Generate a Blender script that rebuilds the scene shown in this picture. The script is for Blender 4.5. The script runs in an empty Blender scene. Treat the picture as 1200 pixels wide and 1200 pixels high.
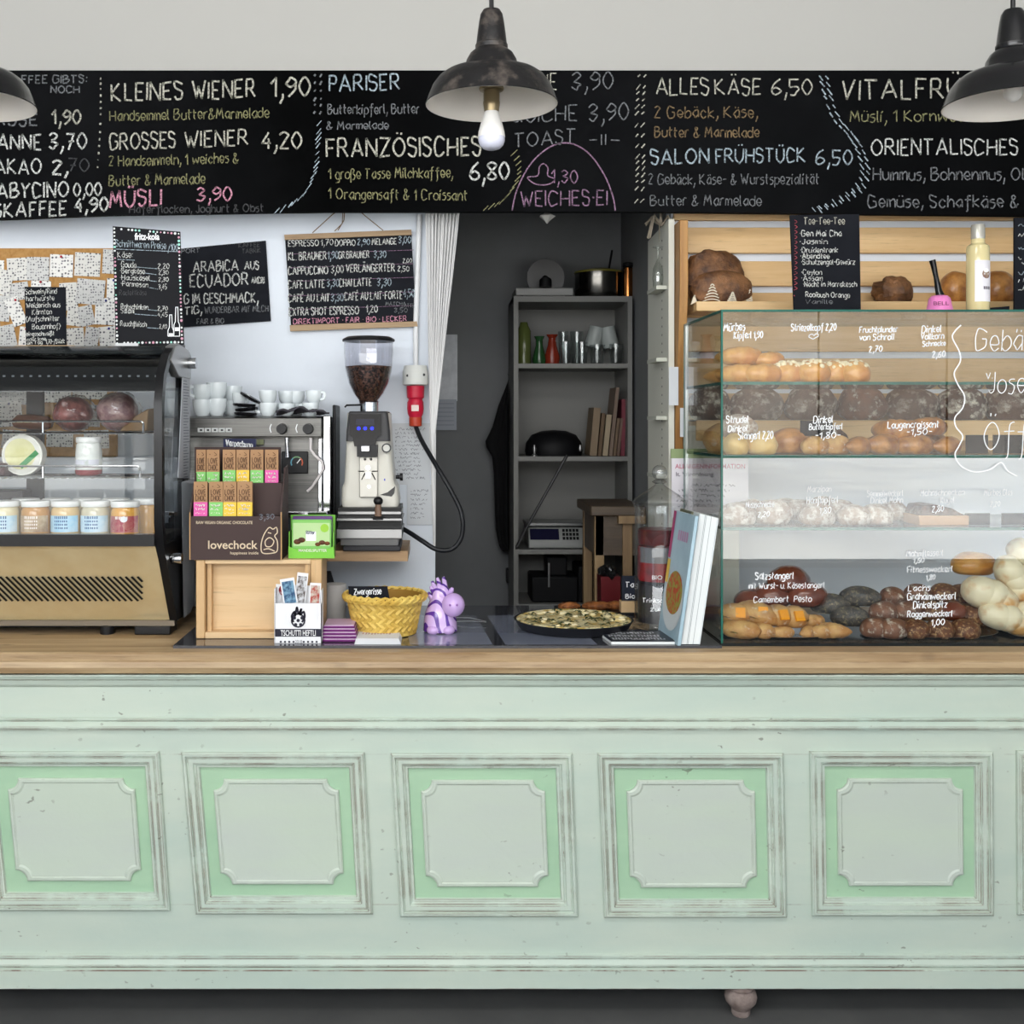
import bpy, bmesh, math, random
from mathutils import Vector, Matrix, noise

# ------------------------------------------------------------------ camera, world, sun, area lights, exposure
S = bpy.context.scene
C = S.collection
F, VX, VY, EYE, CD = 1330.0, 510.0, 495.0, 1.57, 3.0      # focal length (px), vanishing point, eye height, distance to the counter front
cam = bpy.data.objects.new('camera', bpy.data.cameras.new('camera'))
C.objects.link(cam)
cam.location = (0, -CD, EYE)
cam.rotation_euler = (math.pi / 2, 0, 0)
cam.data.sensor_width = 36
cam.data.lens = 36 * F / 1200
cam.data.shift_x = (600 - VX) / 1200
cam.data.shift_y = (VY - 600) / 1200
cam.data.clip_start = 0.05
S.camera = cam
S.view_settings.view_transform = 'Standard'
S.view_settings.look = 'None'
S.view_settings.gamma = 1
S.view_settings.exposure = 0.0
w = bpy.data.worlds.new('sky'); S.world = w
w.use_nodes = True
w.node_tree.nodes['Background'].inputs[0].default_value = (0.80, 0.90, 1.0, 1)
w.node_tree.nodes['Background'].inputs[1].default_value = 2.2
S.cycles.transparent_max_bounces = 24
S.cycles.max_bounces = 8
S.cycles.sample_clamp_indirect = 6

def light(name, typ, loc, target, energy, color=(1, 1, 1), size=(1, 1)):
    l = bpy.data.lights.new(name, typ)
    l.energy = energy; l.color = color
    if typ == 'AREA':
        l.shape = 'RECTANGLE'; l.size, l.size_y = size
    o = bpy.data.objects.new(name, l); C.objects.link(o)
    o.location = loc
    o.rotation_euler = (Vector(target) - Vector(loc)).to_track_quat('-Z', 'Y').to_euler()
    return o
sun = light('sun', 'SUN', (0, 3, 8), (0, -0.4, 0), 28, (1, 0.96, 0.9)); sun.data.angle = 0.02
light('daylight_fill', 'AREA', (-1.2, -4.6, 2.95), (0.1, 0.3, 1.15), 205, (0.96, 0.98, 1.0), (5.0, 1.5))  # added lamp under the ceiling that emulates daylight; no window sits there
light('ceiling_fill', 'AREA', (0.4, -1.9, 3.05), (0.4, -0.5, 0.3), 46, (1.0, 0.98, 0.95), (3.0, 0.6))  # unseen fill lamp, added to lift the overall brightness

# ------------------------------------------------------------------ helpers
def d_(Y): return Y + CD
def X(px, Y): return (px - VX) * d_(Y) / F
def Z(py, Y): return EYE - (py - VY) * d_(Y) / F
def P(px, py, Y): return Vector((X(px, Y), Y, Z(py, Y)))
def M_(n, Y): return n * d_(Y) / F                        # n photo pixels in metres at depth Y

def lin(c):
    return tuple(((v / 255) / 12.92 if v <= 10.3 else (((v / 255) + 0.055) / 1.055) ** 2.4) for v in c) + (1,)

MATS = {}
def node(nt, typ, **kw):
    n = nt.nodes.new(typ)
    for k, v in kw.items():
        if k.startswith('i_'):
            n.inputs[int(k[2:]) if k[2:].isdigit() else k[2:].replace('_', ' ')].default_value = v
        else:
            setattr(n, k, v)
    return n
def ramp(nt, fac, a, b):
    n = node(nt, 'ShaderNodeMapRange', i_1=a, i_2=b); n.clamp = True
    nt.links.new(fac, n.inputs[0]); return n.outputs[0]
def mixc(nt, fac, a, b):
    n = nt.nodes.new('ShaderNodeMix'); n.data_type = 'RGBA'
    for s, v in ((0, fac), (6, a), (7, b)):
        if hasattr(v, 'node'): nt.links.new(v, n.inputs[s])
        else: n.inputs[s].default_value = v
    return n.outputs[2]
def math_(nt, op, a, b=0.0):
    n = node(nt, 'ShaderNodeMath', operation=op)
    for s, v in ((0, a), (1, b)):
        if hasattr(v, 'node'): nt.links.new(v, n.inputs[s])
        else: n.inputs[s].default_value = v
    return n.outputs[0]
def new(name):
    m = bpy.data.materials.new(name); m.use_nodes = True
    return m, m.node_tree, m.node_tree.nodes['Principled BSDF']
def coords(nt, stretch=(1, 1, 1)):
    tc = nt.nodes.new('ShaderNodeTexCoord'); mp = nt.nodes.new('ShaderNodeMapping')
    mp.inputs['Scale'].default_value = stretch
    nt.links.new(tc.outputs['Object'], mp.inputs[0]); return mp.outputs[0]
def noise_(nt, vec, scale, detail=3.0, rough=0.5):
    n = node(nt, 'ShaderNodeTexNoise', i_Scale=scale, i_Detail=detail, i_Roughness=rough)
    nt.links.new(vec, n.inputs['Vector']); return n.outputs[0]

def mat(key, c, rough=0.5, metal=0.0, c2=None, scale=12, thr=(0.35, 0.65), stretch=(1, 1, 1), bump=0.0, bscale=None, spec=0.3, emit=0.0, coat=0.0):
    if key in MATS: return MATS[key]
    m, nt, b = new(key); MATS[key] = m
    b.inputs['Base Color'].default_value = lin(c)
    b.inputs['Roughness'].default_value = rough
    b.inputs['Metallic'].default_value = metal
    b.inputs['Specular IOR Level'].default_value = spec
    b.inputs['Coat Weight'].default_value = coat
    if emit:
        b.inputs['Emission Color'].default_value = lin(c); b.inputs['Emission Strength'].default_value = emit
    if c2 is not None or bump:
        v = coords(nt, stretch)
    if c2 is not None:
        nt.links.new(mixc(nt, ramp(nt, noise_(nt, v, scale, 5, .6), *thr), lin(c), lin(c2)), b.inputs['Base Color'])
    if bump:
        bp = node(nt, 'ShaderNodeBump', i_Strength=bump, i_Distance=0.004)
        nt.links.new(noise_(nt, v, bscale or scale, 4), bp.inputs['Height'])
        nt.links.new(bp.outputs[0], b.inputs['Normal'])
    return m

def wood(key, c, c2, axis=0, scale=1.0, rough=0.55, knots=True):
    if key in MATS: return MATS[key]
    m, nt, b = new(key); MATS[key] = m
    st = [26, 26, 26]; st[axis] = 1.6
    v = coords(nt, tuple(s * scale for s in st))
    g = noise_(nt, v, 1.0, 6, .65)
    f = noise_(nt, coords(nt, tuple(s * scale * 6 for s in st)), 1.0, 3, .6)
    col = mixc(nt, ramp(nt, g, .36, .64), lin(c), lin(c2))
    dark = tuple(int(q * .62) for q in c2)
    col = mixc(nt, math_(nt, 'MULTIPLY', ramp(nt, f, .6, .75), .45), col, lin(dark))
    if knots:
        kst = [9, 9, 9]; kst[axis] = 4
        vo = node(nt, 'ShaderNodeTexVoronoi', i_Scale=1.0)
        nt.links.new(coords(nt, tuple(s * scale for s in kst)), vo.inputs['Vector'])
        k = math_(nt, 'SUBTRACT', 1.0, ramp(nt, vo.outputs[0], .03, .12))
        col = mixc(nt, math_(nt, 'MULTIPLY', k, .6), col, lin(dark))
    nt.links.new(col, b.inputs['Base Color'])
    b.inputs['Roughness'].default_value = rough
    bp = node(nt, 'ShaderNodeBump', i_Strength=.25, i_Distance=0.002)
    nt.links.new(f, bp.inputs['Height']); nt.links.new(bp.outputs[0], b.inputs['Normal'])
    return m

def thin_glass(key, tint=(1, 1, 1), f0=0.045, rough=0.0):
    if key in MATS: return MATS[key]
    m, nt, b = new(key); MATS[key] = m
    nt.nodes.remove(b)
    out = nt.nodes['Material Output']
    tr = node(nt, 'ShaderNodeBsdfTransparent'); tr.inputs[0].default_value = tint + (1,)
    gl = node(nt, 'ShaderNodeBsdfGlossy', i_Roughness=rough)
    lw = node(nt, 'ShaderNodeLayerWeight', i_Blend=.5)
    f = math_(nt, 'ADD', math_(nt, 'MULTIPLY', math_(nt, 'POWER', lw.outputs['Facing'], 4.5), 1 - f0), f0)
    mx = nt.nodes.new('ShaderNodeMixShader')
    nt.links.new(f, mx.inputs[0]); nt.links.new(tr.outputs[0], mx.inputs[1]); nt.links.new(gl.outputs[0], mx.inputs[2])
    nt.links.new(mx.outputs[0], out.inputs[0])
    return m

def paint_worn(key, c, c2, wearc, amount=1.0, r=0.004):
    """Old brushed paint: two close tones, small scratches, and bare wood where edges have been rubbed."""
    m, nt, b = new(key); MATS[key] = m
    v = coords(nt, (1, 1, 1))
    col = mixc(nt, ramp(nt, noise_(nt, coords(nt, (1.2, 3, 5)), 1.6, 4, .6), .35, .65), lin(c), lin(c2))
    fine = noise_(nt, v, 55, 4, .7)
    bev = node(nt, 'ShaderNodeBevel', i_Radius=r); bev.samples = 4
    geo = nt.nodes.new('ShaderNodeNewGeometry')
    dot = node(nt, 'ShaderNodeVectorMath', operation='DOT_PRODUCT')
    nt.links.new(bev.outputs[0], dot.inputs[0]); nt.links.new(geo.outputs['Normal'], dot.inputs[1])
    edge = math_(nt, 'SUBTRACT', 1.0, ramp(nt, dot.outputs['Value'], .88, .998))
    n2 = noise_(nt, coords(nt, (5, 5, 5)), 2.2, 5, .65)
    wear = math_(nt, 'MULTIPLY', math_(nt, 'MULTIPLY', edge, ramp(nt, n2, .40, .56)), .95 * amount)
    col = mixc(nt, wear, col, lin(wearc))
    chips = ramp(nt, noise_(nt, coords(nt, (1, 1, 1.5)), 46, 2, .45), .70, .72)
    patch = ramp(nt, noise_(nt, v, 5, 2, .5), .5, .62)
    col = mixc(nt, math_(nt, 'MULTIPLY', math_(nt, 'MULTIPLY', chips, patch), .6), col, lin((96, 92, 80)))
    nt.links.new(col, b.inputs['Base Color'])
    b.inputs['Roughness'].default_value = .42
    bp = node(nt, 'ShaderNodeBump', i_Strength=.18, i_Distance=0.002)
    nt.links.new(fine, bp.inputs['Height']); nt.links.new(bp.outputs[0], b.inputs['Normal'])
    return m

class MB:
    def __init__(s): s.v = []; s.f = []; s.mi = []; s.cur = 0
    def add(s, vs, fs):
        o = len(s.v); s.v += [tuple(p) for p in vs]
        for f in fs: s.f.append(tuple(i + o for i in f)); s.mi.append(s.cur)
        return s
    def mat(s, i): s.cur = i; return s
    def hexa(s, q):          # eight corners: bottom ring 4, top ring 4
        return s.add(q, [(0, 3, 2, 1), (4, 5, 6, 7), (0, 1, 5, 4), (1, 2, 6, 5), (2, 3, 7, 6), (3, 0, 4, 7)])
    def box(s, x0, x1, y0, y1, z0, z1):
        return s.hexa([(x0, y0, z0), (x1, y0, z0), (x1, y1, z0), (x0, y1, z0), (x0, y0, z1), (x1, y0, z1), (x1, y1, z1), (x0, y1, z1)])
    def quad(s, a, b, c, d): return s.add([a, b, c, d], [(0, 1, 2, 3)])
    def prism(s, poly, y0, y1):          # polygon of (x, z) extruded along y
        n = len(poly)
        vs = [(x, y0, z) for x, z in poly] + [(x, y1, z) for x, z in poly]
        return s.add(vs, [tuple(range(n)), tuple(range(2 * n - 1, n - 1, -1))] + [(i, i + n, (i + 1) % n + n, (i + 1) % n) for i in range(n)])
    def prismx(s, poly, x0, x1):         # polygon of (y, z) extruded along x
        n = len(poly)
        vs = [(x0, y, z) for y, z in poly] + [(x1, y, z) for y, z in poly]
        return s.add(vs, [tuple(range(n)), tuple(range(2 * n - 1, n - 1, -1))] + [(i, i + n, (i + 1) % n + n, (i + 1) % n) for i in range(n)])
    def prismz(s, poly, z0, z1):
        n = len(poly)
        vs = [(x, y, z0) for x, y in poly] + [(x, y, z1) for x, y in poly]
        return s.add(vs, [tuple(range(n)), tuple(range(2 * n - 1, n - 1, -1))] + [(i, i + n, (i + 1) % n + n, (i + 1) % n) for i in range(n)])
    def lathe(s, prof, c=(0, 0, 0), n=28, sx=1.0, sy=1.0, caps=True):
        vs, fs = [], []
        for r, z in prof:
            for k in range(n):
                a = 2 * math.pi * k / n
                vs.append((c[0] + r * sx * math.cos(a), c[1] + r * sy * math.sin(a), c[2] + z))
        for i in range(len(prof) - 1):
            for k in range(n):
                k2 = (k + 1) % n
                fs.append((i * n + k, i * n + k2, (i + 1) * n + k2, (i + 1) * n + k))
        if caps:
            if prof[0][0] > 1e-5: fs.append(tuple(range(n - 1, -1, -1)))
            if prof[-1][0] > 1e-5: fs.append(tuple((len(prof) - 1) * n + k for k in range(n)))
        return s.add(vs, fs)
    def disc_y(s, cx, cz, y0, y1, r, n=24, r2=None):      # short cylinder whose axis is y
        a = [(cx + r * math.cos(2 * math.pi * k / n), cz + r * math.sin(2 * math.pi * k / n)) for k in range(n)]
        r2 = r if r2 is None else r2
        vs = [(x, y1, z) for x, z in a] + [(cx + (x - cx) * r2 / r, y0, cz + (z - cz) * r2 / r) for x, z in a]
        return s.add(vs, [tuple(range(n - 1, -1, -1)), tuple(range(n, 2 * n))] + [(i, (i + 1) % n, (i + 1) % n + n, i + n) for i in range(n)])
    def loft(s, pts, rad, n=10, flat=1.0, closed_ends=True):
        pts = [Vector(p) for p in pts]
        if not hasattr(rad, '__len__'): rad = [rad] * len(pts)
        vs, fs = [], []
        up = Vector((0, 0, 1)); prev = None
        for i, p in enumerate(pts):
            t = (pts[min(i + 1, len(pts) - 1)] - pts[max(i - 1, 0)]).normalized()
            if prev is None:
                u = t.cross(up)
                if u.length < 1e-3: u = t.cross(Vector((1, 0, 0)))
            else:
                u = prev - t * prev.dot(t)
            u.normalize(); prev = u; v = u.cross(t)
            for k in range(n):
                a = 2 * math.pi * k / n
                vs.append(p + u * rad[i] * math.cos(a) + v * rad[i] * flat * math.sin(a))
        for i in range(len(pts) - 1):
            for k in range(n):
                k2 = (k + 1) % n
                fs.append((i * n + k, i * n + k2, (i + 1) * n + k2, (i + 1) * n + k))
        if closed_ends:
            fs.append(tuple(range(n - 1, -1, -1))); fs.append(tuple((len(pts) - 1) * n + k for k in range(n)))
        return s.add(vs, fs)
    def ell(s, c, r, rot=None, nu=20, nv=12, fn=None):
        vs, fs = [], []
        c = Vector(c)
        for j in range(nv + 1):
            th = math.pi * j / nv
            for k in range(nu):
                a = 2 * math.pi * k / nu
                q = Vector((math.sin(th) * math.cos(a), math.sin(th) * math.sin(a), -math.cos(th)))
                m = fn(q) if fn else 1.0
                q = Vector((q.x * r[0], q.y * r[1], q.z * r[2])) * m
                if rot is not None: q = rot @ q
                vs.append(c + q)
        for j in range(nv):
            for k in range(nu):
                k2 = (k + 1) % nu
                fs.append((j * nu + k, j * nu + k2, (j + 1) * nu + k2, (j + 1) * nu + k))
        return s.add(vs, fs)
    def ribbon(s, pts, w, y):            # a flat stroke in the plane y = const, pts are (x, z)
        if len(pts) < 2: return s
        for i in range(1, len(pts) - 1):     # break the stroke at sharp corners
            (ax, az), (bx, bz), (cx, cz) = pts[i - 1], pts[i], pts[i + 1]
            d1, d2 = math.atan2(bz - az, bx - ax), math.atan2(cz - bz, cx - bx)
            if abs((d2 - d1 + math.pi) % (2 * math.pi) - math.pi) > .75:
                e1, e2 = math.hypot(bx - ax, bz - az) or 1e-9, math.hypot(cx - bx, cz - bz) or 1e-9
                k = w * .4
                s.ribbon(list(pts[:i]) + [(bx + (bx - ax) / e1 * k, bz + (bz - az) / e1 * k)], w, y)
                return s.ribbon([(bx - (cx - bx) / e2 * k, bz - (cz - bz) / e2 * k)] + list(pts[i + 1:]), w, y)
        vs, fs = [], []
        for i, p in enumerate(pts):
            a = pts[max(i - 1, 0)]; b = pts[min(i + 1, len(pts) - 1)]
            tx, tz = b[0] - a[0], b[1] - a[1]; L = math.hypot(tx, tz) or 1e-9
            nx, nz = -tz / L * w / 2, tx / L * w / 2
            vs += [(p[0] + nx, y, p[1] + nz), (p[0] - nx, y, p[1] - nz)]
        for i in range(len(pts) - 1):
            fs.append((2 * i, 2 * i + 1, 2 * i + 3, 2 * i + 2))
        return s.add(vs, fs)
    def xform(s, m, start=0):
        for i in range(start, len(s.v)): s.v[i] = tuple(m @ Vector(s.v[i]))
        return s

def wloc(o):
    p = Vector((0, 0, 0))
    while o is not None: p += o.location; o = o.parent
    return p
def smooth_mesh(me, ang):
    me.polygons.foreach_set('use_smooth', [True] * len(me.polygons))
    me.set_sharp_from_angle(angle=math.radians(ang))
def obj(name, mb, mats, parent=None, ang=38, bev=0.0, seg=2, flip=True):
    if not isinstance(mats, (list, tuple)): mats = [mats]
    if parent is not None: org = wloc(parent)
    else:
        xs, ys, zs = zip(*mb.v)
        org = Vector(((min(xs) + max(xs)) / 2, (min(ys) + max(ys)) / 2, min(zs)))
    me = bpy.data.meshes.new(name)
    me.from_pydata([(x - org.x, y - org.y, z - org.z) for x, y, z in mb.v], [], mb.f)
    for m in mats: me.materials.append(m)
    me.polygons.foreach_set('material_index', mb.mi)
    if flip:
        bm = bmesh.new(); bm.from_mesh(me)
        bmesh.ops.remove_doubles(bm, verts=bm.verts, dist=1e-6)
        bmesh.ops.recalc_face_normals(bm, faces=bm.faces)
        bm.to_mesh(me); bm.free()
    me.update()
    smooth_mesh(me, ang)
    o = bpy.data.objects.new(name, me); C.objects.link(o)
    if parent is not None: o.parent = parent
    else: o.location = org
    if bev:
        md = o.modifiers.new('bevel', 'BEVEL'); md.width = bev; md.segments = seg; md.limit_method = 'ANGLE'
        md.angle_limit = math.radians(40)
    return o
def tag(o, label, cat, group=None, kind=None):
    o['label'] = label; o['category'] = cat
    if group: o['group'] = group
    if kind: o['kind'] = kind
    return o
def thing(name, label, cat, loc, group=None):
    o = bpy.data.objects.new(name, None); C.objects.link(o)
    o.empty_display_size = .05
    o.location = loc
    return tag(o, label, cat, group)
def struct(name, mb, m, parent=None, **kw):
    o = obj(name, mb, m, parent, **kw)
    if parent is None: o['kind'] = 'structure'
    return o
def dup(root, loc, rot=None, label=None, scale=None):
    r = root.copy(); C.objects.link(r); r.location = loc
    if rot is not None: r.rotation_euler = rot if hasattr(rot, '__len__') else (0, 0, rot)
    if label: r['label'] = label
    if scale is not None: r.scale = scale if hasattr(scale, '__len__') else (scale,) * 3
    for ch in list(root.children):
        c = ch.copy(); C.objects.link(c); c.parent = r
        for g in list(ch.children):
            q = g.copy(); C.objects.link(q); q.parent = c
    return r

# ------------------------------------------------------------------ handwriting: single-stroke letters (grid: baseline 2, x-height 6, capitals 8)
G = {
'A': '02 38 62|14 54', 'B': '02 08|~08 38 47 36 05|~05 45 54 43 32 02', 'C': '~57 38 18 06 04 12 32 53', 'D': '02 08|~08 38 56 54 32 02',
'E': '48 08 02 42|05 35', 'F': '48 08 02|05 35', 'G': '~57 38 18 06 04 12 32 53 55|55 35', 'H': '02 08|52 58|05 55', 'I': '02 08',
'J': '~38 33 22 12 03', 'K': '02 08|48 05 52', 'L': '08 02 42', 'M': '02 18 34 58 62', 'N': '02 08 52 58', 'O': '~38 17 05 13 32 53 65 57 38',
'P': '02 08|~08 38 47 46 35 05', 'Q': '~38 17 05 13 32 53 65 57 38|44 62', 'R': '02 08|~08 38 47 46 35 05|25 52', 'S': '~47 28 08 06 35 44 32 12 03',
'T': '08 58|28 22', 'U': '~08 04 22 32 54 58', 'V': '08 22 58', 'W': '08 22 36 52 78', 'X': '08 52|58 02', 'Y': '08 25 58|25 22', 'Z': '08 58 02 52',
'0': '~28 06 04 22 44 46 28', '1': '06 28 22', '2': '~07 28 47 36 02|02 42', '3': '~07 28 47 36 15|~15 44 33 22 03', '4': '38 04 44|36 32', '5': '48 08 05|~05 35 44 33 22 02',
'6': '~48 16 03 22 43 44 25 04', '7': '08 48 12|15 45', '8': '~25 07 28 47 25 03 22 43 25', '9': '~46 25 06 17 28 47 46|~46 44 12',
'a': '~46 26 04 13 22 44|46 42', 'b': '~08 02|~04 26 45 43 22 03', 'c': '~45 26 04 22 43', 'd': '48 42|~45 26 05 03 22 43', 'e': '~04 44 36 16 04 22 43',
'f': '~48 38 27 21 10|06 46', 'g': '~45 26 04 22 43|~46 41 20 00', 'h': '08 02|~04 26 45 42', 'i': '06 02|07 18', 'j': '~16 11 00|17 28', 'k': '08 02|46 04 42', 'l': '~08 03 12',
'm': '06 02|~05 16 25 22|~25 46 55 52', 'n': '06 02|~04 26 45 42', 'o': '~26 05 03 22 43 45 26', 'p': '06 00|~05 26 45 43 22 03', 'q': '46 40|~45 26 04 22 43',
'r': '06 02|~04 16 36', 's': '~36 16 05 34 22 02', 't': '18 13 22|06 36', 'u': '~06 03 22 43|46 42', 'v': '06 22 46', 'w': '06 12 35 52 66', 'x': '06 42|46 02', 'y': '06 23|46 10', 'z': '06 46 02 42',
'ß': '~00 07 28 37 25 44 32 12', ',': '~13 12 00', '.': '02 12', '-': '05 35', '&': '~54 22 03 15 37 28 17 42', ':': '03 13|06 16', '/': '00 48', '(': '~28 06 04 21', ')': '~08 26 24 01',
'+': '05 45|27 23', '*': '16 34|36 14|27 23', '!': '08 04|02 12', '·': '05 15', "'": '08 07', '~': '~04 15 34 45', '_': '02 62', '<': '32 05 07 18 28 36 48 58 67 65 32', '°': '~18 07 16 27 18',
}
UML = {'Ä': 'A', 'Ö': 'O', 'Ü': 'U', 'ä': 'a', 'ö': 'o', 'ü': 'u', 'É': 'E', 'é': 'e'}
ADV = {'I': 2, 'i': 1.6, 'l': 2, '.': 2, ',': 2.2, ':': 2.4, '1': 3.4, ' ': 3.2, 'M': 7.8, 'W': 8.8, 'm': 7, 'w': 7.6, 'j': 3, 'r': 4.2, 't': 4, '·': 2, '(': 3, ')': 3, "'": 1.5, 's': 4.6, 'J': 5}
def smooth_pts(p, n=4):
    if len(p) < 3: return p
    out = []
    for i in range(len(p) - 1):
        p0 = p[max(i - 1, 0)]; p1 = p[i]; p2 = p[i + 1]; p3 = p[min(i + 2, len(p) - 1)]
        if i == 0 and p[0] == p[-1]: p0 = p[-2]
        if i == len(p) - 2 and p[0] == p[-1]: p3 = p[1]
        for k in range(n):
            t = k / n
            out.append(tuple(.5 * (2 * b + (c - a) * t + (2 * a - 5 * b + 4 * c - e) * t * t + (3 * b - a - 3 * c + e) * t ** 3) for a, b, c, e in zip(p0, p1, p2, p3)))
    out.append(p[-1]); return out
rng = random.Random(7)
def write(mb, s, x0, x1, base, h, Y, w=2.0, rise=0.0, jit=0.22, slant=0.0, off=0.0016, n=4):
    """Write s between photo columns x0..x1 on photo row base (rise = rows climbed over the line) in the plane y = Y."""
    adv = []
    for ch in s:
        k = UML.get(ch, ch)
        gl = G.get(k)
        adv.append(max(int(q[0]) for st in gl.split('|') for q in st.lstrip('~').split()) + (1.9 if k.isupper() or k.isdigit() else 1.5) if gl else 3.2)
    tot = sum(adv) - 1.0
    sx = (x1 - x0) / tot; sy = h / 6.0
    cx = 0
    for ch, ad in zip(s, adv):
        k = UML.get(ch, ch)
        g = G.get(k)
        strokes = []
        if g:
            for st in g.split('|'):
                sm = st.startswith('~')
                pts = [(float(q[0]), float(q[1]) - 2) for q in st.lstrip('~').split()]
                strokes.append((sm, pts))
            if ch in 'ÄÖÜ': strokes += [(False, [(2.0, 7.2), (2.1, 7.9)]), (False, [(4.0, 7.2), (4.1, 7.9)])]
            elif ch in 'äöü': strokes += [(False, [(1.2, 5.2), (1.3, 5.9)]), (False, [(3.2, 5.2), (3.3, 5.9)])]
            elif ch in 'Éé': strokes += [(False, [(1.4, 6.7), (3.0, 7.8)])]
        dy = rng.uniform(-jit, jit)
        for sm, pts in strokes:
            pts = [(x + rng.uniform(-jit, jit), y + rng.uniform(-jit, jit) + dy) for x, y in pts] if pts[0] != pts[-1] else pts
            if sm: pts = smooth_pts(pts, n)
            q = []
            for x, y in pts:
                px = x0 + (cx + x + y * slant) * sx
                py = base - y * sy - rise * (px - x0) / max(x1 - x0, 1e-6)
                q.append((X(px, Y), Z(py, Y)))
            mb.ribbon(q, M_(w, Y), Y - off)
        cx += ad
    return mb
def line(mb, pts, Y, w=1.5, off=0.0016, sm=True, n=5):
    if sm: pts = smooth_pts([tuple(map(float, p)) for p in pts], n)
    return mb.ribbon([(X(a, Y), Z(b, Y)) for a, b in pts], M_(w, Y), Y - off)
def scribble(mb, x0, x1, base, h, Y, w=1.0, off=0.0016):
    """A line of handwriting too small to read."""
    x = x0; pts = []
    while x < x1:
        pts.append((x, base - rng.choice((0, .1, .6, .7, 1.0)) * h)); x += h * rng.uniform(.22, .42)
        if rng.random() < .16:
            line(mb, pts, Y, w, off, False); pts = []; x += h * .5
    return line(mb, pts, Y, w, off, False)
def printed(mb, s, x0, x1, base, h, Y, off=0.0016, bold=0.0, shear=0.0):
    """Printed sans lettering fitted to a photo box, in the plane y = Y."""
    cu = bpy.data.curves.new('lettering', 'FONT'); cu.body = s; cu.offset = bold; cu.resolution_u = 3; cu.shear = shear
    o = bpy.data.objects.new('lettering', cu); C.objects.link(o)
    dg = bpy.context.evaluated_depsgraph_get(); me = o.evaluated_get(dg).to_mesh()
    vs = [v.co.copy() for v in me.vertices]; fs = [tuple(p.vertices) for p in me.polygons]
    o.evaluated_get(dg).to_mesh_clear()
    bpy.data.objects.remove(o); bpy.data.curves.remove(cu)
    a = min(v.x for v in vs); b = max(v.x for v in vs); t = max(v.y for v in vs if True); lo = 0.0
    cap = 0.729
    out = []
    for v in vs:
        px = x0 + (v.x - a) / (b - a) * (x1 - x0); py = base - v.y / cap * h
        out.append((X(px, Y), Y - off, Z(py, Y)))
    return mb.add(out, fs)
# ------------------------------------------------------------------ materials
WHITE = mat('white_wall', (224, 231, 240), .7, c2=(218, 225, 234), scale=3, bump=.08, bscale=60)
UPPER = mat('upper_wall', (176, 175, 171), .8)
CEIL = mat('ceiling_paint', (225, 225, 222), .8)
DIM = mat('passage_wall_shaded', (122, 124, 126), .8, c2=(112, 114, 115), scale=2)  # white walls in grey: the back room's shade is put into the colour
FLOOR = mat('floor_linoleum', (92, 92, 91), .6, c2=(82, 82, 82), scale=4)
BOARD = mat('blackboard', (10, 11, 13), .85, spec=.08, c2=(19, 20, 22), scale=5, thr=(.4, .8))
BOARD2 = mat('small_blackboard', (20, 22, 28), .7, spec=.1, c2=(28, 30, 36), scale=9)
def chalk(key, c, k=.34):
    m, nt, b = new('chalk_' + key)
    v = coords(nt)
    nt.links.new(mixc(nt, ramp(nt, noise_(nt, v, 300, 3, .7), .38, .56), lin(tuple(int(q * k) for q in c)), lin(c)), b.inputs['Base Color'])
    b.inputs['Roughness'].default_value = .9
    return m
CH = {k: chalk(k, c) for k, c in dict(white=(214, 216, 212), cream=(196, 194, 180), yellow=(142, 140, 100), blue=(168, 184, 194), pink=(214, 150, 172), mauve=(152, 118, 146), grey=(122, 125, 129), orange=(134, 112, 80), dim=(72, 73, 76), red=(180, 80, 92)).items()}
PEN = mat('white_pen', (244, 246, 248), .6)
BLACKP = mat('black_plastic', (24, 24, 26), .4)
BLACKM = mat('black_metal', (28, 28, 30), .45)
CHROME = mat('chrome', (215, 217, 220), .12, 1.0)
STEEL = mat('brushed_steel', (118, 117, 114), .36, 1.0, c2=(98, 98, 96), scale=4, stretch=(1, 20, 60))
PORC = mat('porcelain', (222, 230, 233), .15, coat=.3)
PAPER = mat('paper', (228, 228, 228), .8)
PINE = wood('pine_boards', (226, 192, 142), (212, 174, 120), 0, 1.0, .5)
PINED = wood('pine_upright', (178, 132, 72), (150, 104, 52), 2, 1.0, .5)
OAK = wood('worktop_wood', (190, 165, 128), (150, 122, 88), 0, 1.0, .45)
CRATEW = wood('crate_wood', (218, 188, 146), (208, 174, 128), 0, .5, .5, False)
CRATEV = wood('crate_wood_upright', (212, 178, 132), (198, 160, 112), 2, .5, .5, False)
GLASS = thin_glass('clear_glass')
GEDGE = mat('glass_edge', (24, 82, 72), .15, c2=(40, 104, 92), scale=3)
GREEN = paint_worn('paint_pale_green', (197, 208, 194), (187, 202, 190), (116, 88, 74), 1.1)
GREENF = paint_worn('paint_green_field', (172, 204, 172), (163, 197, 166), (120, 110, 84), .5)
GREENP = paint_worn('paint_panel', (196, 208, 192), (194, 203, 193), (140, 140, 130), .7)

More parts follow.
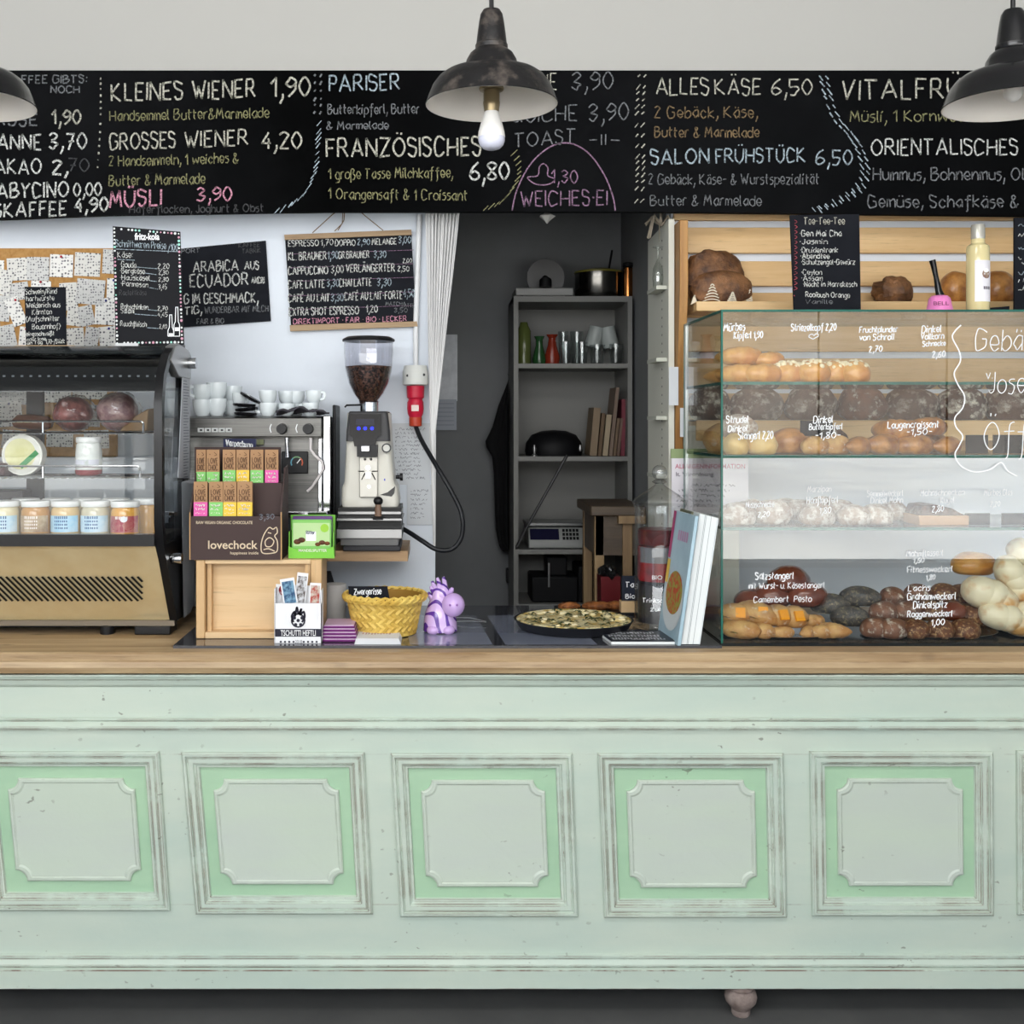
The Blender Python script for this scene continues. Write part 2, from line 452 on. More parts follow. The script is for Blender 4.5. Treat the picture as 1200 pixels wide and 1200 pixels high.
# ------------------------------------------------------------------ the room
struct('floor', MB().box(-6.6, 6.6, -6.1, 1.9, -.06, 0), FLOOR)
struct('ceiling', MB().box(-6.6, 6.6, -6.1, 1.9, 3.1, 3.2), CEIL)
PY = .72                                                  # front of the white rear wall
XO, XR = X(510, PY), X(779, PY)                           # the opening to the back room
struct('wall_rear_coffee', MB().box(-6.6, XO, PY, PY + .08, 0, 3.1), WHITE)
struct('wall_rear_bread', MB().box(XR + .02, 6.6, PY, PY + .08, 0, 3.1), WHITE)
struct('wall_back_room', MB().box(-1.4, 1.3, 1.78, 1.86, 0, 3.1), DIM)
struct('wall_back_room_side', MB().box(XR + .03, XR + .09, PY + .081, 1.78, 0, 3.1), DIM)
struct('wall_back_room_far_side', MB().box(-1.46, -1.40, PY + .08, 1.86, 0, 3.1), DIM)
FY = .55                                                  # front of the big blackboard
zb, zt = Z(249, FY), Z(82, FY)
struct('wall_upper', MB().box(-6.6, 6.6, FY + .026, FY + .10, zb + .02, 3.1), UPPER)
struct('wall_left', MB().box(-6.7, -6.6, -6.1, 1.9, 0, 3.1), WHITE)
struct('wall_right', MB().box(6.6, 6.7, -6.1, 1.9, 0, 3.1), WHITE)
fw = MB().box(-6.6, 6.6, -6.1, -6.0, 0, .46).box(-6.6, 6.6, -6.1, -6.0, 2.75, 3.1)
fw.box(-6.6, -6.2, -6.1, -6.0, .46, 2.75).box(6.2, 6.6, -6.1, -6.0, .46, 2.75)
struct('wall_front', fw, WHITE)
wf = MB()
for x in (-6.2, -2.5, 1.0, 6.14): wf.box(x, x + .06, -6.08, -6.02, .46, 2.75)
wf.box(-6.2, 6.2, -6.08, -6.02, 2.69, 2.75).box(-6.2, 6.2, -6.10, -5.86, .42, .46)
struct('window_1', wf, wood('window_wood', (120, 84, 54), (100, 68, 42), 0))
struct('exterior_ground', MB().box(-40, 40, -60, -6.15, -.2, -.1), mat('pavement', (206, 206, 204), .9, c2=(176, 178, 182), scale=.35))
fac = MB()
for k in range(12):
    x = -36 + k * 6; h = 8 + (k * 37 % 5)
    fac.box(x, x + 5.9, -58, -50, 0, h)
struct('exterior_facade', fac, mat('facade', (112, 108, 106), .9, c2=(150, 146, 142), scale=.2))

# ------------------------------------------------------------------ counter
ctr = thing('shop_counter', 'long pale green panelled antique shop counter with brown wooden top', 'counter', (.2, .3, 0))
xl, xr = -1.95, 2.1
def zc(py): return Z(py, 0)
body = MB().box(xl, xr, .026, .68, zc(1150), .915)
obj('carcass', body, GREEN, ctr)
top_quads = [(-29, -10, 187, 880, 1066), (213, 230, 427, 881, 1070), (458, 469, 670, 882, 1073), (700, 708, 917, 882, 1074), (948, 951, 1162, 880, 1072), (1190, 1191, 1404, 879, 1071)]
bot_r = [200, 437, 677, 921, 1163, 1404]
quads = [((a, t), (c, t), (br, b), (bl, b)) for (a, bl, c, t, b), br in zip(top_quads, bot_r)]
quads.insert(0, ((-272, 880), (-55, 880), (-36, 1062), (-250, 1062)))
def Pc(p, y): return (X(p[0], 0), y, Z(p[1], 0))
def inset(q, dpx):
    """Move the corners of a photo-row quad inwards."""
    (a, b, c, d) = q
    w_ = math.hypot(b[0] - a[0], b[1] - a[1]); h_ = math.hypot(d[0] - a[0], d[1] - a[1])
    u, v = dpx / w_, dpx / h_
    def at(s, t): return tuple((1 - t) * ((1 - s) * a[i] + s * b[i]) + t * ((1 - s) * d[i] + s * c[i]) for i in (0, 1))
    return (at(u, v), at(1 - u, v), at(1 - u, 1 - v), at(u, 1 - v))
# face frame: rails and stiles around the panels
fr = MB()
def slab(mb, q, y0, y1):
    a, b, c, d = q
    mb.hexa([Pc(d, y0), Pc(c, y0), Pc(c, y1), Pc(d, y1), Pc(a, y0), Pc(b, y0), Pc(b, y1), Pc(a, y1)])
E = 3
for i in range(len(quads)):
    q = quads[i]
    nx = quads[i + 1] if i + 1 < len(quads) else None
    a, b, c, d = q
    def edge(p, q_, py): t = (py - p[1]) / (q_[1] - p[1]); return (p[0] + (q_[0] - p[0]) * t, py)
    if nx:
        l0, l1, r0, r1 = edge(b, c, 884), edge(b, c, 1060), edge(nx[0], nx[3], 884), edge(nx[0], nx[3], 1060)
        slab(fr, ((l0[0] - E, 884), (r0[0] + E, 884), (r1[0] + E, 1060), (l1[0] - E, 1060)), 0, .025)
rail_top = [(-352, 855), (1425, 855)]
slab(fr, ((-352, 853), (1440, 853), (1440, 884), (-352, 884)), 0, .025)
slab(fr, ((-352, 1060), (1440, 1060), (1440, 1120), (-352, 1120)), 0, .025)
slab(fr, ((-352, 803), (1440, 803), (1440, 843), (-352, 843)), 0, .025)
slab(fr, ((-352, 884), (-268, 884), (-247, 1060), (-352, 1060)), 0, .025)
obj('face_frame', fr, GREEN, ctr)
def mould(name, rows, ys):
    """A moulding along the whole front: profile of photo rows and how far each stands out."""
    poly = [(-y, zc(r)) for r, y in zip(rows, ys)]
    poly = [(.024, zc(rows[0]))] + poly + [(.024, zc(rows[-1]))]
    return obj(name, MB().prismx(poly, xl - .004, xr + .004), GREEN, ctr, ang=20)
mould('cornice_moulding', [788, 790, 794, 795.5, 797, 802, 803.5, 805], [.030, .030, .024, .012, .012, .008, .004, .001])
mould('middle_moulding', [840, 841.5, 843, 844.5, 850, 852, 853.5, 855, 856], [.001, .010, .010, .004, .016, .016, .007, .007, .001])
mould('base_moulding', [1117, 1118.5, 1121, 1122.5, 1128, 1130, 1131.5, 1134], [.001, .010, .010, .005, .014, .014, .007, .018])
obj('plinth_board', MB().box(xl - .003, xr + .003, -.018, .025, zc(1155), zc(1134)), GREEN, ctr)
slabw = MB().prismx([(-.034, .914), (-.040, .930), (-.036, .944), (-.030, .948), (-.030, .962), (-.024, .967), (.715, .967), (.715, .914)], xl - .05, xr + .05)
obj('wooden_top', slabw, OAK, ctr, ang=25)
for q in quads:
    f = MB(); slab(f, inset(q, 15), .010, .0262)
    po = obj('panel', f, GREENF, ctr)
    # mitred moulding frame: stepped loops
    prof = [(0, .001), (0, -.008), (2, -.013), (4.5, -.013), (5.5, -.006), (6.5, -.006), (7.5, -.009), (12.5, -.008), (13.5, -.003), (14.5, -.003), (16, .001), (18.5, .002), (19.5, .0105)]
    mf = MB(); loops = []
    for dp, y in prof: loops.append([Pc(p, y) for p in inset(q, dp)])
    for A, B in zip(loops, loops[1:]):
        for k in range(4): mf.quad(A[k], A[(k + 1) % 4], B[(k + 1) % 4], B[k])
    obj('panel_moulding', mf, GREEN, po, ang=15)
    # raised centre with scooped corners
    iq = inset(q, 33); rp = MB()
    ww = math.dist(iq[0], iq[1]); hh = math.dist(iq[0], iq[3])
    def outline(off, r):
        pts = []
        for ci, (u, v) in enumerate(((0, 0), (1, 0), (1, 1), (0, 1))):
            for k in range(7):
                a0 = [0, 90, 180, 270][ci]
                t = math.radians(a0 + 90 - k * 15)
                pts.append((off * (1 if u == 0 else -1) + u * ww + r * math.cos(t), off * (1 if v == 0 else -1) + v * hh + r * math.sin(t)))
        out = []
        for x, y in pts:
            s, t = x / ww, y / hh; a, b, c, d = iq
            out.append(tuple((1 - t) * ((1 - s) * a[i] + s * b[i]) + t * ((1 - s) * d[i] + s * c[i]) for i in (0, 1)))
        return out
    R = 13
    rl = [[Pc(p, y) for p in outline(off, r)] for off, r, y in ((0, R, .0105), (0, R, .004), (1.5, R + .3, .001), (4, R + .6, .001), (5.5, R + 1, .004), (7.5, R + 1.4, .0045))]
    n = len(rl[0])
    for A, B in zip(rl, rl[1:]):
        for k in range(n): rp.quad(A[k], A[(k + 1) % n], B[(k + 1) % n], B[k])
    rp.add(rl[-1], [tuple(range(n))])
    obj('raised_panel', rp, GREENP, po, ang=15)
FOOT = mat('foot_wood', (150, 136, 130), .7, c2=(112, 96, 90), scale=30)
fprof = [(.022, 0), (.025, .006), (.024, .016), (.030, .024), (.040, .036), (.043, .048), (.040, .060), (.032, .068), (.034, .071), (.034, .074), (.028, .077), (.028, zc(1152))]
for x, y in ((X(868, .012), .012), (-1.75, .05), (-1.7, .62), (.1, .62), (1.9, .62), (1.95, .05)):
    obj('turned_foot', MB().lathe(fprof, (x, y, 0), 24), FOOT, ctr)

# dark glass plate on the counter
gp = thing('glass_counter_plate', 'dark glass plate laid over the counter top between cooler and bread case', 'glass plate', (0, .35, .967))
obj('plate', MB().box(X(203, .03), .765, .028, .69, .9672, .9745), mat('dark_glass', (62, 64, 70), .06, spec=.9), gp)
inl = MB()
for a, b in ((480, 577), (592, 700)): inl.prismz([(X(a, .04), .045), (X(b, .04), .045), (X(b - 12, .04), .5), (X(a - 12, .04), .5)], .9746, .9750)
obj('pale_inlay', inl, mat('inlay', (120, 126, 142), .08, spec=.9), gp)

# ------------------------------------------------------------------ the long blackboard
mb_ = thing('menu_blackboard', 'long blackboard with the chalked breakfast menu, fixed above the counter', 'blackboard', (0, FY, zb))
bp_ = MB(); cols = [(-420, 262), (0, 257), (125, 252), (380, 248), (750, 248), (1200, 253), (1560, 258)]
for (a, ya), (b, yb) in zip(cols, cols[1:]):
    bp_.hexa([(X(a, FY), FY, Z(ya, FY)), (X(b, FY), FY, Z(yb, FY)), (X(b, FY), FY + .025, Z(yb, FY)), (X(a, FY), FY + .025, Z(ya, FY)),
              (X(a, FY), FY, Z(82.5, FY)), (X(b, FY), FY, Z(82.5, FY)), (X(b, FY), FY + .025, Z(82.5, FY)), (X(a, FY), FY + .025, Z(82.5, FY))])
obj('board', bp_, BOARD, mb_)
L = [  # text, x0, x1, base, cap height, colour, stroke width, rise
('KAFFEE GIBTS:', 6, 103, 98, 9, 'grey', 1.5, 1), ('NOCH', 60, 94, 109, 8, 'grey', 1.5, 0),
('TASSE', -22, 46, 147, 13, 'grey', 2, 0), ('1,90', 61, 96, 146, 16, 'cream', 2.2, 1),
('KANNE', -16, 50, 176, 17, 'white', 2.2, 1), ('3,70', 58, 103, 175, 18, 'white', 2.2, 1),
('KAKAO', -18, 50, 204, 17, 'white', 2.0, 1), ('2,', 62, 80, 204, 16, 'white', 2.6, 0), ('70', 80, 106, 201, 15, 'dim', 1.6, 0),
('BABYCINO', -16, 82, 233, 17, 'white', 2.2, 3), ('0,00', 87, 120, 230, 15, 'white', 2.0, 1),
('EISKAFFEE', -22, 80, 255, 16, 'white', 2.2, 3), ('4,90', 88, 128, 249, 16, 'white', 2.4, 2),
('KLEINES', 131, 216, 119, 20, 'cream', 2.2, 3), ('WIENER', 226, 301, 116, 20, 'cream', 2.2, 3), ('1,90', 318, 365, 114, 22, 'cream', 2.4, 2),
('Handsemmel Butter&Marmelade', 129, 316, 142, 12, 'yellow', 1.3, 4),
('GROSSES', 129, 207, 175, 18, 'cream', 2.0, 2), ('WIENER', 217, 292, 172, 18, 'cream', 2.0, 2), ('4,20', 307, 355, 174, 19, 'cream', 2.2, 0),
('2 Handsemmeln, 1 weiches &', 128, 280, 195, 12, 'yellow', 1.3, 4), ('Butter & Marmelade', 128, 241, 218, 12, 'yellow', 1.4, 3),
('MÜSLI', 129, 191, 243, 18, 'pink', 2.4, 3), ('3,90', 231, 273, 236, 16, 'pink', 2.0, 1), ('Haferflocken, Joghurt & Obst', 152, 309, 250, 9, 'dim', 1.3, 2),
('PARISER', 386, 470, 107, 18, 'blue', 2.0, 2), ('Butterkipferl, Butter', 384, 492, 134, 11, 'grey', 1.3, 1), ('& Marmelade', 383, 456, 152, 9, 'grey', 1.3, 1),
('FRANZÖSISCHES', 383, 565, 184, 21, 'cream', 2.3, 2), ('6,80', 551, 598, 211, 20, 'white', 2.4, 1),
('1 große Tasse Milchkaffee,', 385, 531, 210, 12, 'yellow', 1.3, 2), ('1 Orangensaft & 1 Croissant', 385, 548, 233, 12, 'yellow', 1.3, -2),
('QUICHE', 588, 654, 106, 18, 'cream', 1.4, 1), ('3,90', 670, 720, 105, 20, 'grey', 1.6, 1), ('QUICHE', 598, 678, 143, 18, 'grey', 1.6, 1), ('3,90', 690, 738, 143, 20, 'grey', 1.6, 3),
('TOAST', 603, 676, 173, 16, 'grey', 1.6, 6), ('-II-', 690, 727, 170, 12, 'grey', 1.4, 0),
('1,30', 646, 678, 214, 15, 'mauve', 1.5, -1), ('WEICHES·EI', 610, 713, 241, 17, 'mauve', 1.6, 1),
('ALLES', 769, 832, 111, 19, 'cream', 1.8, 0), ('KÄSE', 838, 893, 111, 18, 'cream', 1.8, 0), ('6,50', 904, 953, 111, 18, 'cream', 1.8, 0),
('2 Gebäck, Käse,', 767, 888, 138, 13, 'orange', 1.4, 0), ('Butter & Marmelade', 767, 890, 161, 12, 'orange', 1.4, 0),
('SALON', 763, 832, 193, 17, 'blue', 2.0, 2), ('FRÜHSTÜCK', 839, 945, 191, 16, 'blue', 1.8, 1), ('6,50', 956, 1000, 193, 17, 'blue', 1.8, 0),
('2 Gebäck, Käse- & Wurstspezialität', 760, 960, 216, 12, 'grey', 1.2, 0), ('Butter & Marmelade', 762, 893, 241, 12, 'grey', 1.2, 0),
('VITALFRÜHSTÜCK', 987, 1246, 117, 22, 'cream', 2.3, 6), ('Müsli, 1 Kornweckerl', 996, 1162, 143, 13, 'yellow', 1.4, 1),
('ORIENTALISCHES', 1021, 1194, 182, 18, 'white', 1.9, 1), ('Hummus, Bohnenmus, Oliven', 1023, 1232, 211, 14, 'grey', 1.6, 0), ('Gemüse, Schafkäse & Gebäck', 1017, 1262, 243, 14, 'grey', 1.6, 0)]
for s, x0, x1, b, h, c, wd, rs in L:
    obj('chalk_line', write(MB(), s, x0, x1, b, h, FY, wd, rs), CH[c], mb_, flip=False)
def dashes(pts, c, ln=6, gap=5.0, wd=1.6, lean=.5, two=False):
    m = MB(); pts = smooth_pts([tuple(map(float, p)) for p in pts], 8)
    acc = 0
    for a, b in zip(pts, pts[1:]):
        acc += math.dist(a, b)
        if acc > gap:
            acc = 0
            for o in ((-3, 4) if two else (0,)):
                l_ = ln * rng.uniform(.7, 1.3)
                line(m, [(a[0] + o - l_ * lean, a[1] + l_ * .5 + rng.uniform(-1, 1)), (a[0] + o + l_ * lean, a[1] - l_ * .5)], FY, wd * rng.uniform(.7, 1.2), sm=False)
    return obj('chalk_border', m, CH[c], mb_, flip=False)
dashes([(118, 88), (118, 140), (116, 175), (114, 205)], 'cream', 2, 6, 2, .1)
dashes([(372, 86), (372, 120), (371, 140)], 'grey', 3, 6, 2, .3, True)
dashes([(374, 142), (372, 180), (368, 205), (352, 232), (322, 249)], 'blue', 7, 5, 1.2, .4)
dashes([(600, 175), (607, 190), (608, 205), (600, 222), (585, 238), (562, 246)], 'yellow', 6, 5.5, 1.2, .5)
dashes([(752, 85), (749, 140), (750, 190), (748, 246)], 'cream', 4.5, 7, 1.4, .45, True)
dashes([(964, 86), (970, 115), (980, 140), (996, 158), (1008, 178), (1013, 200), (1008, 218), (996, 228), (975, 240), (948, 248)], 'blue', 6, 7, 1.5, -.4, True)
egg = MB(); line(egg, [(600, 247), (606, 222), (622, 192), (645, 172), (668, 168), (690, 180), (708, 205), (718, 230), (721, 247)], FY, 1.6)
line(egg, [(618, 208), (630, 206), (632, 196), (637, 192), (642, 197), (642, 206), (650, 210), (643, 216), (628, 216), (618, 208)], FY, 1.4)
obj('chalk_drawing', egg, CH['mauve'], mb_, flip=False)

# ------------------------------------------------------------------ pendant lamps
LY = -.40; SL = F / d_(LY)
SHADE = mat('black_enamel', (24, 23, 24), .42, c2=(92, 84, 78), scale=26, thr=(.5, .78), bump=.3, bscale=60)
SHADEN = mat('shiny_black_enamel', (20, 20, 22), .25, coat=.3)
SHIN = mat('white_enamel', (238, 232, 224), .25, spec=.5)
def pendant(px, label, shade_mat, bulb_len):
    x = X(px, LY); zr = Z(123, LY)
    t = thing('pendant_lamp', label, 'lamp', (x, LY, zr), 'enamel pendant lamps over the counter')
    k = 1 / SL
    out = [(77, 0), (77.5, 1), (76, 4), (74, 10), (69, 22), (62, 31), (55, 36), (46, 39), (34, 40.5), (31, 44), (29.5, 52), (25, 60), (20, 64), (18.5, 65), (19, 67), (19, 70), (18, 71), (16.5, 84), (14.5, 98), (13, 106), (10, 111), (4, 113), (1.5, 113.5)]
    inn = [(76, 0), (74.5, 4), (72.5, 10), (67.5, 21), (60, 30), (53, 34.5), (45, 37.5), (33, 39), (1, 39.5)]
    m = MB(); m.lathe([(r * k, z * k) for r, z in out], (x, LY, zr), 48, caps=False)
    m.mat(1).lathe([(77 * k, 0)] + [(r * k, z * k) for r, z in inn], (x, LY, zr), 48, caps=False)
    obj('lamp_shade', m, [shade_mat, SHIN], t, flip=False)
    obj('cord', MB().loft([(x, LY, zr + 113 * k), (x, LY, 3.1)], .0055, 8), BLACKP, t)
    if bulb_len:
        so = obj('socket', MB().lathe([(r * k, z * k) for r, z in ((9, 39), (9, 24), (14, 22), (15, 19), (14, 17), (9.5, 16), (9.5, 4), (10, 3), (9.5, -1), (8.5, -8))], (x, LY, zr), 20), mat('old_brass', (150, 135, 105), .35, .8), t)
        bz = -bulb_len
        b = MB().lathe([(r * k, z * k) for r, z in ((7.5, -7), (8.5, -9), (10, -14), (13, -23), (15.2, -31), (15.8, bz + 17), (15.8, bz + 15))], (x, LY, zr), 24)
        bo = obj('bulb_collar', b, mat('bulb_white', (232, 230, 226), .35), t)
        obj('bulb', MB().lathe([(r * k, (bz + z) * k) for r, z in ((15.6, 15), (15.6, 11), (14, 6), (10, 2), (5, .3), (.01, 0))], (x, LY, zr), 24), mat('bulb_diffuser', (206, 208, 224), .25), bo)
    else:
        obj('bulb', MB().ell((x, LY, zr + 18 * k), (11 * k, 11 * k, 15 * k)), mat('bulb_white', (232, 230, 226), .35), t)
    return t
pendant(576, 'worn black enamel pendant lamp with an exposed white bulb below its rim', SHADE, 53)
pendant(1187, 'glossy black enamel pendant lamp hanging before the word VITALFRÜHSTÜCK', SHADEN, 0)
pendant(-38, 'black enamel pendant lamp cut by the picture edge, before the coffee prices', SHADEN, 0)
# ------------------------------------------------------------------ things on the white wall
CY = PY - .022
cb = thing('cork_board', 'cork notice board full of pinned stamp cards behind the cooler', 'notice board', (X(40, CY), CY, Z(535, CY)))
obj('cork_panel', MB().box(X(-150, CY), X(136, CY), CY, PY - .001, Z(535, CY), Z(291, CY)), mat('cork', (192, 148, 92), .9, c2=(168, 124, 70), scale=60), cb)
def stampcard_mat(key, seed):
    m, nt, b = new(key)
    v = coords(nt, (1, 1, 1))
    vo = node(nt, 'ShaderNodeTexVoronoi', i_Scale=96.0 + seed * 12, i_Randomness=.4)
    nt.links.new(v, vo.inputs['Vector'])
    msk = math_(nt, 'SUBTRACT', 1.0, ramp(nt, vo.outputs[0], .28, .42))
    nz = ramp(nt, noise_(nt, v, 190, 2), .36, .50)
    nt.links.new(mixc(nt, math_(nt, 'MULTIPLY', msk, nz), lin([(236, 235, 231), (222, 221, 216), (208, 208, 206)][seed]), lin((84, 84, 92))), b.inputs['Base Color'])
    b.inputs['Roughness'].default_value = .85
    return m
CARD = [stampcard_mat('stamp_card_%d' % k, k) for k in range(3)]
rows = {
 'top row': [(-34, 304, 5, 330, 3), (8, 302, 33, 329, -3), (31, 301, 58, 329, 1), (58, 298, 86, 325, 2), (87, 296, 118, 324, 3), (120, 292, 138, 321, 3)],
 'second row': [(-36, 332, -8, 360, 4), (-4, 316, 14, 346, 14), (8, 331, 34, 352, -8), (36, 329, 60, 345, 2), (70, 331, 91, 364, -4), (89, 327, 123, 357, 5), (125, 326, 142, 350, 2)],
 'third row': [(-30, 362, 0, 392, -6), (-2, 346, 12, 377, 5), (10, 348, 27, 382, -22), (78, 360, 96, 382, 8), (92, 358, 110, 382, -12), (111, 349, 138, 381, 3)],
 'fourth row': [(-30, 394, -2, 420, 3), (-4, 381, 19, 411, -12), (22, 383, 40, 410, 6), (78, 384, 99, 413, -4), (99, 383, 116, 408, 8), (116, 382, 140, 412, -6)],
 'fifth row': [(-20, 420, 6, 446, 4), (6, 416, 40, 446, -3), (46, 452, 84, 472, 2), (84, 448, 126, 468, 1), (-2, 455, 32, 474, 2), (-4, 470, 26, 500, -4)],
 'lowest row': [(54, 505, 86, 524, 1), (88, 474, 118, 500, 3), (2, 504, 30, 526, 5), (98, 504, 128, 526, -2)]}
ordn = ['first', 'second', 'third', 'fourth', 'fifth', 'sixth', 'seventh']
cnt = 0
for rn, lst in rows.items():
    for k, (a, t, b, bt, rot) in enumerate(lst):
        yy = CY - .0025 - .0012 * (cnt % 4); cx, cz = (X(a, yy) + X(b, yy)) / 2, (Z(t, yy) + Z(bt, yy)) / 2
        hw, hh = (X(b, yy) - X(a, yy)) / 2.06, (Z(t, yy) - Z(bt, yy)) / 2.04
        m = MB().box(-hw, hw, -.0004, .0004, -hh, hh).xform(Matrix.Translation((cx, yy, cz)) @ Matrix.Rotation(math.radians(rot), 4, 'Y'))
        o = obj('stamp_card', m, CARD[cnt % 3])
        tag(o, 'white card of printed dots pinned on the cork board, %s in the %s' % (ordn[k] if k < len(lst) - 1 else 'last', rn), 'card', 'cards pinned to the cork board')
        if cnt % 3 == 0:
            obj('push_pin', MB().ell((cx, yy - .004, cz + hh * .8), (.004, .004, .004), nu=10, nv=6), mat('pin_%d' % (cnt % 2), (190, 40, 60) if cnt % 2 else (40, 50, 130), .3), o)
        cnt += 1

def rotboard(name, label, pts, Y, th, m, cat='blackboard'):
    """A flat board given by its four photo corners (tl, tr, br, bl), built at depth Y."""
    t = thing(name, label, cat, P((pts[2][0] + pts[3][0]) / 2, max(pts[2][1], pts[3][1]), Y))
    tl, tr, br, bl = [P(a, b, Y) for a, b in pts]
    o = Vector((0, th, 0))
    obj('board', MB().hexa([bl, br, br + o, bl + o, tl, tr, tr + o, tl + o]), m, t)
    return t
eb = rotboard('hanging_blackboard', 'blackboard praising Arabica coffee from Ecuador, on the white wall beside the cola board', [(205, 292), (311, 282), (317, 376), (205, 384)], PY - .012, .011, BOARD2)
YB = PY - .012
for s, a, b, base, h, c, wd, rs in [('IMPORT', 205, 235, 297, 5, 'grey', 1, 1), ('KAFFEE', 280, 305, 290, 5, 'dim', 1, 1), ('TABRIK', 284, 306, 297, 5, 'dim', 1, 1), ('%', 207, 214, 317, 6, 'white', 1, 0),
        ('ARABICA', 227, 280, 319, 12, 'white', 1.5, 2), ('AUS', 287, 304, 316, 9, 'white', 1.4, 1), ('ECUADOR', 223, 292, 336, 14, 'white', 1.7, 2), ('ANCRI', 295, 310, 332, 7, 'white', 1.2, 0),
        ('KRÄFTIG IM GESCHMACK,', 186, 303, 356, 11, 'white', 1.5, 3), ('MÄCHTIG,', 190, 237, 369, 9, 'white', 1.5, 1), ('WUNDERBAR MIT MILCH', 240, 315, 367, 7, 'grey', 1.0, 2), ('FAIR & BIO', 231, 263, 380, 6, 'grey', 1.1, 1)]:
    if a < 205: continue
    obj('chalk_line', write(MB(), s, a, b, base, h, YB, wd, rs), CH[c], eb, flip=False)
for s, a, b, base, h, wd in [('G IM GESCHMACK,', 216, 303, 356, 11, 1.5), ('TIG,', 217, 237, 369, 9, 1.5)]:
    obj('chalk_line', write(MB(), s, a, b, base, h, YB, wd, 2), CH['white'], eb, flip=False)
pb = thing('price_blackboard', 'hanging coffee price blackboard between two wooden slats on a string', 'blackboard', P(412, 388, PY - .02))
YB = PY - .02
def quadbox(mb, pts, Y, th):
    tl, tr, br, bl = [P(a, b, Y) for a, b in pts]; o = Vector((0, th, 0))
    return mb.hexa([bl, br, br + o, bl + o, tl, tr, tr + o, tl + o])
obj('board', quadbox(MB(), [(334, 279), (482, 273), (488, 378), (341, 383)], YB + .003, .008), BOARD2, pb)
SL_ = wood('slat_wood', (172, 146, 112), (146, 120, 88), 0, 1, .6, False)
obj('wooden_slat', quadbox(MB(), [(333, 275), (482, 269), (482.5, 275), (333.5, 281)], YB - .006, .018), SL_, pb)
obj('wooden_slat', quadbox(MB(), [(339.5, 381), (488.5, 376.5), (489.5, 382.5), (340, 388)], YB - .006, .018), SL_, pb)
st = MB()
for pts in ([(366, 273), (390, 251), (398, 246)], [(449, 270), (428, 253), (420, 246)], [(404, 246), (403, 258), (396, 270)], [(402, 246), (401, 262), (392, 271)]):
    st.loft([P(a, b, YB - .008) for a, b in pts], .0016, 6)
obj('string', st, mat('string', (120, 96, 70), .9), pb)
for s, a, b, base, h, c, wd, rs in [('ESPRESSO', 338, 374, 289, 7, 'white', 1.2, 1), ('1,70', 376, 391, 288, 7, 'white', 1.1, 1), ('DOPPIO', 393, 417, 288, 7, 'white', 1.2, 0), ('2,90', 419, 434, 287, 7, 'blue', 1.1, 0), ('MELANGE', 436, 465, 287, 7, 'white', 1.2, 1), ('3,00', 467, 482, 285, 8, 'blue', 1.1, 0),
        ('KL. BRAUNER', 338, 383, 305, 9, 'white', 1.3, 1), ('1,90', 384, 397, 304, 9, 'blue', 1.1, 1), ('GR.BRAUNER', 397, 433, 303, 8, 'white', 1.2, 1), ('3,30', 438, 453, 302, 8, 'blue', 1.2, 0),
        ('CAPPUCCINO', 338, 385, 322, 9, 'white', 1.4, 1), ('3,00', 388, 403, 320, 9, 'white', 1.1, 0), ('VERLÄNGERTER', 406, 463, 319, 9, 'white', 1.3, 1), ('2,50', 466, 480, 318, 6, 'white', 1, 0), ('2,00', 472, 483, 308, 5, 'white', .9, 0),
        ('CAFE LATTE', 338, 381, 338, 9, 'white', 1.4, 1), ('3,30', 383, 398, 336, 9, 'blue', 1.1, 0), ('CHAI LATTE', 398, 436, 336, 9, 'white', 1.3, 1), ('3,30', 442, 459, 335, 9, 'blue', 1.2, 0),
        ('CAFÉ AU LAIT', 338, 387, 354, 9, 'white', 1.4, 1), ('3,30', 388, 403, 353, 9, 'blue', 1.1, 0), ('CAFÉ AU LAIT-FORTE', 404, 472, 352, 9, 'white', 1.2, 2), ('4,50', 473, 486, 348, 9, 'blue', 1.1, 0),
        ('EXTRA SHOT ESPRESSO', 339, 421, 370, 9, 'white', 1.4, 2), ('1,20', 429, 443, 366, 8, 'white', 1.2, 0), ('MATCHA', 452, 476, 358, 4, 'grey', .9, 0), ('LATTE', 471, 486, 360, 4, 'grey', .9, 0), ('3,50', 462, 478, 366, 5, 'grey', .9, 0),
        ('DIREKTIMPORT · FAIR · BIO · LECKER', 344, 477, 380, 6, 'pink', 1.2, 4)]:
    obj('chalk_line', write(MB(), s, a, b, base, h, YB + .003, wd * .85, rs, .12), CH[c], pb, flip=False)
for k, y in enumerate((297, 313, 329, 346, 362)):
    obj('chalk_line', line(MB(), [(338, y + 1), (485, y - 4)], YB + .003, .5, sm=False), CH['mauve'], pb, flip=False)

# socket, plug and the cable that feeds the grinder
sk = thing('wall_socket', 'pale grey round industrial socket on the white wall above a red plug', 'socket', P(487, 450, PY))
sx, sy = X(487, .68), .655
mm = lambda n: M_(n, .68)
obj('housing', MB().lathe([(mm(12), 0), (mm(15), mm(1)), (mm(15), mm(16)), (mm(14), mm(19)), (mm(13), mm(23)), (mm(5), mm(23.5))], (sx, sy, Z(452, .68)), 24).box(sx - mm(10), sx + mm(10), sy, PY - .001, Z(448, .68), Z(432, .68)), mat('socket_grey', (198, 200, 196), .45), sk)
obj('conduit', MB().loft([(sx, PY - .014, Z(429, .68)), (sx, PY - .014, Z(385, .68)), (sx + .012, PY - .014, Z(250, .68))], .009, 10), mat('conduit', (222, 224, 226), .5), sk)
obj('screw', MB().disc_y(sx - mm(9), Z(441, .68), sy - mm(12.5), sy - mm(8), mm(1.6), 10).disc_y(sx + mm(10), Z(440, .68), sy - mm(12), sy - mm(8), mm(1.6), 10), BLACKP, sk)
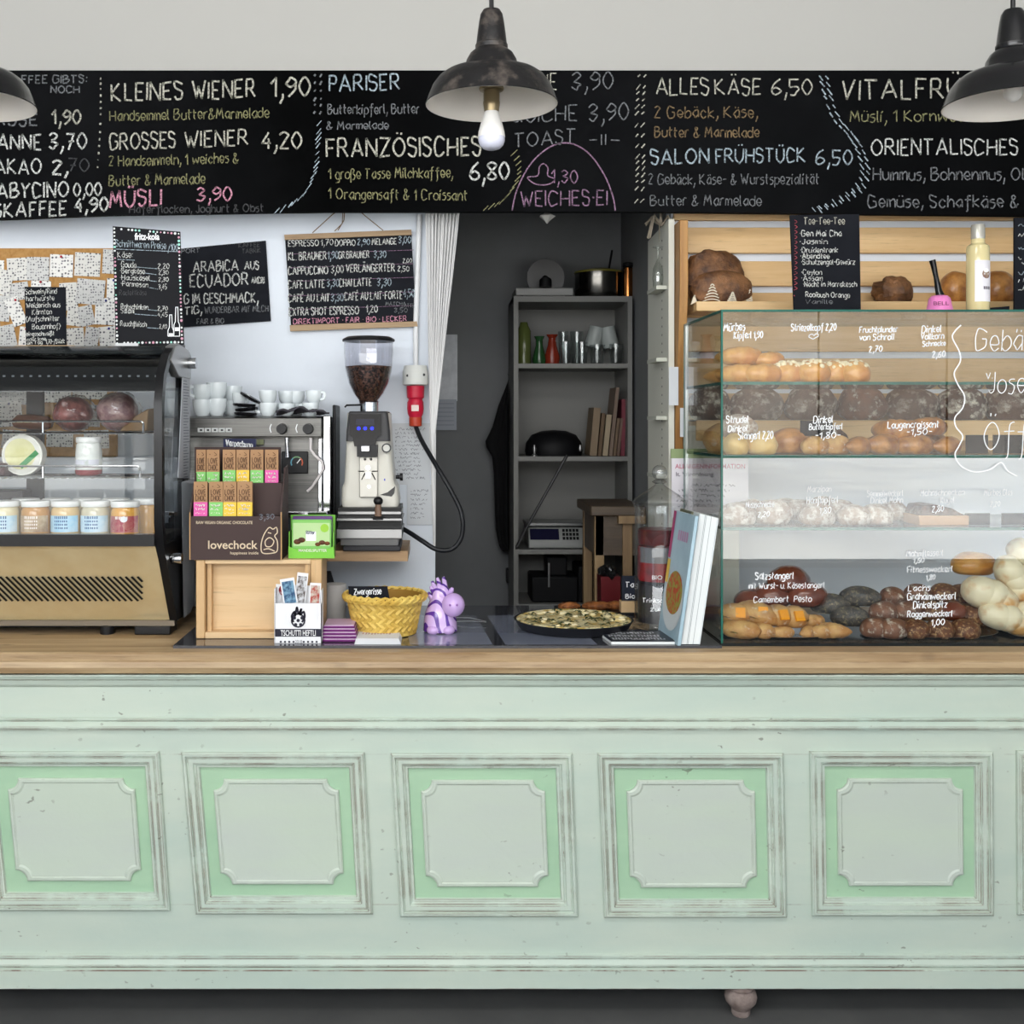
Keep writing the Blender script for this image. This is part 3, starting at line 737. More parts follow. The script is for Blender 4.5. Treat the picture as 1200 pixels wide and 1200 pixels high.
pl = thing('plug', 'red industrial plug with black cable hanging from the grey socket', 'plug', P(487, 497, .655))
obj('body', MB().lathe([(mm(6), 0), (mm(7), mm(1)), (mm(7.2), mm(10)), (mm(9), mm(14)), (mm(9.8), mm(20)), (mm(9.5), mm(27)), (mm(8), mm(31)), (mm(10), mm(33)), (mm(10.5), mm(46)), (mm(10), mm(46.5))], (sx, sy, Z(499, .68)), 20), mat('plug_red', (176, 24, 52), .35), pl)
obj('cable_gland', MB().lathe([(mm(5.2), -mm(1)), (mm(7.4), 0), (mm(7.6), mm(9)), (mm(7), mm(11))], (sx, sy, Z(499, .68)), 14), mat('gland_orange', (170, 58, 34), .4), pl)
obj('rating_label', MB().box(sx - mm(4.5), sx + mm(4), sy - mm(10.4), sy - mm(9.6), Z(482, .68), Z(475, .68)), mat('label_pale', (214, 196, 190), .6), pl)
cab = [(487, 499, .655), (494, 516, .62), (512, 547, .55), (530, 578, .52), (541, 603, .5), (541, 628, .5), (530, 643, .5), (512, 644, .5), (495, 634, .51), (478, 623, .54), (466, 617, .56)]
pts = [P(*q) for q in cab]
sp = []
for i in range(len(pts) - 1):
    p0, p1, p2, p3 = pts[max(i - 1, 0)], pts[i], pts[i + 1], pts[min(i + 2, len(pts) - 1)]
    for k in range(6):
        t = k / 6; sp.append(.5 * (2 * p1 + (p2 - p0) * t + (2 * p0 - 5 * p1 + 4 * p2 - p3) * t * t + (3 * p1 - p0 - 3 * p2 + p3) * t ** 3))
sp.append(pts[-1])
obj('cable', MB().loft(sp, .0075, 10), mat('rubber', (22, 24, 28), .4), pl)
for nm, lb, (a, t, b, bt), n in (('notice_sheet', 'handwritten white sheet taped to the wall beside the grinder', (459, 496, 504, 568), 13), ('notice_sheet', 'shorter white note taped below the handwritten sheet near the cable', (477, 568, 508, 615), 7)):
    Y = PY - .003 - (.002 if n == 7 else 0)
    o = tag(obj(nm, MB().box(X(a, Y), X(b, Y), Y, Y + .001, Z(bt, Y), Z(t, Y)), mat('sheet', (206, 210, 214), .8)), lb, 'paper', 'notes on the wall by the grinder')
    m = MB()
    for k in range(n): scribble(m, a + 4, b - 5 - rng.random() * 8, t + 8 + k * (bt - t - 10) / n, 2.5, Y, .45, .0006)
    obj('handwriting', m, mat('pencil', (120, 124, 132), .9), o, flip=False)
o = tag(obj('card_holder', MB().hexa([P(379, 687, .66), P(393, 687, .66), P(392, 686, .70), P(379, 686, .719), P(379, 669, .66), P(387, 669, .66), P(388, 669, .70), P(379, 669, .719)]), mat('grey_plastic', (52, 52, 56), .4)), 'small dark box fixed to the white wall below the plank shelf', 'box')

# string curtain at the opening
cu = MB()
for k in range(34):
    u = k / 33
    xt = 499 + u * 39; xb = 505 + u * 4.5
    n = 7; pts = []
    for j in range(n):
        t = j / (n - 1); e = t ** 1.0
        pts.append(P(xt + (xb - xt) * e + math.sin(k * 2.1 + j) * .5 * (1 - t), 246 + t * 262, .655 + .012 * math.sin(k * 1.7)))
    cu.loft(pts, .0024, 5)
cc = tag(obj('string_curtain', cu, mat('curtain_string', (214, 214, 214), .85), flip=False), 'white string curtain gathered at the edge of the doorway', 'curtain')
obj('gathered_end', MB().loft([P(507, 500, .655), P(508, 560, .66), P(509, 640, .665)], [.012, .008, .004], 8), mat('curtain_string', (214, 214, 214)), cc)

# ------------------------------------------------------------------ cooler on the counter
fx1 = -.735; fx0 = -1.72
fr_ = thing('display_cooler', 'black countertop display cooler with curved glass front and mirror steel base', 'cooler', (-1.2, .3, .967))
def yz(py, y): return (y, Z(py, y))
side = [(.235, 1.005), (.075, 1.235), (.055, 1.30), (.052, 1.62), (.075, 1.70), (.13, 1.755), (.20, 1.787), (.235, 1.79)]
inner = [(.262, 1.005), (.103, 1.240), (.083, 1.30), (.080, 1.615), (.10, 1.685), (.15, 1.735), (.21, 1.762), (.235, 1.765)]
for nm, x0, x1 in (('side_frame', fx1 - .022, fx1), ('side_frame', fx0, fx0 + .022)):
    m = MB(); m.prismx(side + inner[::-1], x0, x1)
    m.prismx([(.235, 1.765), (.235, 1.79), (.40, 1.778), (.40, 1.753)], x0, x1)
    m.prismx([(.375, 1.0), (.40, 1.0), (.40, 1.77), (.375, 1.77)], x0, x1)
    m.prismx([(.245, 1.005), (.375, 1.005), (.375, 1.235), (.10, 1.235)], x0 + .004, x1 - .004)
    obj(nm, m, mat('cooler_black', (20, 20, 22), .3), fr_)
obj('side_glass', MB().prismx([(.10, 1.235), (.38, 1.235), (.38, 1.755), (.21, 1.765), (.14, 1.735), (.09, 1.66), (.08, 1.5), (.082, 1.3)], fx1 - .014, fx1 - .008), thin_glass('grey_glass', (.80, .82, .84)), fr_)
obj('side_cap', MB().prismx([(.24, 1.70), (.14, 1.742), (.19, 1.785), (.24, 1.795), (.36, 1.785), (.40, 1.77), (.40, 1.70)], fx1 - .024, fx1 + .004), mat('cap_silver', (168, 168, 168), .35, .7), fr_, bev=.003)
obj('hinge_knob', MB().lathe([(.016, 0), (.016, .03)], (0, 0, 0), 18).xform(Matrix.Translation((fx1 - .002, .36, 1.745)) @ Matrix.Rotation(math.pi / 2, 4, 'Y')), CHROME, fr_)
obj('hinge_knob', MB().lathe([(.016, 0), (.016, .03)], (0, 0, 0), 18).xform(Matrix.Translation((fx1 - .002, .17, 1.19)) @ Matrix.Rotation(math.pi / 2, 4, 'Y')), CHROME, fr_)
mirror = mat('steel_reflection_tint', (240, 226, 186), .22, .5, c2=(226, 208, 164), scale=5, spec=.5)  # golden reflection of the wood is put into the base colours
obj('steel_panel', MB().hexa([(fx0 + .01, .2355, 1.007), (fx1 - .012, .2355, 1.007), (fx1 - .012, .26, 1.007), (fx0 + .01, .26, 1.007), (fx0 + .01, .0755, 1.234), (fx1 - .024, .0755, 1.234), (fx1 - .024, .10, 1.234), (fx0 + .01, .10, 1.234)]), mirror, fr_)
# vent slots on the sloping steel panel
vm = MB(); A = Vector((0, .0745, 1.234)); B = Vector((0, .2345, 1.007)); nrm = Vector((0, -.8, -.57)) * .0012
def sl(px, py):
    t = (py - 641) / 87; p = A.lerp(B, t) + nrm
    return Vector((X(px, p.y), p.y, p.z))
for k in range(-8, 24):
    x = k * 7.0; a, b, c_, d = (x, 675.5), (x + 29 if x + 29 < 167 else 167, 675.5 + min(29, 167 - x)), None, None
    p0 = (x, 675.5); ex = min(x + 29, 167); p1 = (ex, 675.5 + (ex - x))
    if ex - x < 2: continue
    q = [sl(p0[0] - 1.2, p0[1] + .6), sl(p0[0] + 1.2, p0[1] - .6), sl(p1[0] + 1.2, p1[1] - .6), sl(p1[0] - 1.2, p1[1] + .6)]
    vm.quad(*q)
obj('vent_slots', vm, mat('slot_black', (8, 8, 8), .8), fr_, flip=False)
obj('bottom_lip', MB().box(fx0, fx1 - .006, .225, .25, .992, 1.007), mat('lip_steel', (120, 112, 100), .3, 1.0), fr_)
obj('underside', MB().box(fx0, fx1 - .02, .26, .40, .990, 1.004), BLACKM, fr_)
obj('compressor_grille', MB().box(fx0, X(100, .3), .30, .34, .975, .99), BLACKM, fr_)
obj('corner_bracket', MB().box(X(158, .22), X(200, .22), .215, .30, .968, .992), BLACKP, fr_, bev=.003)
for x in (X(121, .2), X(-160, .2)):
    for y in (.24, .36):
        obj('foot', MB().lathe([(.020, 0), (.020, .022), (.016, .026)], (x, y, .967), 16), BLACKP, fr_)
# deck, glass, top
obj('deck', MB().box(fx0 + .02, fx1 - .022, .082, .38, 1.236, 1.255), mat('deck_steel', (150, 140, 120), .35, .8), fr_)
obj('front_sill', MB().box(fx0 + .02, fx1 - .022, .056, .082, 1.236, 1.268), mat('cooler_black', (20, 20, 22), .3), fr_)
gl = MB(); tg_ = MB(); prof = [(.0562, 1.268), (.056, 1.40), (.056, 1.52), (.056, 1.652), (.059, 1.675), (.08, 1.71), (.132, 1.75), (.20, 1.782)]
gx0, gx1 = fx0 + .022, fx1 - .022
for (y0, z0), (y1, z1) in zip(prof, prof[1:]): (gl if z1 < 1.66 else tg_).quad((gx0, y0, z0), (gx1, y0, z0), (gx1, y1, z1), (gx0, y1, z1))
obj('front_glass', gl, thin_glass('front_glass', (.97, .98, .98), .032), fr_)
obj('curved_glass', tg_, thin_glass('smoked_glass', (.42, .44, .45), .03), fr_)
obj('light_bar', MB().prismx([(.10, 1.672), (.374, 1.672), (.374, 1.752), (.18, 1.752), (.10, 1.722)], gx0, gx1), mat('cooler_black', (20, 20, 22), .3), fr_)
leds = MB()
for k in range(24): leds.box(X(-60 + k * 10.5, .098), X(-57 + k * 10.5, .098), .0985, .10, 1.694, 1.699)
obj('led_strip', leds, mat('led', (210, 216, 220), .3), fr_)
obj('top_panel', MB().prismx([(.15, 1.758), (.20, 1.785), (.235, 1.788), (.40, 1.778), (.40, 1.758), (.2, 1.752)], gx0, gx1), mat('top_smoke', (36, 40, 42), .15), fr_)
obj('top_rail', MB().box(gx0, gx1, .078, .10, 1.655, 1.674), mat('cooler_black', (20, 20, 22), .3), fr_)
bk = MB()
for x0_, x1_ in ((fx0, X(-30, .38)), (X(33, .39), X(52, .39)), (fx1 - .03, fx1 - .01)): bk.box(x0_, x1_, .375, .393, 1.25, 1.75)
bk.box(fx0, fx1 - .01, .375, .393, 1.25, 1.27).box(fx0, fx1 - .01, .375, .393, 1.665, 1.75)
obj('rear_door_frame', bk, mat('cooler_grey', (58, 60, 62), .4), fr_)
obj('rear_door_glass', MB().box(fx0, fx1 - .02, .381, .386, 1.27, 1.665), thin_glass('front_glass'), fr_)
for zz, pxr, nm in ((1.541, 168, 'upper'), (1.416, 164, 'lower')):
    sh = MB()
    xa, xb = fx0 + .03, X(pxr + 12, .18)
    for y in (.175, .24, .30, .36): sh.loft([(xa, y, zz), (xb, y, zz)], .0028, 6)
    for k in range(44):
        x = xa + (xb - xa) * k / 43; sh.loft([(x, .175, zz - .003), (x, .36, zz - .003)], .0014, 5)
    so = obj('wire_shelf', sh, CHROME, fr_, flip=False)
    ra = MB(); xe = X(pxr, .17); zr = zz + .032
    ra.loft([(xa, .17, zr), (xe - .006, .17, zr), (xe, .17, zr - .006), (xe, .17, zz)], .0032, 8)
    for px in (-70, 50): ra.loft([(X(px, .17), .17, zr), (X(px, .17), .17, zz)], .0026, 6)
    obj('guard_rail', ra, CHROME, so, flip=False)
# paper strip and leaning cards on the cooler's side
rs = tag(obj('paper_strip', MB().hexa([(fx1 + .001, .235, Z(560, .235)), (fx1 + .0016, .385, Z(560, .40) + .004), (fx1 + .003, .385, Z(560, .40)), (fx1 + .0026, .235, Z(560, .235)), (fx1 + .001, .29, 1.70), (fx1 + .0016, .385, 1.70), (fx1 + .003, .385, 1.70), (fx1 + .0026, .29, 1.70)]), mat('receipt', (196, 198, 204), .7)), 'long printed paper strip stuck to the glass side of the cooler', 'paper')
rm = MB()
for k in range(34):
    z = 1.69 - k * .0085; rm.box(fx1 + .003, fx1 + .0034, .30, .30 + .08 * rng.uniform(.5, 1), z, z + .002)
obj('print', rm, mat('pencil', (120, 124, 132), .9), rs)
cards = thing('clear_bag', 'grey translucent bag hanging down the side of the cooler', 'bag', (fx1 + .02, .35, 1.0))
obj('bag', MB().hexa([(fx1 + .003, .30, 1.0), (fx1 + .012, .36, 1.02), (fx1 + .010, .40, 1.02), (fx1 + .003, .40, 1.0), (fx1 + .003, .27, 1.40), (fx1 + .022, .36, 1.39), (fx1 + .02, .42, 1.39), (fx1 + .003, .42, 1.40)]), mat('bag_grey', (172, 178, 186), .3), cards, bev=.003)

# food in the cooler -------------------------------------------------
JG = thin_glass('clear_glass')
def jar(name, label, px, y, content, lab, label_fn=None, scale=1.0, group='spread jars in the cooler'):
    x = X(px, y); z = 1.2555
    t = thing(name, label, 'jar', (x, y, z), group)
    r = .039 * scale; h = .083 * scale
    obj('jar_glass', MB().lathe([(r * .86, 0), (r * .98, .004), (r, .010), (r, h * .82), (r * .93, h * .93), (r * .86, h)], (x, y, z), 28), mat('jar_' + content, dict(cream=(214, 205, 170), brown=(186, 140, 84), beige=(206, 178, 128), ochre=(204, 152, 70), grey=(196, 190, 166))[content], .15, coat=.6), t)
    obj('lid', MB().lathe([(r * .97, h), (r, h + .002), (r, h + .013), (r * .95, h + .016), (r * .4, h + .0165)], (x, y, z), 28), mat('jar_lid', (226, 228, 226), .3), t)
    if lab:
        m = MB(); rr = r + .0006; n = 14
        def at(u, zz, e=0): a = -math.pi / 2 + (u - .5) * 2.5; return (x + (rr + e) * math.cos(a), y + (rr + e) * math.sin(a), z + zz)
        for k in range(n): m.quad(at(k / n, h * .18), at((k + 1) / n, h * .18), at((k + 1) / n, h * .72), at(k / n, h * .72))
        lo = obj('jar_label', m, mat('lab_' + lab, dict(blue=(148, 196, 222), lightblue=(170, 206, 226), red=(150, 38, 62), brown=(196, 178, 148))[lab], .5, c2=dict(blue=(186, 216, 232), lightblue=(206, 224, 234), red=(176, 120, 110), brown=(150, 120, 90))[lab], scale=26), t, flip=False)
        p = MB()
        for row in range(4 if lab != 'red' else 1):
            zz = h * (.62 - row * .11)
            for k in range(7):
                u = .30 + k * .055 + rng.uniform(0, .015)
                p.quad(at(u, zz, .0005), at(u + .03, zz, .0005), at(u + .03, zz + h * (.06 if row else .09), .0005), at(u, zz + h * (.06 if row else .09), .0005))
        obj('label_print', p, mat('label_ink', (60, 90, 140), .6) if 'blue' in lab else mat('label_ink_w', (236, 226, 220), .6), t, flip=False)
        if lab == 'red':
            p = MB(); c0 = h * .36; 
            for k in range(16):
                a0, a1 = 2 * math.pi * k / 16, 2 * math.pi * (k + 1) / 16
                p.add([at(.5, h * .42, .0004), at(.5 + .36 * math.cos(a0), h * (.42 + .2 * math.sin(a0)), .0004), at(.5 + .36 * math.cos(a1), h * (.42 + .2 * math.sin(a1)), .0004)], [(0, 1, 2)])
            obj('red_oval', p, mat('lab_red2', (146, 26, 56), .5), t, flip=False)
            p = MB()
            for k in range(12):
                a0, a1 = 2 * math.pi * k / 12, 2 * math.pi * (k + 1) / 12
                p.add([at(.56, h * .62, .0008), at(.56 + .1 * math.cos(a0), h * (.62 + .1 * math.sin(a0)), .0008), at(.56 + .1 * math.cos(a1), h * (.62 + .1 * math.sin(a1)), .0008)], [(0, 1, 2)])
            obj('round_sticker', p, mat('sticker_w', (222, 226, 232), .5), t, flip=False)
    return t
jar('spread_jar', 'cream spread jar with pale label at the picture edge, bottom of the cooler', 6, .13, 'cream', 'lightblue')
jar('spread_jar', 'jar of brown chunky spread with patterned label on the cooler deck', 42, .13, 'brown', 'brown')
jar('spread_jar', 'beige spread jar with blue label next to the brown patterned jar', 77, .13, 'beige', 'blue')
jar('spread_jar', 'greyish spread jar with blue label beside the red-labelled jar', 112, .13, 'grey', 'lightblue')
jar('spread_jar', 'ochre spread jar with a red oval label, front of the cooler deck', 147, .115, 'ochre', 'red')
jar('spread_jar', 'cream jar with pale label at the outer end of the cooler deck', -32, .13, 'cream', 'lightblue')
for k, (px, ct, lb) in enumerate([(172, 'ochre', 'ochre jar without visible label in the corner behind the red-labelled jar'), (136, 'beige', 'white-lidded jar standing behind the red-labelled jar'), (102, 'cream', 'white-lidded jar standing behind the greyish blue-labelled jar'), (66, 'grey', 'white-lidded jar standing behind the beige blue-labelled jar'), (30, 'beige', 'white-lidded jar standing behind the brown patterned jar')]):
    jar('spread_jar', lb, px, .22 + (k == 0) * .0, ct, None)
# yogurt jar and cheese on the lower wire shelf
yx, yy, yzz = X(104, .22), .22, 1.4195
yj = thing('yogurt_jar', 'white yogurt jar with a dark red fruit layer on the lower wire shelf', 'jar', (yx, yy, yzz))
obj('jar_glass', MB().lathe([(.030, 0), (.036, .004), (.037, .010), (.037, .06), (.034, .088), (.031, .093)], (yx, yy, yzz), 26), mat('yogurt', (226, 230, 226), .15, coat=.5), yj)
obj('fruit_layer', MB().lathe([(.0302, -.0002), (.0365, .004), (.0375, .010), (.0375, .017)], (yx, yy, yzz), 26), mat('fruit_red', (120, 20, 32), .25), yj)
obj('lid', MB().lathe([(.034, .093), (.035, .095), (.035, .106), (.033, .109), (.01, .1095)], (yx, yy, yzz), 26), mat('jar_lid', (226, 228, 226), .3), yj)
m = MB()
for k in range(10):
    a0, a1 = [-math.pi / 2 + (u - 5) * .22 for u in (k, k + 1)]
    m.quad(*[(yx + .0376 * math.cos(a), yy + .0376 * math.sin(a), yzz + z) for a, z in ((a0, .026), (a1, .026), (a1, .046), (a0, .046))])
obj('jar_label', m, mat('lab_pale', (206, 208, 218), .6, c2=(150, 170, 140), scale=40, thr=(.5, .8)), yj, flip=False)
cw = thing('cheese_wheel', 'round cheese in white wrapper with a green band, upright on the lower wire shelf', 'cheese', (X(28, .24), .24, 1.4195))
cx, cz, rr = X(28, .24), 1.4195 + .058, .058
obj('wrapper', MB().disc_y(cx, cz, .225, .262, rr, 28).disc_y(cx, cz, .222, .225, rr * .93, 28, rr * .86), mat('cheese_wrap', (226, 226, 218), .5, bump=.5, bscale=50), cw)
obj('face', MB().disc_y(cx - .004, cz + .003, .2212, .222, rr * .76, 26), mat('cheese_face', (206, 204, 150), .5, c2=(222, 220, 180), scale=20), cw)
gb = MB(); gb.box(-.012, .052, .2195, .2212, -.007, .007); gb.xform(Matrix.Translation((cx + .006, 0, cz - .026)) @ Matrix.Rotation(math.radians(-42), 4, 'Y'))
obj('green_band', gb, mat('green_band', (60, 140, 84), .5), cw)
# wrapped ham on the upper wire shelf
HAM = mat('ham_meat', (150, 92, 88), .35, c2=(112, 62, 62), scale=46, thr=(.42, .58), coat=.25, bump=.5, bscale=40)
HAM2 = mat('ham_meat_grey', (134, 100, 104), .35, c2=(170, 140, 138), scale=50, thr=(.42, .6), coat=.25, bump=.5, bscale=40)
FOIL = thin_glass('cling_film', (.97, .97, .96), .06, .10)
def nz(sd, amp, fr):
    return lambda q: 1 + amp * noise.noise(Vector((q.x * fr + sd, q.y * fr, q.z * fr)))
for px, m_, lb, r in ((84, HAM, 'cut reddish ham in cling film on the upper wire shelf', .055), (136, HAM2, 'larger greyish ham in cling film next to the reddish ham', .060)):
    x = X(px, .27); z = 1.5447
    t = thing('wrapped_ham', lb, 'ham', (x, .27, z), 'hams in the cooler')
    obj('meat', MB().ell((x, .285, z + r * .93), (r, .07, r * .93), fn=nz(px, .10, 1.6)), m_, t)
    fl = MB().ell((x + .006, .285, z + r * .95), (r * 1.06, .074, r * .95), nu=26, nv=16, fn=nz(px + 3, .16, 4.0))
    obj('cling_film', fl, FOIL, t)
x = X(36, .3)
t = tag(obj('sausage', MB().loft([(x - .05, .3, 1.567), (x - .035, .3, 1.572), (x, .3, 1.572), (x + .045, .31, 1.568), (x + .06, .31, 1.566)], [.012, .021, .023, .02, .01], 14), mat('sausage_brown', (84, 52, 38), .35)), 'dark brown sausage lying beside the cut ham in the cooler', 'sausage')
x = X(166, .3)
bg = tag(obj('paper_bag', MB().hexa([(x - .05, .24, 1.545), (x + .03, .24, 1.545), (x + .03, .36, 1.545), (x - .05, .36, 1.545), (x - .035, .27, 1.575), (x + .032, .25, 1.61), (x + .032, .34, 1.615), (x - .03, .34, 1.58)]), mat('kraft_bag', (140, 116, 88), .7, bump=.4), bev=.006), 'brown paper bag at the end of the upper wire shelf in the cooler', 'bag')
x = X(6, .26)
tag(obj('dark_package', MB().box(x - .07, x + .022, .2, .3, 1.4195, 1.455), mat('pack_dark', (70, 40, 44), .4), bev=.004), 'dark red package beside the white cheese wheel in the cooler', 'package')
tag(obj('black_tray', MB().box(X(-30, .26), X(27, .26), .285, .37, 1.256, 1.285).box(X(-30, .26), X(22, .26), .29, .365, 1.285, 1.372), mat('pack_black', (58, 56, 58), .4), bev=.004), 'black food tray behind the cream jar in the cooler', 'tray')

# on top of the cooler ------------------------------------------------
TY = .36; tz = 1.783
cb2 = rotboard('cola_blackboard', 'black price board with dotted border and bottle drawing standing on the cooler', [(132, 265), (211, 271.5), (215.5, 404), (135.5, 405)], .335, .006, mat('print_black', (24, 25, 29), .6, spec=.12), 'price board')
KY = .335
bd = MB()
per = [((134, 268), (209.5, 274)), ((209.5, 274), (213.5, 401)), ((213.5, 401), (137.5, 402)), ((137.5, 402), (134, 268))]
bmats = [mat('dot_white', (225, 228, 228), .6), mat('dot_mint', (160, 220, 205), .6), mat('dot_pink', (205, 150, 170), .6)]
for (a, b), (c_, d) in per:
    n = int(math.dist((a, b), (c_, d)) / 4.2)
    for k in range(n):
        if rng.random() < .12: continue
        x, y = a + (c_ - a) * k / n, b + (d - b) * k / n
        r = M_(rng.uniform(.9, 1.7), KY); bd.mat(rng.choice((0, 0, 1, 2)))
        bd.add([(X(x, KY) + r * math.cos(2 * math.pi * i / 8), KY - .0016, Z(y, KY) + r * math.sin(2 * math.pi * i / 8)) for i in range(8)], [tuple(range(8))])
obj('dotted_border', bd, bmats, cb2, flip=False)
obj('printed_name', printed(MB(), 'fritz-kola', 158, 187, 281, 8, KY, bold=.03), PEN, cb2, flip=False)
for s, a, b, base, h, c, wd, rs_ in [('Schnittwaren Preise', 136, 195, 289, 8, 'blue', 1.1, -3), ('/100', 197, 209, 294, 8, 'blue', 1, 0), ('Käse:', 138, 156, 302, 7, 'white', 1, 0), ('·Gouda', 141, 160, 313, 7, 'white', 1.1, -1), ('2,20', 185, 199, 315, 6, 'white', 1, 0),
        ('·Bergkäse', 141, 170, 320, 6, 'white', 1.1, -1), ('2,30', 186, 198, 322, 5, 'white', 1, 0), ('·Hauskäsel', 141, 176, 328, 6, 'white', 1.1, -1), ('2,30', 186, 198, 330, 5, 'white', 1, 0), ('·Parmesan', 142, 174, 335, 6, 'white', 1.1, -2), ('3,45', 186, 196, 339, 6, 'white', 1, 0),
        ('Raclettkäse', 140, 172, 346, 6, 'dim', 1, 0), ('Rohschinken', 142, 174, 362, 6, 'white', 1.1, -1), ('2,70', 185, 197, 364, 5, 'white', 1, 0), ('Salami', 142, 158, 367, 6, 'white', 1.1, 0), ('4,45', 185, 197, 371, 5, 'white', 1, 0), ('·Rauchfleisch', 140, 172, 382, 6, 'white', 1.1, -1), ('2,40', 187, 196, 385, 5, 'white', 1, 0)]:
    obj('writing_line', write(MB(), s, a, b, base, h, KY, wd * .8, rs_, .12), CH[c], cb2, flip=False)
for a, b, c_, d in ((136, 292, 209, 295), (138, 304, 158, 305), (160, 313, 184, 315), (170, 320, 184, 322), (176, 329, 184, 330), (175, 337, 185, 339), (174, 363, 184, 364), (158, 368, 184, 370), (172, 384, 186, 385)):
    obj('ruled_line', line(MB(), [(a, b), (c_, d)], KY, .8, sm=False), CH['blue'], cb2, flip=False)
bo = MB()
for x0_, s_, top in ((197, .9, 369), (204, 1.05, 360)):
    bt = 394; sh_ = top + 16 * s_
    line(bo, [(x0_, bt), (x0_, sh_ + 4), (x0_ + 1.6, sh_), (x0_ + 2, top), (x0_ + 4.5, top), (x0_ + 5, sh_), (x0_ + 6.6, sh_ + 4), (x0_ + 6.6, bt), (x0_, bt)], KY, .9, sm=False)
    line(bo, [(x0_ + 1, sh_ + 9), (x0_ + 6, sh_ + 9)], KY, 4 * s_, sm=False, off=.0018)
obj('bottle_drawing', bo, PEN, cb2, flip=False)
obj('stand', MB().box(X(136, .335), X(163, .335), .325, .36, tz, Z(404, .335) + .004).mat(0), mat('acrylic', (210, 212, 214), .2), cb2)
obj('stand_back', MB().box(X(155, .345), X(212, .345), .345, .40, tz - .01, Z(403, .345)), BLACKP, cb2)
sb = rotboard('small_blackboard', 'small handwritten blackboard about smoked sausage standing on a wooden block', [(28.5, 336), (76.5, 336.5), (77.5, 405), (30.5, 405.5)], .335, .006, BOARD2)
obj('wooden_base', MB().box(X(20, .33), X(88, .33), .318, .37, tz - .008, Z(405, .33)), CRATEW, sb)
for s, a, b, base, h, wd in [('Schwein/Rind', 30, 67, 345, 6, 1.1), ('hartwürste', 31, 64, 353, 6, 1.1), ('Weiderich aus', 31, 71, 361, 6, 1.1), ('Kärnten', 38, 61, 369, 6, 1.1), ('(Aufschnitter', 31, 70, 377, 6, 1.1), ('Bauernhof)', 38, 71, 386, 6, 1.1), ('eingeschweißt', 31, 64, 394, 5, 1.1), ('oder lose', 32, 54, 400, 4, 1), ('am Tag', 32, 50, 404, 4, 1), ('1,70€/Stück'.replace('€', '-'), 54, 76, 403, 5, 1)]:
    obj('writing_line', write(MB(), s, a, b, base, h, .335, wd * .8, 1, .12), CH['white'], sb, flip=False)
tag(obj('card_stand', MB().box(X(90, .33), X(105, .33), .33, .35, tz - .006, Z(406, .33)), mat('acrylic', (210, 212, 214), .2), bev=.002), 'little white card stand beside the wooden block on the cooler', 'stand')
# ------------------------------------------------------------------ plank shelf, coffee machine, cups, grinder
plank_top = Z(645, .42)
tag(obj('plank_shelf', MB().box(-.95, X(478, .42), .405, PY - .001, Z(657, .42), plank_top), wood('plank_wood', (176, 146, 108), (150, 118, 82), 0, 1, .5)), 'wooden plank shelf on the white wall carrying the coffee machine and grinder', 'shelf')
ez = plank_top
em = thing('espresso_machine', 'brushed steel espresso machine with two black knobs and cups on its top', 'coffee machine', (X(300, .5), .55, ez))
EY = .47
exl, exr = X(203, EY), X(383, EY)
obj('housing', MB().box(exl, exr, EY + .05, .70, ez + .11, Z(488, EY)), STEEL, em, bev=.004)
obj('control_panel', MB().prismx([(EY, Z(512, EY)), (EY - .004, Z(490, EY)), (EY + .03, Z(487.5, EY)), (EY + .12, Z(487.5, EY)), (EY + .12, Z(513, EY))], exl, X(377, EY)), STEEL, em, bev=.002)
obj('side_column', MB().box(X(378, EY), X(387, EY), EY + .01, EY + .05, ez + .10, Z(487, EY)).box(X(372, EY), X(377, EY), EY + .015, EY + .05, ez + .10, Z(513, EY)), CHROME, em, bev=.003)
obj('rear_case', MB().box(X(387.5, EY), X(391, EY), EY + .06, .70, ez, Z(474, EY)), BLACKP, em, bev=.004)
obj('base', MB().box(exl, X(389, EY), EY - .04, .70, ez, ez + .105), mat('machine_black', (30, 30, 32), .35), em, bev=.004)
obj('drip_tray', MB().box(exl, X(384, EY - .05), EY - .06, EY + .1, ez + .105, ez + .118), CHROME, em, bev=.002)
obj('drip_front', MB().box(exl, X(384, EY - .06), EY - .062, EY - .058, ez + .03, ez + .10), mat('dark_glass', (62, 64, 70), .06), em)
for px in (331, 361.5):
    k = obj('knob', MB().disc_y(X(px, EY), Z(502.5, EY), EY - .035, EY - .004, M_(6.7, EY), 24, M_(5.6, EY)), BLACKP, em)
    obj('knob_ring', MB().disc_y(X(px, EY), Z(502.5, EY), EY - .006, EY + .001, M_(7.4, EY), 24), STEEL, k)
    obj('knob_mark', line(MB(), [(px - 13, 507), (px - 14.5, 502), (px - 13, 497)], EY - .003, 1.2), PEN, k, flip=False)
k = obj('knob', MB().disc_y(X(212, EY), Z(503, EY), EY - .035, EY - .004, M_(6.7, EY), 24, M_(5.6, EY)), BLACKP, em)
obj('steam_pipe', MB().loft([P(214, 513, EY + .01), P(214, 540, EY + .01), P(211, 552, EY - .01)], .008, 12).loft([P(217, 546, EY - .01), P(210, 548, EY - .02), P(208, 556, EY - .02), P(212, 565, EY - .02)], .003, 8), CHROME, em)
for i in range(5):
    px = 232 + i * 8.2
    b = obj('button', MB().box(X(px, EY), X(px + 7.4, EY), EY - .006, EY, Z(506.5, EY), Z(501.5, EY)), mat('button_pale', (204, 206, 206), .4), em, bev=.001)
    obj('button_icon', line(MB(), [(px + 2.2, 504), (px + 5, 504)], EY - .006, 2, .0008, False), BLACKP, b, flip=False)
GY = EY + .042
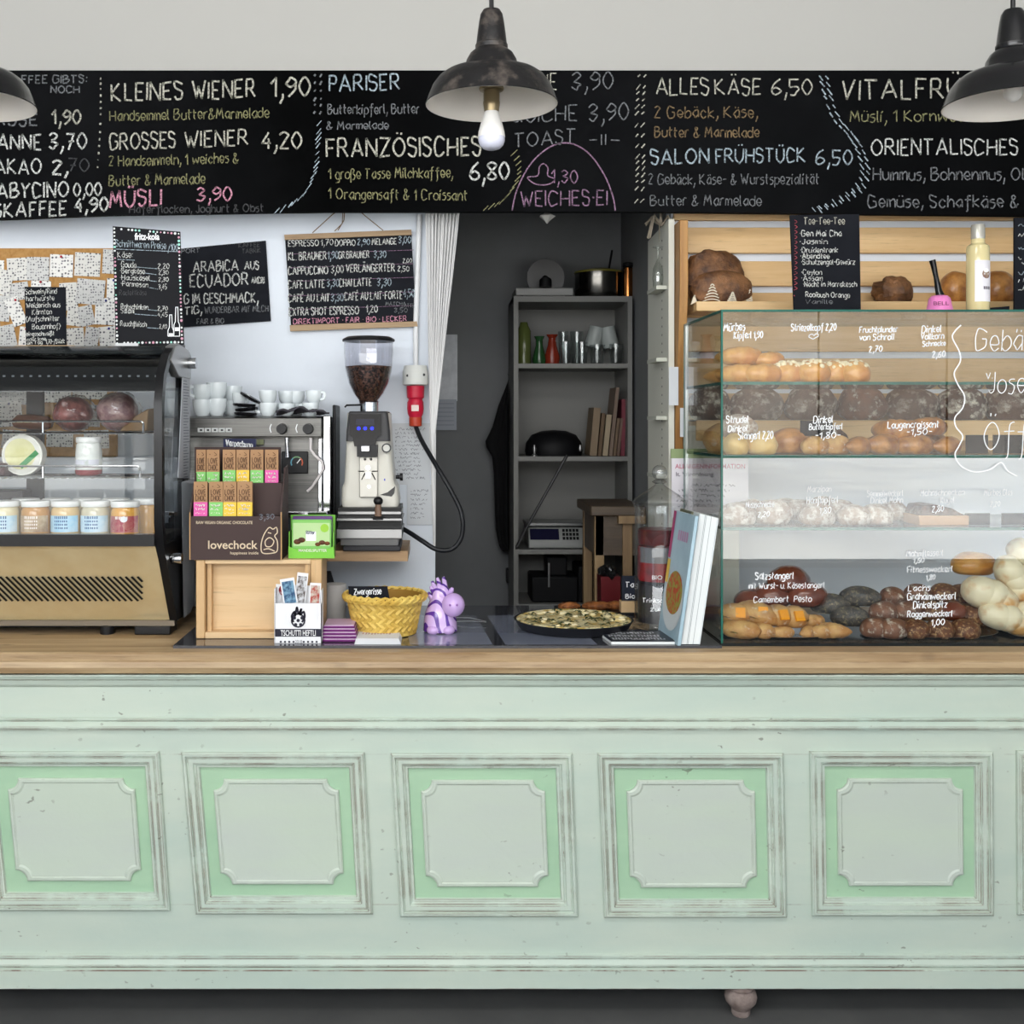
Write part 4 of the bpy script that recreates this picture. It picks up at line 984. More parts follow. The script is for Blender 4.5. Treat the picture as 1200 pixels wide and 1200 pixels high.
gp_ = obj('gauge_plate', MB().box(X(330, GY), X(361, GY), GY - .004, GY + .006, Z(555, GY), Z(529, GY)), BLACKP, em, bev=.003)
g = MB()
for k in range(9):
    a0, a1 = math.radians(210 - k * 26.6), math.radians(210 - (k + 1) * 26.6)
    g.mat(0 if k < 3 else (1 if k < 6 else 2))
    g.quad(*[(X(348, GY) + M_(r, GY) * math.cos(a), GY - .005, Z(542, GY) + M_(r, GY) * math.sin(a)) for r, a in ((6, a0), (7.5, a0), (7.5, a1), (6, a1))])
obj('gauge_scale', g, [mat('gauge_blue', (90, 150, 170), .5), mat('gauge_green', (110, 150, 110), .5), mat('gauge_red', (190, 90, 60), .5)], gp_, flip=False)
obj('gauge_needle', line(MB(), [(348, 543), (352, 538)], GY - .004, 1, .002, False), PEN, gp_, flip=False)
obj('water_spout', MB().loft([P(336, 513, EY + .02), P(336, 522, EY + .02), P(336.5, 536, EY + .02)], [.006, .005, .007], 12), CHROME, em)
obj('steam_hose', MB().loft([P(364, 513, EY + .01), P(364, 520, EY + .01), P(364, 527, EY), P(369, 534, EY - .005), P(377, 541, EY - .01), P(379, 549, EY - .01), P(374, 558, EY - .01), P(366, 570, EY - .01), P(360, 576, EY - .01)], [.005, .005, .0042, .0042, .0042, .0042, .0042, .0042, .0042], 10), mat('hose_white', (214, 208, 208), .4), em)
obj('rating_plate', MB().box(X(301, GY), X(309, GY), GY - .002, GY + .004, Z(521, GY), Z(515, GY)), mat('olive_label', (140, 146, 110), .5), em)
obj('price_label', MB().box(X(263, EY), X(301, EY), EY - .02, EY - .018, Z(535, EY), Z(514, EY)), mat('navy_card', (30, 36, 74), .5), em)
lm = MB(); write(lm, 'Verpackung', 265, 296, 522, 7, EY - .02, 1.3, -3, .15); write(lm, 'biologisch', 265, 300, 532, 7, EY - .02, 1.3, -2, .15)
obj('label_writing', lm, PEN, em, flip=False)

def cup(r, h, loc, label, rotz, group='porcelain cups on the coffee machine'):
    t = thing('coffee_cup', label, 'cup', loc, group)
    x, y, z = loc
    obj('bowl', MB().lathe([(r * .55, 0), (r * .62, .002), (r * .86, h * .3), (r * .97, h * .65), (r, h), (r * .94, h), (r * .9, h * .65), (r * .75, h * .25), (.001, h * .14)], loc, 26, caps=False), PORC, t)
    obj('handle', MB().loft([(x + r * .9, y, z + h * .86), (x + r * 1.25, y, z + h * .84), (x + r * 1.45, y, z + h * .62), (x + r * 1.3, y, z + h * .38), (x + r * .85, y, z + h * .28)], .0045 * r / .03, 8, 1.3), PORC, t)
    t.rotation_euler = (0, 0, rotz)
    return t
ct = Z(488, EY) + .0008
cy = .50
def cs(px, y): return X(px, y)
CUPS = [  # px, y, z, r, h, rot, label
 (237, .47, 0, .030, .052, 1.2, 'white cup at the bottom beside the paper strip'), (237, .47, .046, .030, .052, -2.6, 'white cup upside on top of the first stack, its handle beside the paper strip'),
 (254, .49, 0, .032, .055, 2.8, 'tall white cup below the second stack of cups'), (254, .49, .05, .032, .055, 2.6, 'white cup crowning the tallest stack of cups'),
 (272, .56, 0, .032, .05, 0.4, 'white cup half hidden behind the black lids'), (272, .56, .046, .032, .05, 2.0, 'upper white cup half hidden behind the black lids'), (281, .50, .032, .024, .04, -.4, 'small white cup lying against the black lids'),
 (314, .48, 0, .028, .042, 3.2, 'white cup with round handle beside the black lids'), (314, .48, .038, .028, .042, 1.4, 'white cup stacked on the cup with round handle'),
 (336, .50, 0, .027, .04, 2.6, 'white cup in the middle behind the dark cloth'), (336, .56, .038, .027, .042, 0.6, 'white cup stacked at the back of the middle pair'), (347, .57, 0, .027, .04, 1.4, 'white cup at the back between two stacks'), (347, .57, .038, .027, .042, 1.0, 'topmost white cup at the back between two stacks'),
 (364, .49, 0, .026, .042, 2.9, 'white cup under the last stack near the dark rail'), (368, .49, .040, .026, .04, -.3, 'white cup topping the last stack, its handle facing the grinder'), (336, .56, 0, .027, .04, 1.0, 'white cup supporting the back of the middle pair')]
for px, y, dz, r, h, rz, lb in CUPS:
    y += .045
    cup(r, h, (X(px, y), y, ct + dz), lb, rz)
for k, (dx, dz, rt) in enumerate([(0, 0, .05), (.004, .014, -.08), (-.004, .027, .06), (.012, .050, .5)]):
    m = MB().lathe([(.02, 0), (.034, .003), (.036, .008), (.034, .011), (.02, .008), (.001, .007)], (0, 0, 0), 22)
    m.xform(Matrix.Translation((X(287, EY + .03) + dx, EY + .04, ct + dz + .001)) @ Matrix.Rotation(rt, 4, 'Y'))
    tag(obj('plastic_lid', m, mat('gloss_black', (18, 18, 20), .12)), 'black plastic lid between the white cups, ' + ['bottom of the pile', 'second from the bottom', 'third from the bottom', 'tilted one on top'][k], 'lid', 'black lids on the coffee machine')
cl = MB(); nn = 16
grid = []
for i in range(nn + 1):
    for j in range(9):
        u, v = i / nn, j / 8
        px = 324 + u * 62; y = .475 + v * .09
        zz = ct + .003 + .018 * max(0, math.sin(u * 3.0 + .3)) * (1 - .5 * v) + .006 * math.sin(u * 17 + v * 5) * (u < .9) + (.004 if u > .85 else 0)
        grid.append((X(px, y), y, max(zz, ct + .002)))
cl.add(grid, [(i * 9 + j, i * 9 + j + 1, (i + 1) * 9 + j + 1, (i + 1) * 9 + j) for i in range(nn) for j in range(8)])
o = tag(obj('cleaning_cloth', cl, mat('dark_cloth', (66, 64, 70), .9, bump=.5, bscale=90)), 'crumpled dark grey cloth on the coffee machine in front of the cups', 'cloth')
md = o.modifiers.new('solid', 'SOLIDIFY'); md.thickness = .005; md.offset = 1

GYf = .46                                                  # coffee grinder
gr = thing('coffee_grinder', 'pale grey coffee grinder with a clear hopper full of beans', 'coffee grinder', (X(434, .55), .55, ez))
def gx(px): return X(px, GYf)
def gz(py): return Z(py, GYf)
gm = lambda n: M_(n, GYf)
GBODY = mat('grinder_body', (208, 206, 196), .3, coat=.3)
def rrect(cx, cy, hw, hd, r, n=5):
    out = []
    for ci, (sx_, sy_) in enumerate(((1, 1), (-1, 1), (-1, -1), (1, -1))):
        for k in range(n):
            a = math.radians(ci * 90 + k * 90 / (n - 1))
            out.append((cx + sx_ * (hw - r) + r * math.cos(a), cy + sy_ * (hd - r) + r * math.sin(a)))
    return out
def stackloft(mb, secs):
    vs = []; n = len(secs[0][0])
    for poly, z in secs: vs += [(x, y, z) for x, y in poly]
    fs = [(i * n + k, i * n + (k + 1) % n, (i + 1) * n + (k + 1) % n, (i + 1) * n + k) for i in range(len(secs) - 1) for k in range(n)]
    fs += [tuple(range(n - 1, -1, -1)), tuple((len(secs) - 1) * n + k for k in range(n))]
    return mb.add(vs, fs)
gcx = gx(433)
def hs(c, hw): return rrect(gx(c), .56, gm(hw), .095, .018)
obj('body', stackloft(MB(), [(hs(433.5, 33), gz(594)), (hs(433.5, 34), gz(588)), (hs(433, 33), gz(572)), (hs(432.5, 29.5), gz(565)), (hs(432, 28), gz(545)), (hs(431.5, 26), gz(515)), (hs(431.5, 25), gz(484))]), GBODY, gr)
he = obj('head', stackloft(MB(), [(rrect(gx(431.5), .55, gm(26), .10, .01), gz(517)), (rrect(gx(431.5), .55, gm(25.5), .10, .01), gz(505)), (rrect(gx(431.5), .55, gm(23), .10, .01), gz(484)), (rrect(gx(431.5), .55, gm(22), .095, .01), gz(482))]), mat('grinder_dark', (58, 58, 60), .35), gr)
obj('screen', MB().prism([(gx(a), gz(b)) for a, b in ((411, 485), (447, 485), (447, 510), (442, 512), (440, 523), (416, 523), (414, 512), (410, 510))], .435, .455), mat('screen_black', (14, 14, 18), .15), he)
bl = MB()
for px in (421, 428.5, 436.5): bl.disc_y(gx(px), gz(502), .4335, .436, gm(2.1), 12)
obj('blue_indicator', bl, mat('blue_led', (26, 40, 255), .4, emit=1.6), he)
obj('display', MB().box(gx(418), gx(439), .4338, .436, gz(498), gz(491)), mat('display', (22, 22, 44), .2), he)
obj('portafilter_fork', MB().prism([(gx(a), gz(b)) for a, b in ((419, 521), (443, 521), (443, 535), (419, 535))], .43, .47), BLACKP, gr)
obj('spout', MB().box(gx(424), gx(434), .42, .445, gz(529), gz(522)), CHROME, gr, bev=.002)
obj('front_plate', MB().hexa([(gx(421), .452, gz(583)), (gx(443), .452, gz(583)), (gx(443), .47, gz(583)), (gx(421), .47, gz(583)), (gx(421), .452, gz(535)), (gx(443), .452, gz(535)), (gx(443), .47, gz(535)), (gx(421), .47, gz(535))]), mat('plate_steel', (190, 188, 180), .3, .35), gr, bev=.003)
hk = MB()
for px, py, r in ((428, 538, 1.6), (435, 538, 1.6)): hk.disc_y(gx(px), gz(py), .448, .453, gm(r), 10)
hk.loft([(gx(420), .452, gz(552)), (gx(427), .446, gz(552))], gm(.6), 6).loft([(gx(436), .446, gz(552)), (gx(443), .452, gz(552))], gm(.6), 6).loft([(gx(424), .451, gz(562)), (gx(428), .447, gz(554))], gm(.6), 6).loft([(gx(440), .451, gz(562)), (gx(436), .447, gz(554))], gm(.6), 6)
obj('hook', hk, mat('gloss_black', (18, 18, 20), .12), gr)
hk = MB().disc_y(gx(431.5), gz(548), .444, .453, gm(3), 14).disc_y(gx(432.5), gz(570), .449, .453, gm(2), 12).box(gx(429), gx(434.5), .447, .453, gz(560), gz(553))
obj('screw', hk, CHROME, gr)
obj('badge', MB().disc_y(gx(453), gz(525), .452, .47, gm(5.6), 24).disc_y(gx(453), gz(525), .4505, .4525, gm(4), 24), [mat('badge_ring', (60, 60, 62), .2)], gr)
obj('badge_face', MB().disc_y(gx(453), gz(525), .4495, .4515, gm(4), 24), mat('badge_face', (196, 196, 190), .3), gr)
obj('body_accent', MB().prism([(gx(a), gz(b)) for a, b in ((445, 580), (454, 577), (463, 570), (462, 578), (459, 582))], .4635, .47), mat('gloss_black', (18, 18, 20), .12), gr)
obj('blue_mark', MB().box(gx(450), gx(451.4), .4640, .466, gz(563.5), gz(561)), mat('blue_mark', (60, 70, 200), .4), gr)
obj('side_knob', MB().lathe([(.006, 0), (.006, .012), (.012, .013), (.012, .022)], (0, 0, 0), 14).xform(Matrix.Translation((gx(463), .52, gz(560))) @ Matrix.Rotation(math.pi / 2, 4, 'Y')), BLACKP, gr)
tam = obj('tamper', MB().lathe([(gm(4), 0), (gm(4), gm(8)), (gm(3.4), gm(14))], (gx(444), .42, gz(604)), 18), mat('tamper_wood', (120, 96, 80), .4), gr)
obj('tamper_knob', MB().ell((gx(444), .42, gz(586)), (gm(5.6), gm(5.6), gm(5.2))), BLACKP, tam)
obj('tamper_base', MB().lathe([(gm(8.5), 0), (gm(8.5), gm(2)), (gm(4), gm(4))], (gx(444), .42, gz(607.5)), 20), BLACKP, tam)
nb = MB(); nb.box(gx(396), gx(472), .40, .62, gz(629), gz(618))
nb.box(gx(397), gx(471), .42, .62, gz(602), gz(598)).box(gx(396), gx(472), .405, .62, gz(609), gz(605.5))
obj('metal_tray', nb, mat('tray_steel', (150, 150, 150), .3, 1.0), gr, bev=.002)
obj('tray_body', MB().box(gx(397.5), gx(470.5), .425, .62, gz(629), gz(594)), mat('tray_black', (20, 20, 20), .4), gr)
obj('base_rail', MB().box(gx(401), gx(467), .41, .62, gz(637), gz(629)), mat('tray_steel2', (90, 90, 90), .35, .9), gr)
obj('knock_drawer', MB().box(gx(404), gx(470), .39, .62, ez - .004 + .0045, gz(637)), mat('drawer_grey', (44, 44, 48), .5), gr, bev=.003)
obj('collar', MB().lathe([(gm(26), gz(486)), (gm(26), gz(483.5)), (gm(11), gz(483)), (gm(11), gz(471)), (gm(12), gz(470))], (gx(431), .545, 0), 28), CHROME, gr)
obj('lever', MB().loft([(gx(440), .50, gz(484)), (gx(456), .50, gz(484))], .004, 8).loft([(gx(402), .53, gz(477)), (gx(404), .53, gz(474.5)), (gx(424), .53, gz(474))], .003, 8), BLACKP, gr)
hp = [(11, 474), (12, 468), (18, 460), (24, 448), (28, 432), (29.5, 412), (29.5, 396)]
hop = obj('hopper', MB().lathe([(gm(r), gz(y)) for r, y in hp] + [(gm(r - .8), gz(y)) for r, y in hp[::-1]], (gx(430), .545, 0), 36, caps=False), thin_glass('hopper_plastic', (.93, .93, .95), .05), gr)
obj('hopper_lid', MB().lathe([(gm(31), gz(398)), (gm(31.6), gz(396.5)), (gm(31), gz(395)), (gm(26), gz(392.5)), (gm(5), gz(391.5))], (gx(430), .545, 0), 36), BLACKP, gr)
bm_ = mat('coffee_beans', (96, 66, 50), .4, c2=(24, 15, 12), scale=110, thr=(.44, .54), bump=1.0, bscale=110)
bp2 = [(10.2, 473), (11, 468), (17, 460), (23, 448), (27, 432), (27.8, 428)]
o = obj('coffee_beans', MB().lathe([(gm(r), gz(y)) for r, y in bp2] + [(gm(14), gz(426.5)), (gm(1), gz(427))], (gx(430), .545, 0), 36), bm_, gr); o['kind'] = 'stuff'

# ------------------------------------------------------------------ front of the counter: crate, chocolate displays, basket, figurine
CT = .975
cr = thing('wooden_crate', 'shallow wooden crate standing on its side on the glass plate', 'crate', (X(304, .13), .18, CT))
CYf = .12
cz1 = Z(656, CYf)
def cxx(px): return X(px, CYf)
obj('back_panel', MB().box(cxx(234), cxx(373), .165, .172, CT + .004, cz1 - .004), CRATEW, cr)
for nm, a, b, m_ in (('side_board', 229.5, 240, CRATEV), ('side_board', 364, 377, CRATEV)):
    obj(nm, MB().box(cxx(a), cxx(b), CYf, .27, CT, cz1), m_, cr, bev=.003)
obj('top_board', MB().box(cxx(240), cxx(364), CYf + .002, .27, cz1 - .012, cz1), CRATEW, cr, bev=.002)
obj('bottom_board', MB().box(cxx(240), cxx(364), CYf + .002, .27, CT, CT + .018), CRATEW, cr, bev=.002)
obj('inner_strip', MB().box(cxx(241), cxx(246), CYf + .02, .165, CT + .018, cz1 - .012).box(cxx(357), cxx(363), CYf + .012, .165, CT + .018, cz1 - .012), CRATEV, cr)

lz = cz1 + .0005
lc = thing('chocolate_display', 'dark brown cardboard display box holding two rows of chocolate bars on the crate', 'display box', (X(277, .14), .2, lz))
BRN = mat('choc_card', (66, 50, 48), .6)
KR = mat('kraft_edge', (186, 146, 100), .7)
LYf = .115
def lx(px): return X(px, LYf)
zf = Z(605, LYf)
obj('front_box', MB().box(lx(224), lx(328), LYf, .175, lz, zf), BRN, lc)
obj('upper_step', MB().box(lx(229), lx(327), .176, .25, lz, Z(566, .176)), BRN, lc)
obj('back_wall', MB().box(X(228, .25), X(329, .25), .251, .256, lz, Z(524, .25)), BRN, lc)
sd = MB()
for a, sgn in ((222, 1), (330, -1)): sd.prismx([(LYf - .001, lz), (.256, lz), (.256, Z(545, .25)), (.20, Z(548, .2)), (LYf - .001, Z(600, LYf))], lx(a), lx(a) + sgn * .004)
obj('side_wall', sd, BRN, lc)
ke = MB()
for a in (222, 329): ke.hexa([(lx(a), LYf - .0015, lz), (lx(a) + .003, LYf - .0015, lz), (lx(a) + .003, LYf + .0, lz), (lx(a), LYf, lz), (lx(a), LYf - .0015, Z(600, LYf)), (lx(a) + .003, LYf - .0015, Z(600, LYf)), (lx(a) + .003, LYf, Z(600, LYf)), (lx(a), LYf, Z(600, LYf))])
obj('cut_edge', ke, KR, lc)
pm = printed(MB(), 'lovechock', 244, 302, 643, 10, LYf, bold=.012)
obj('printed_name', pm, mat('print_cream', (214, 196, 168), .6), lc, flip=False)
pm = printed(MB(), 'happiness inside', 270, 303, 649.5, 3.4, LYf, bold=.01)
printed(pm, 'RAW VEGAN ORGANIC CHOCOLATE', 230, 296, 614, 3.6, LYf, bold=.01)
obj('printed_line', pm, mat('print_cream', (214, 196, 168), .6), lc, flip=False)
obj('chalk_price', write(MB(), '3,30', 304, 322, 609, 6, LYf, .8, 1), mat('pencil', (120, 124, 132), .9), lc, flip=False)
pm = MB()
for pts in ([(308, 648), (306, 640), (308, 630), (312, 622), (316, 618), (320, 620), (324, 618), (325, 624), (322, 628), (325, 634), (325, 645), (320, 648), (308, 648)], [(311, 634), (316, 630), (321, 634), (318, 640), (312, 640), (311, 634)], [(309, 644), (315, 643), (322, 646)], [(314, 624), (318, 625)]): line(pm, pts, LYf, 1.2)
obj('printed_figure', pm, mat('print_cream', (214, 196, 168), .6), lc, flip=False)
BARK = mat('bar_kraft', (170, 132, 96), .7)
BC = dict(green=(132, 200, 110), yellow=(232, 196, 70), pink=(222, 96, 168))
def cbar(a, b, t, bt, y, colr, split, label):
    th = thing('chocolate_bar', label, 'chocolate bar', P((a + b) / 2, bt, y), 'chocolate bars in the brown display')
    obj('kraft_sleeve', MB().box(X(a, y), X(b, y), y, y + .012, Z(split, y), Z(t, y)), BARK, th)
    obj('flavour_band', MB().box(X(a, y), X(b, y), y - .0004, y + .0124, Z(bt, y), Z(split, y)), mat('band_' + colr, BC[colr], .5), th)
    m = MB(); w_ = b - a
    write(m, 'LOVE', a + w_ * .14, a + w_ * .9, t + (split - t) * .62, (split - t) * .24, y, .75, 0, .1)
    write(m, 'CHOC', a + w_ * .14, a + w_ * .9, t + (split - t) * .92, (split - t) * .24, y, .75, 0, .1)
    line(m, [(a + w_ * .25, t + 5), (a + w_ * .3, t + 6)], y, .9, sm=False); line(m, [(a + w_ * .6, t + 3), (a + w_ * .8, t + 6), (a + w_ * .6, t + 7)], y, .6)
    obj('sleeve_print', m, mat('print_brown', (92, 66, 48), .7), th, flip=False)
    m = MB()
    for k in range(3): scribble(m, a + 2, b - 2.5, split + 5 + k * 4.2, 2.4 if k < 2 else 1.4, y - .0004, .8 if k < 2 else .4)
    obj('band_print', m, mat('print_pale', (240, 236, 225), .6), th, flip=False)
zs = .178
for k, (a, b, c_) in enumerate([(230, 241, 'green'), (242, 257, 'green'), (261, 276, 'green'), (277, 292, 'yellow'), (293.5, 308.5, 'green'), (310.5, 326, 'pink')]):
    cbar(a, b, 527, 567, .19, c_, 553 if k < 2 else 551, ['green-banded chocolate bar at the outer end of the back row', 'second green-banded chocolate bar of the back row, beside the outer end', 'green-banded chocolate bar in the middle of the back row', 'yellow-banded chocolate bar in the back row', 'green-banded chocolate bar between yellow and pink in the back row', 'pink-banded chocolate bar at the end of the back row'][k])
for k, (a, b, c_) in enumerate([(227, 243, 'pink'), (245, 261, 'green'), (261.5, 277, 'yellow'), (278, 295.5, 'yellow')]):
    cbar(a, b, 564.5, 605, .122, c_, 588.5, ['pink-banded chocolate bar starting the front row', 'green-banded chocolate bar in the front row', 'yellow-banded chocolate bar beside the green one in the front row', 'last yellow-banded chocolate bar of the front row beside the empty slot'][k])

RY = .15                                                   # green chocolate box on the plank
gb = thing('green_chocolate_box', 'bright green display box of square chocolates at the edge of the crate', 'display box', P(365, 651, RY))
rx = lambda p: X(p, RY)
rz_ = lambda p: cz1 + .0006 + M_(651 - p, RY)
GRN = mat('green_card', (120, 196, 66), .5)
obj('tray_front', MB().prism([(rx(338), rz_(651)), (rx(392), rz_(651)), (rx(391), rz_(637)), (rx(384), rz_(640)), (rx(345), rz_(640)), (rx(338), rz_(637))], RY, RY + .006), GRN, gb)
obj('tray_back', MB().box(rx(338), rx(391), RY + .052, RY + .058, rz_(651), rz_(602)).box(rx(338), rx(391), RY + .006, RY + .052, rz_(651), rz_(648)).box(rx(338), rx(338) + .003, RY + .006, RY + .052, rz_(651), rz_(620)).box(rx(391) - .003, rx(391), RY + .006, RY + .052, rz_(651), rz_(620)), mat('green_card_dark', (108, 178, 60), .5), gb)
cz0 = rz_(651)
obj('tray_lettering', printed(MB(), 'MANDELSPLITTER', 350, 383, 646.5, 3.2, RY - .0004, bold=.01), mat('print_pale', (240, 236, 225), .6), gb, flip=False)
for k in range(3):
    y = RY + .010 + k * .014
    cbk = tag(obj('square_chocolate', MB().box(rx(341) , rx(388), y, y + .010, rz_(647.5), rz_(606 - k * 1.5)), mat('wrap_green%d' % (k > 0), (126, 190, 96) if k == 0 else (104, 70, 130), .3), bev=.003),
              ['front square chocolate bar in pale green wrapper', 'second square chocolate bar in the green box, purple edge showing', 'rear square chocolate bar in the green box'][k], 'chocolate bar', 'square chocolates in the green box')
    if k == 0:
        obj('wrapper_panel', MB().box(rx(343), rx(386), y - .0008, y, rz_(637), rz_(610)), mat('wrap_pale', (180, 210, 150), .3), cbk)
        obj('name_shield', MB().box(rx(358), rx(370), y - .0016, y - .0008, rz_(631), rz_(620)), PEN, cbk)
        obj('shield_writing', write(MB(), 'Ritter', 359, 369, 626, 4, y - .0012, .6), mat('print_navy', (30, 40, 80), .5), cbk, flip=False)
        for px, py, r in ((348, 632, 4), (353, 630, 4), (377, 633, 3.5), (383, 634, 3), (372, 635, 3)): 
            obj('printed_nut', MB().ell((rx(px), y - .001, rz_(py)), (gm(r), .002, gm(r * .7)), nu=12, nv=8), mat('nut_brown', (120, 70, 34), .5, c2=(60, 30, 16), scale=60), cbk)
        obj('round_seal', MB().disc_y(rx(380), rz_(616), y - .0016, y - .0006, gm(4.5), 16), mat('seal_green', (150, 200, 60), .4), cbk)

TYf = .058                                                 # sticker box
tb = thing('sticker_box', 'white cardboard dispenser with burning football print leaning before the crate', 'display box', P(349, 757, TYf))
tx = lambda p: X(p, TYf)
tzz = lambda p: Z(p, TYf)
WCARD = mat('white_card', (232, 233, 236), .6)
obj('front_pocket', MB().box(tx(322), tx(377), TYf, TYf + .003, CT, tzz(707)).box(tx(322), tx(377), TYf + .003, TYf + .04, CT, CT + .003), WCARD, tb)
obj('back_card', MB().prism([(tx(321), CT), (tx(376), CT), (tx(374), tzz(690)), (tx(366), tzz(689)), (tx(340), tzz(688)), (tx(321), tzz(687))], TYf + .04, TYf + .043), WCARD, tb)
obj('side_flap', MB().box(tx(321.5), tx(322.5), TYf, TYf + .043, CT, tzz(690)).box(tx(376), tx(377), TYf, TYf + .043, CT, tzz(692)), WCARD, tb)
obj('name_band', MB().box(tx(322.5), tx(376.5), TYf - .0008, TYf, tzz(746), tzz(737)), mat('print_navy2', (36, 36, 52), .5), tb)
obj('printed_name', printed(MB(), 'TSCHUTTI HEFTLI', 329, 370, 745, 7, TYf - .0009, bold=.005), PEN, tb, flip=False)
fl = MB()
line(fl, [(344, 729), (342, 722), (345, 717), (346, 721), (348, 712), (350, 719), (353, 714), (352, 720), (356, 717), (357, 723), (354, 729)], TYf, 2.4)
for a in range(16):
    t0, t1 = 2 * math.pi * a / 16, 2 * math.pi * (a + 1) / 16
    fl.quad(*[(tx(349.5) + gm(r) * math.cos(t) , TYf - .0016, tzz(727) + gm(r) * math.sin(t)) for r, t in ((6.0, t0), (7.6, t0), (7.6, t1), (6.0, t1))])
for px, py in ((349.5, 727), (345, 724), (354, 724), (346.5, 732), (352.5, 732)): fl.disc_y(tx(px), tzz(py), TYf - .0018, TYf - .0012, gm(1.9), 6)
obj('football_print', fl, mat('print_navy2', (36, 36, 52), .5), tb, flip=False)
dt = MB()
for px in (329, 334, 339, 344, 356, 361, 366, 371): dt.disc_y(tx(px), tzz(752), TYf - .0014, TYf - .0008, gm(1.1), 8)
obj('dots', dt, mat('print_navy2', (36, 36, 52), .5), tb, flip=False)
obj('year', printed(MB(), '2018', 346, 354, 754, 4.5, TYf), mat('print_grey', (130, 130, 140), .5), tb, flip=False)
obj('red_sticker', MB().disc_y(tx(331), tzz(694), TYf + .0385, TYf + .0398, gm(6), 20), mat('sticker_red', (150, 34, 50), .5), tb)
obj('sticker_lettering', printed(MB(), 'STICKER', 327, 335, 696, 2.6, TYf + .0383), PEN, tb, flip=False)
for k, (a, t, b, bt, rt, cc, lb) in enumerate([(345, 673, 358, 712, 6, (206, 208, 212), 'pale portrait picture card standing tallest in the white dispenser'), (329, 679, 346, 712, -9, (120, 160, 186), 'blue picture card tilted in the white dispenser'), (362, 684, 375, 714, 3, (198, 190, 176), 'picture card with red and green figure at the edge of the dispenser')]):
    y = TYf + .030 - k * .008
    m = MB(); cx_, cz_ = (tx(a) + tx(b)) / 2, (tzz(t) + tzz(bt)) / 2
    mtx = Matrix.Translation((cx_, y, cz_)) @ Matrix.Rotation(math.radians(rt), 4, 'Y')
    hw, hh = (tx(b) - tx(a)) / 2, (tzz(t) - tzz(bt)) / 2
    o = tag(obj('picture_card', m.box(-hw, hw, 0, .001, -hh, hh).xform(mtx), WCARD), lb, 'card', 'picture cards in the dispenser')
    obj('printed_picture', MB().box(-hw * .8, hw * .8, -.0006, 0, -hh * .8, hh * .8).xform(mtx), mat('picture_%d' % k, cc, .5, c2=[(90, 80, 76), (40, 74, 110), (170, 60, 50)][k], scale=70, thr=(.42, .6)), o)

# purple packs
PUR = mat('purple_pack', (104, 36, 104), .4); PURE = mat('pack_edge', (206, 176, 204), .5)
for k in range(5):
    z0 = CT + k * .0085
    o = tag(obj('purple_pack', MB().box(X(379, .1), X(420 - k, .1), .075 + k * .004, .20, z0, z0 + .006), PUR, bev=.002),
            'flat purple pack, ' + ['lowest of the pile beside the white dispenser', 'second from the bottom of the purple pile', 'middle one of the purple pile', 'second from the top of the purple pile', 'topmost of the purple pile'][k], 'pack', 'purple packs on the counter')
    obj('pale_edge', MB().box(X(380, .1), X(419 - k, .1), .077 + k * .004, .198, z0 + .0061, z0 + .0084), PURE, o)
    if k == 4:
        sc = MB()
        for j in range(3): sc.quad(*[(X(385 + j * 8 + dx, .12), .10 + dy, z0 + .0088) for dx, dy in ((0, 0), (9, .05), (12, .05), (3, 0))])
        obj('pale_print', sc, PURE, o, flip=False)
for k in range(6):
    z0 = CT + k * .0026
    a, b = 415.5 + k * .4, 470 - k * .5
    o = tag(obj('leaflet', MB().box(X(a, .05), X(b, .05), .042, .155, z0, z0 + .0022), mat('leaflet_white', (224, 226, 230), .7)), 'white leaflet, ' + (['bottom one', 'second from bottom', 'third from bottom', 'third from the top', 'second from the top', 'printed top one'][k]) + ' of the small stack before the basket', 'leaflet', 'leaflets before the basket')
    if k == 5:
        sc = MB()
        for j in range(10): sc.quad(*[(X(424 + j * 3.5 + dx, .1), .098 + dy + rng.uniform(0, .01), z0 + .0026) for dx, dy in ((0, 0), (2, 0), (2.6, .028), (.6, .028))])
        obj('leaflet_print', sc, mat('leaf_print', (178, 150, 150), .7), o, flip=False)
tag(obj('paper_cup', MB().lathe([(M_(11, .34), 0), (M_(12, .34), .003), (M_(13, .34), .12), (M_(12, .34), .12)], (X(393, .34), .34, CT), 24), mat('grey_cup', (190, 188, 186), .6)), 'plain grey-white beaker behind the purple packs', 'beaker')

# basket
bx, by = X(451, .21), .21
bs = thing('woven_basket', 'round yellow woven straw basket with a braided rim', 'basket', (bx, by, CT))
BSK = mat('straw', (226, 196, 104), .5, c2=(206, 168, 76), scale=16)
def weave():
    m = MB(); k_ = M_(1, .21)
    H = 50 * k_
    prof = lambda t: (36 + 10 * t) * k_          # radius over height
    n = 26; rows_ = 7
    for r_ in range(rows_):
        t0, t1 = r_ / rows_ * .74, (r_ + 1.35) / rows_ * .74
        for k in range(n):
            a0 = 2 * math.pi * (k + (r_ % 2) * .5) / n; da = 2 * math.pi / n
            lean = .55 if r_ % 2 else -.55
            vs = []; 
            for (u, v, b) in ((-.48, 0, -1), (0, 0, 2.2), (.48, 0, -1), (-.48, 1, -1), (0, 1, 2.2), (.48, 1, -1)):
                t = t0 + (t1 - t0) * v; rr_ = prof(t) + b * k_ * .5
                a = a0 + da * (u + lean * (v - .5) * 1.4)
                vs.append((bx + rr_ * math.cos(a), by + rr_ * math.sin(a), CT + .002 + t * H))
            m.add(vs, [(0, 1, 4, 3), (1, 2, 5, 4)])
    return m, prof, H, k_
wm, prof, H, k_ = weave()
obj('woven_wall', wm, BSK, bs, flip=False)
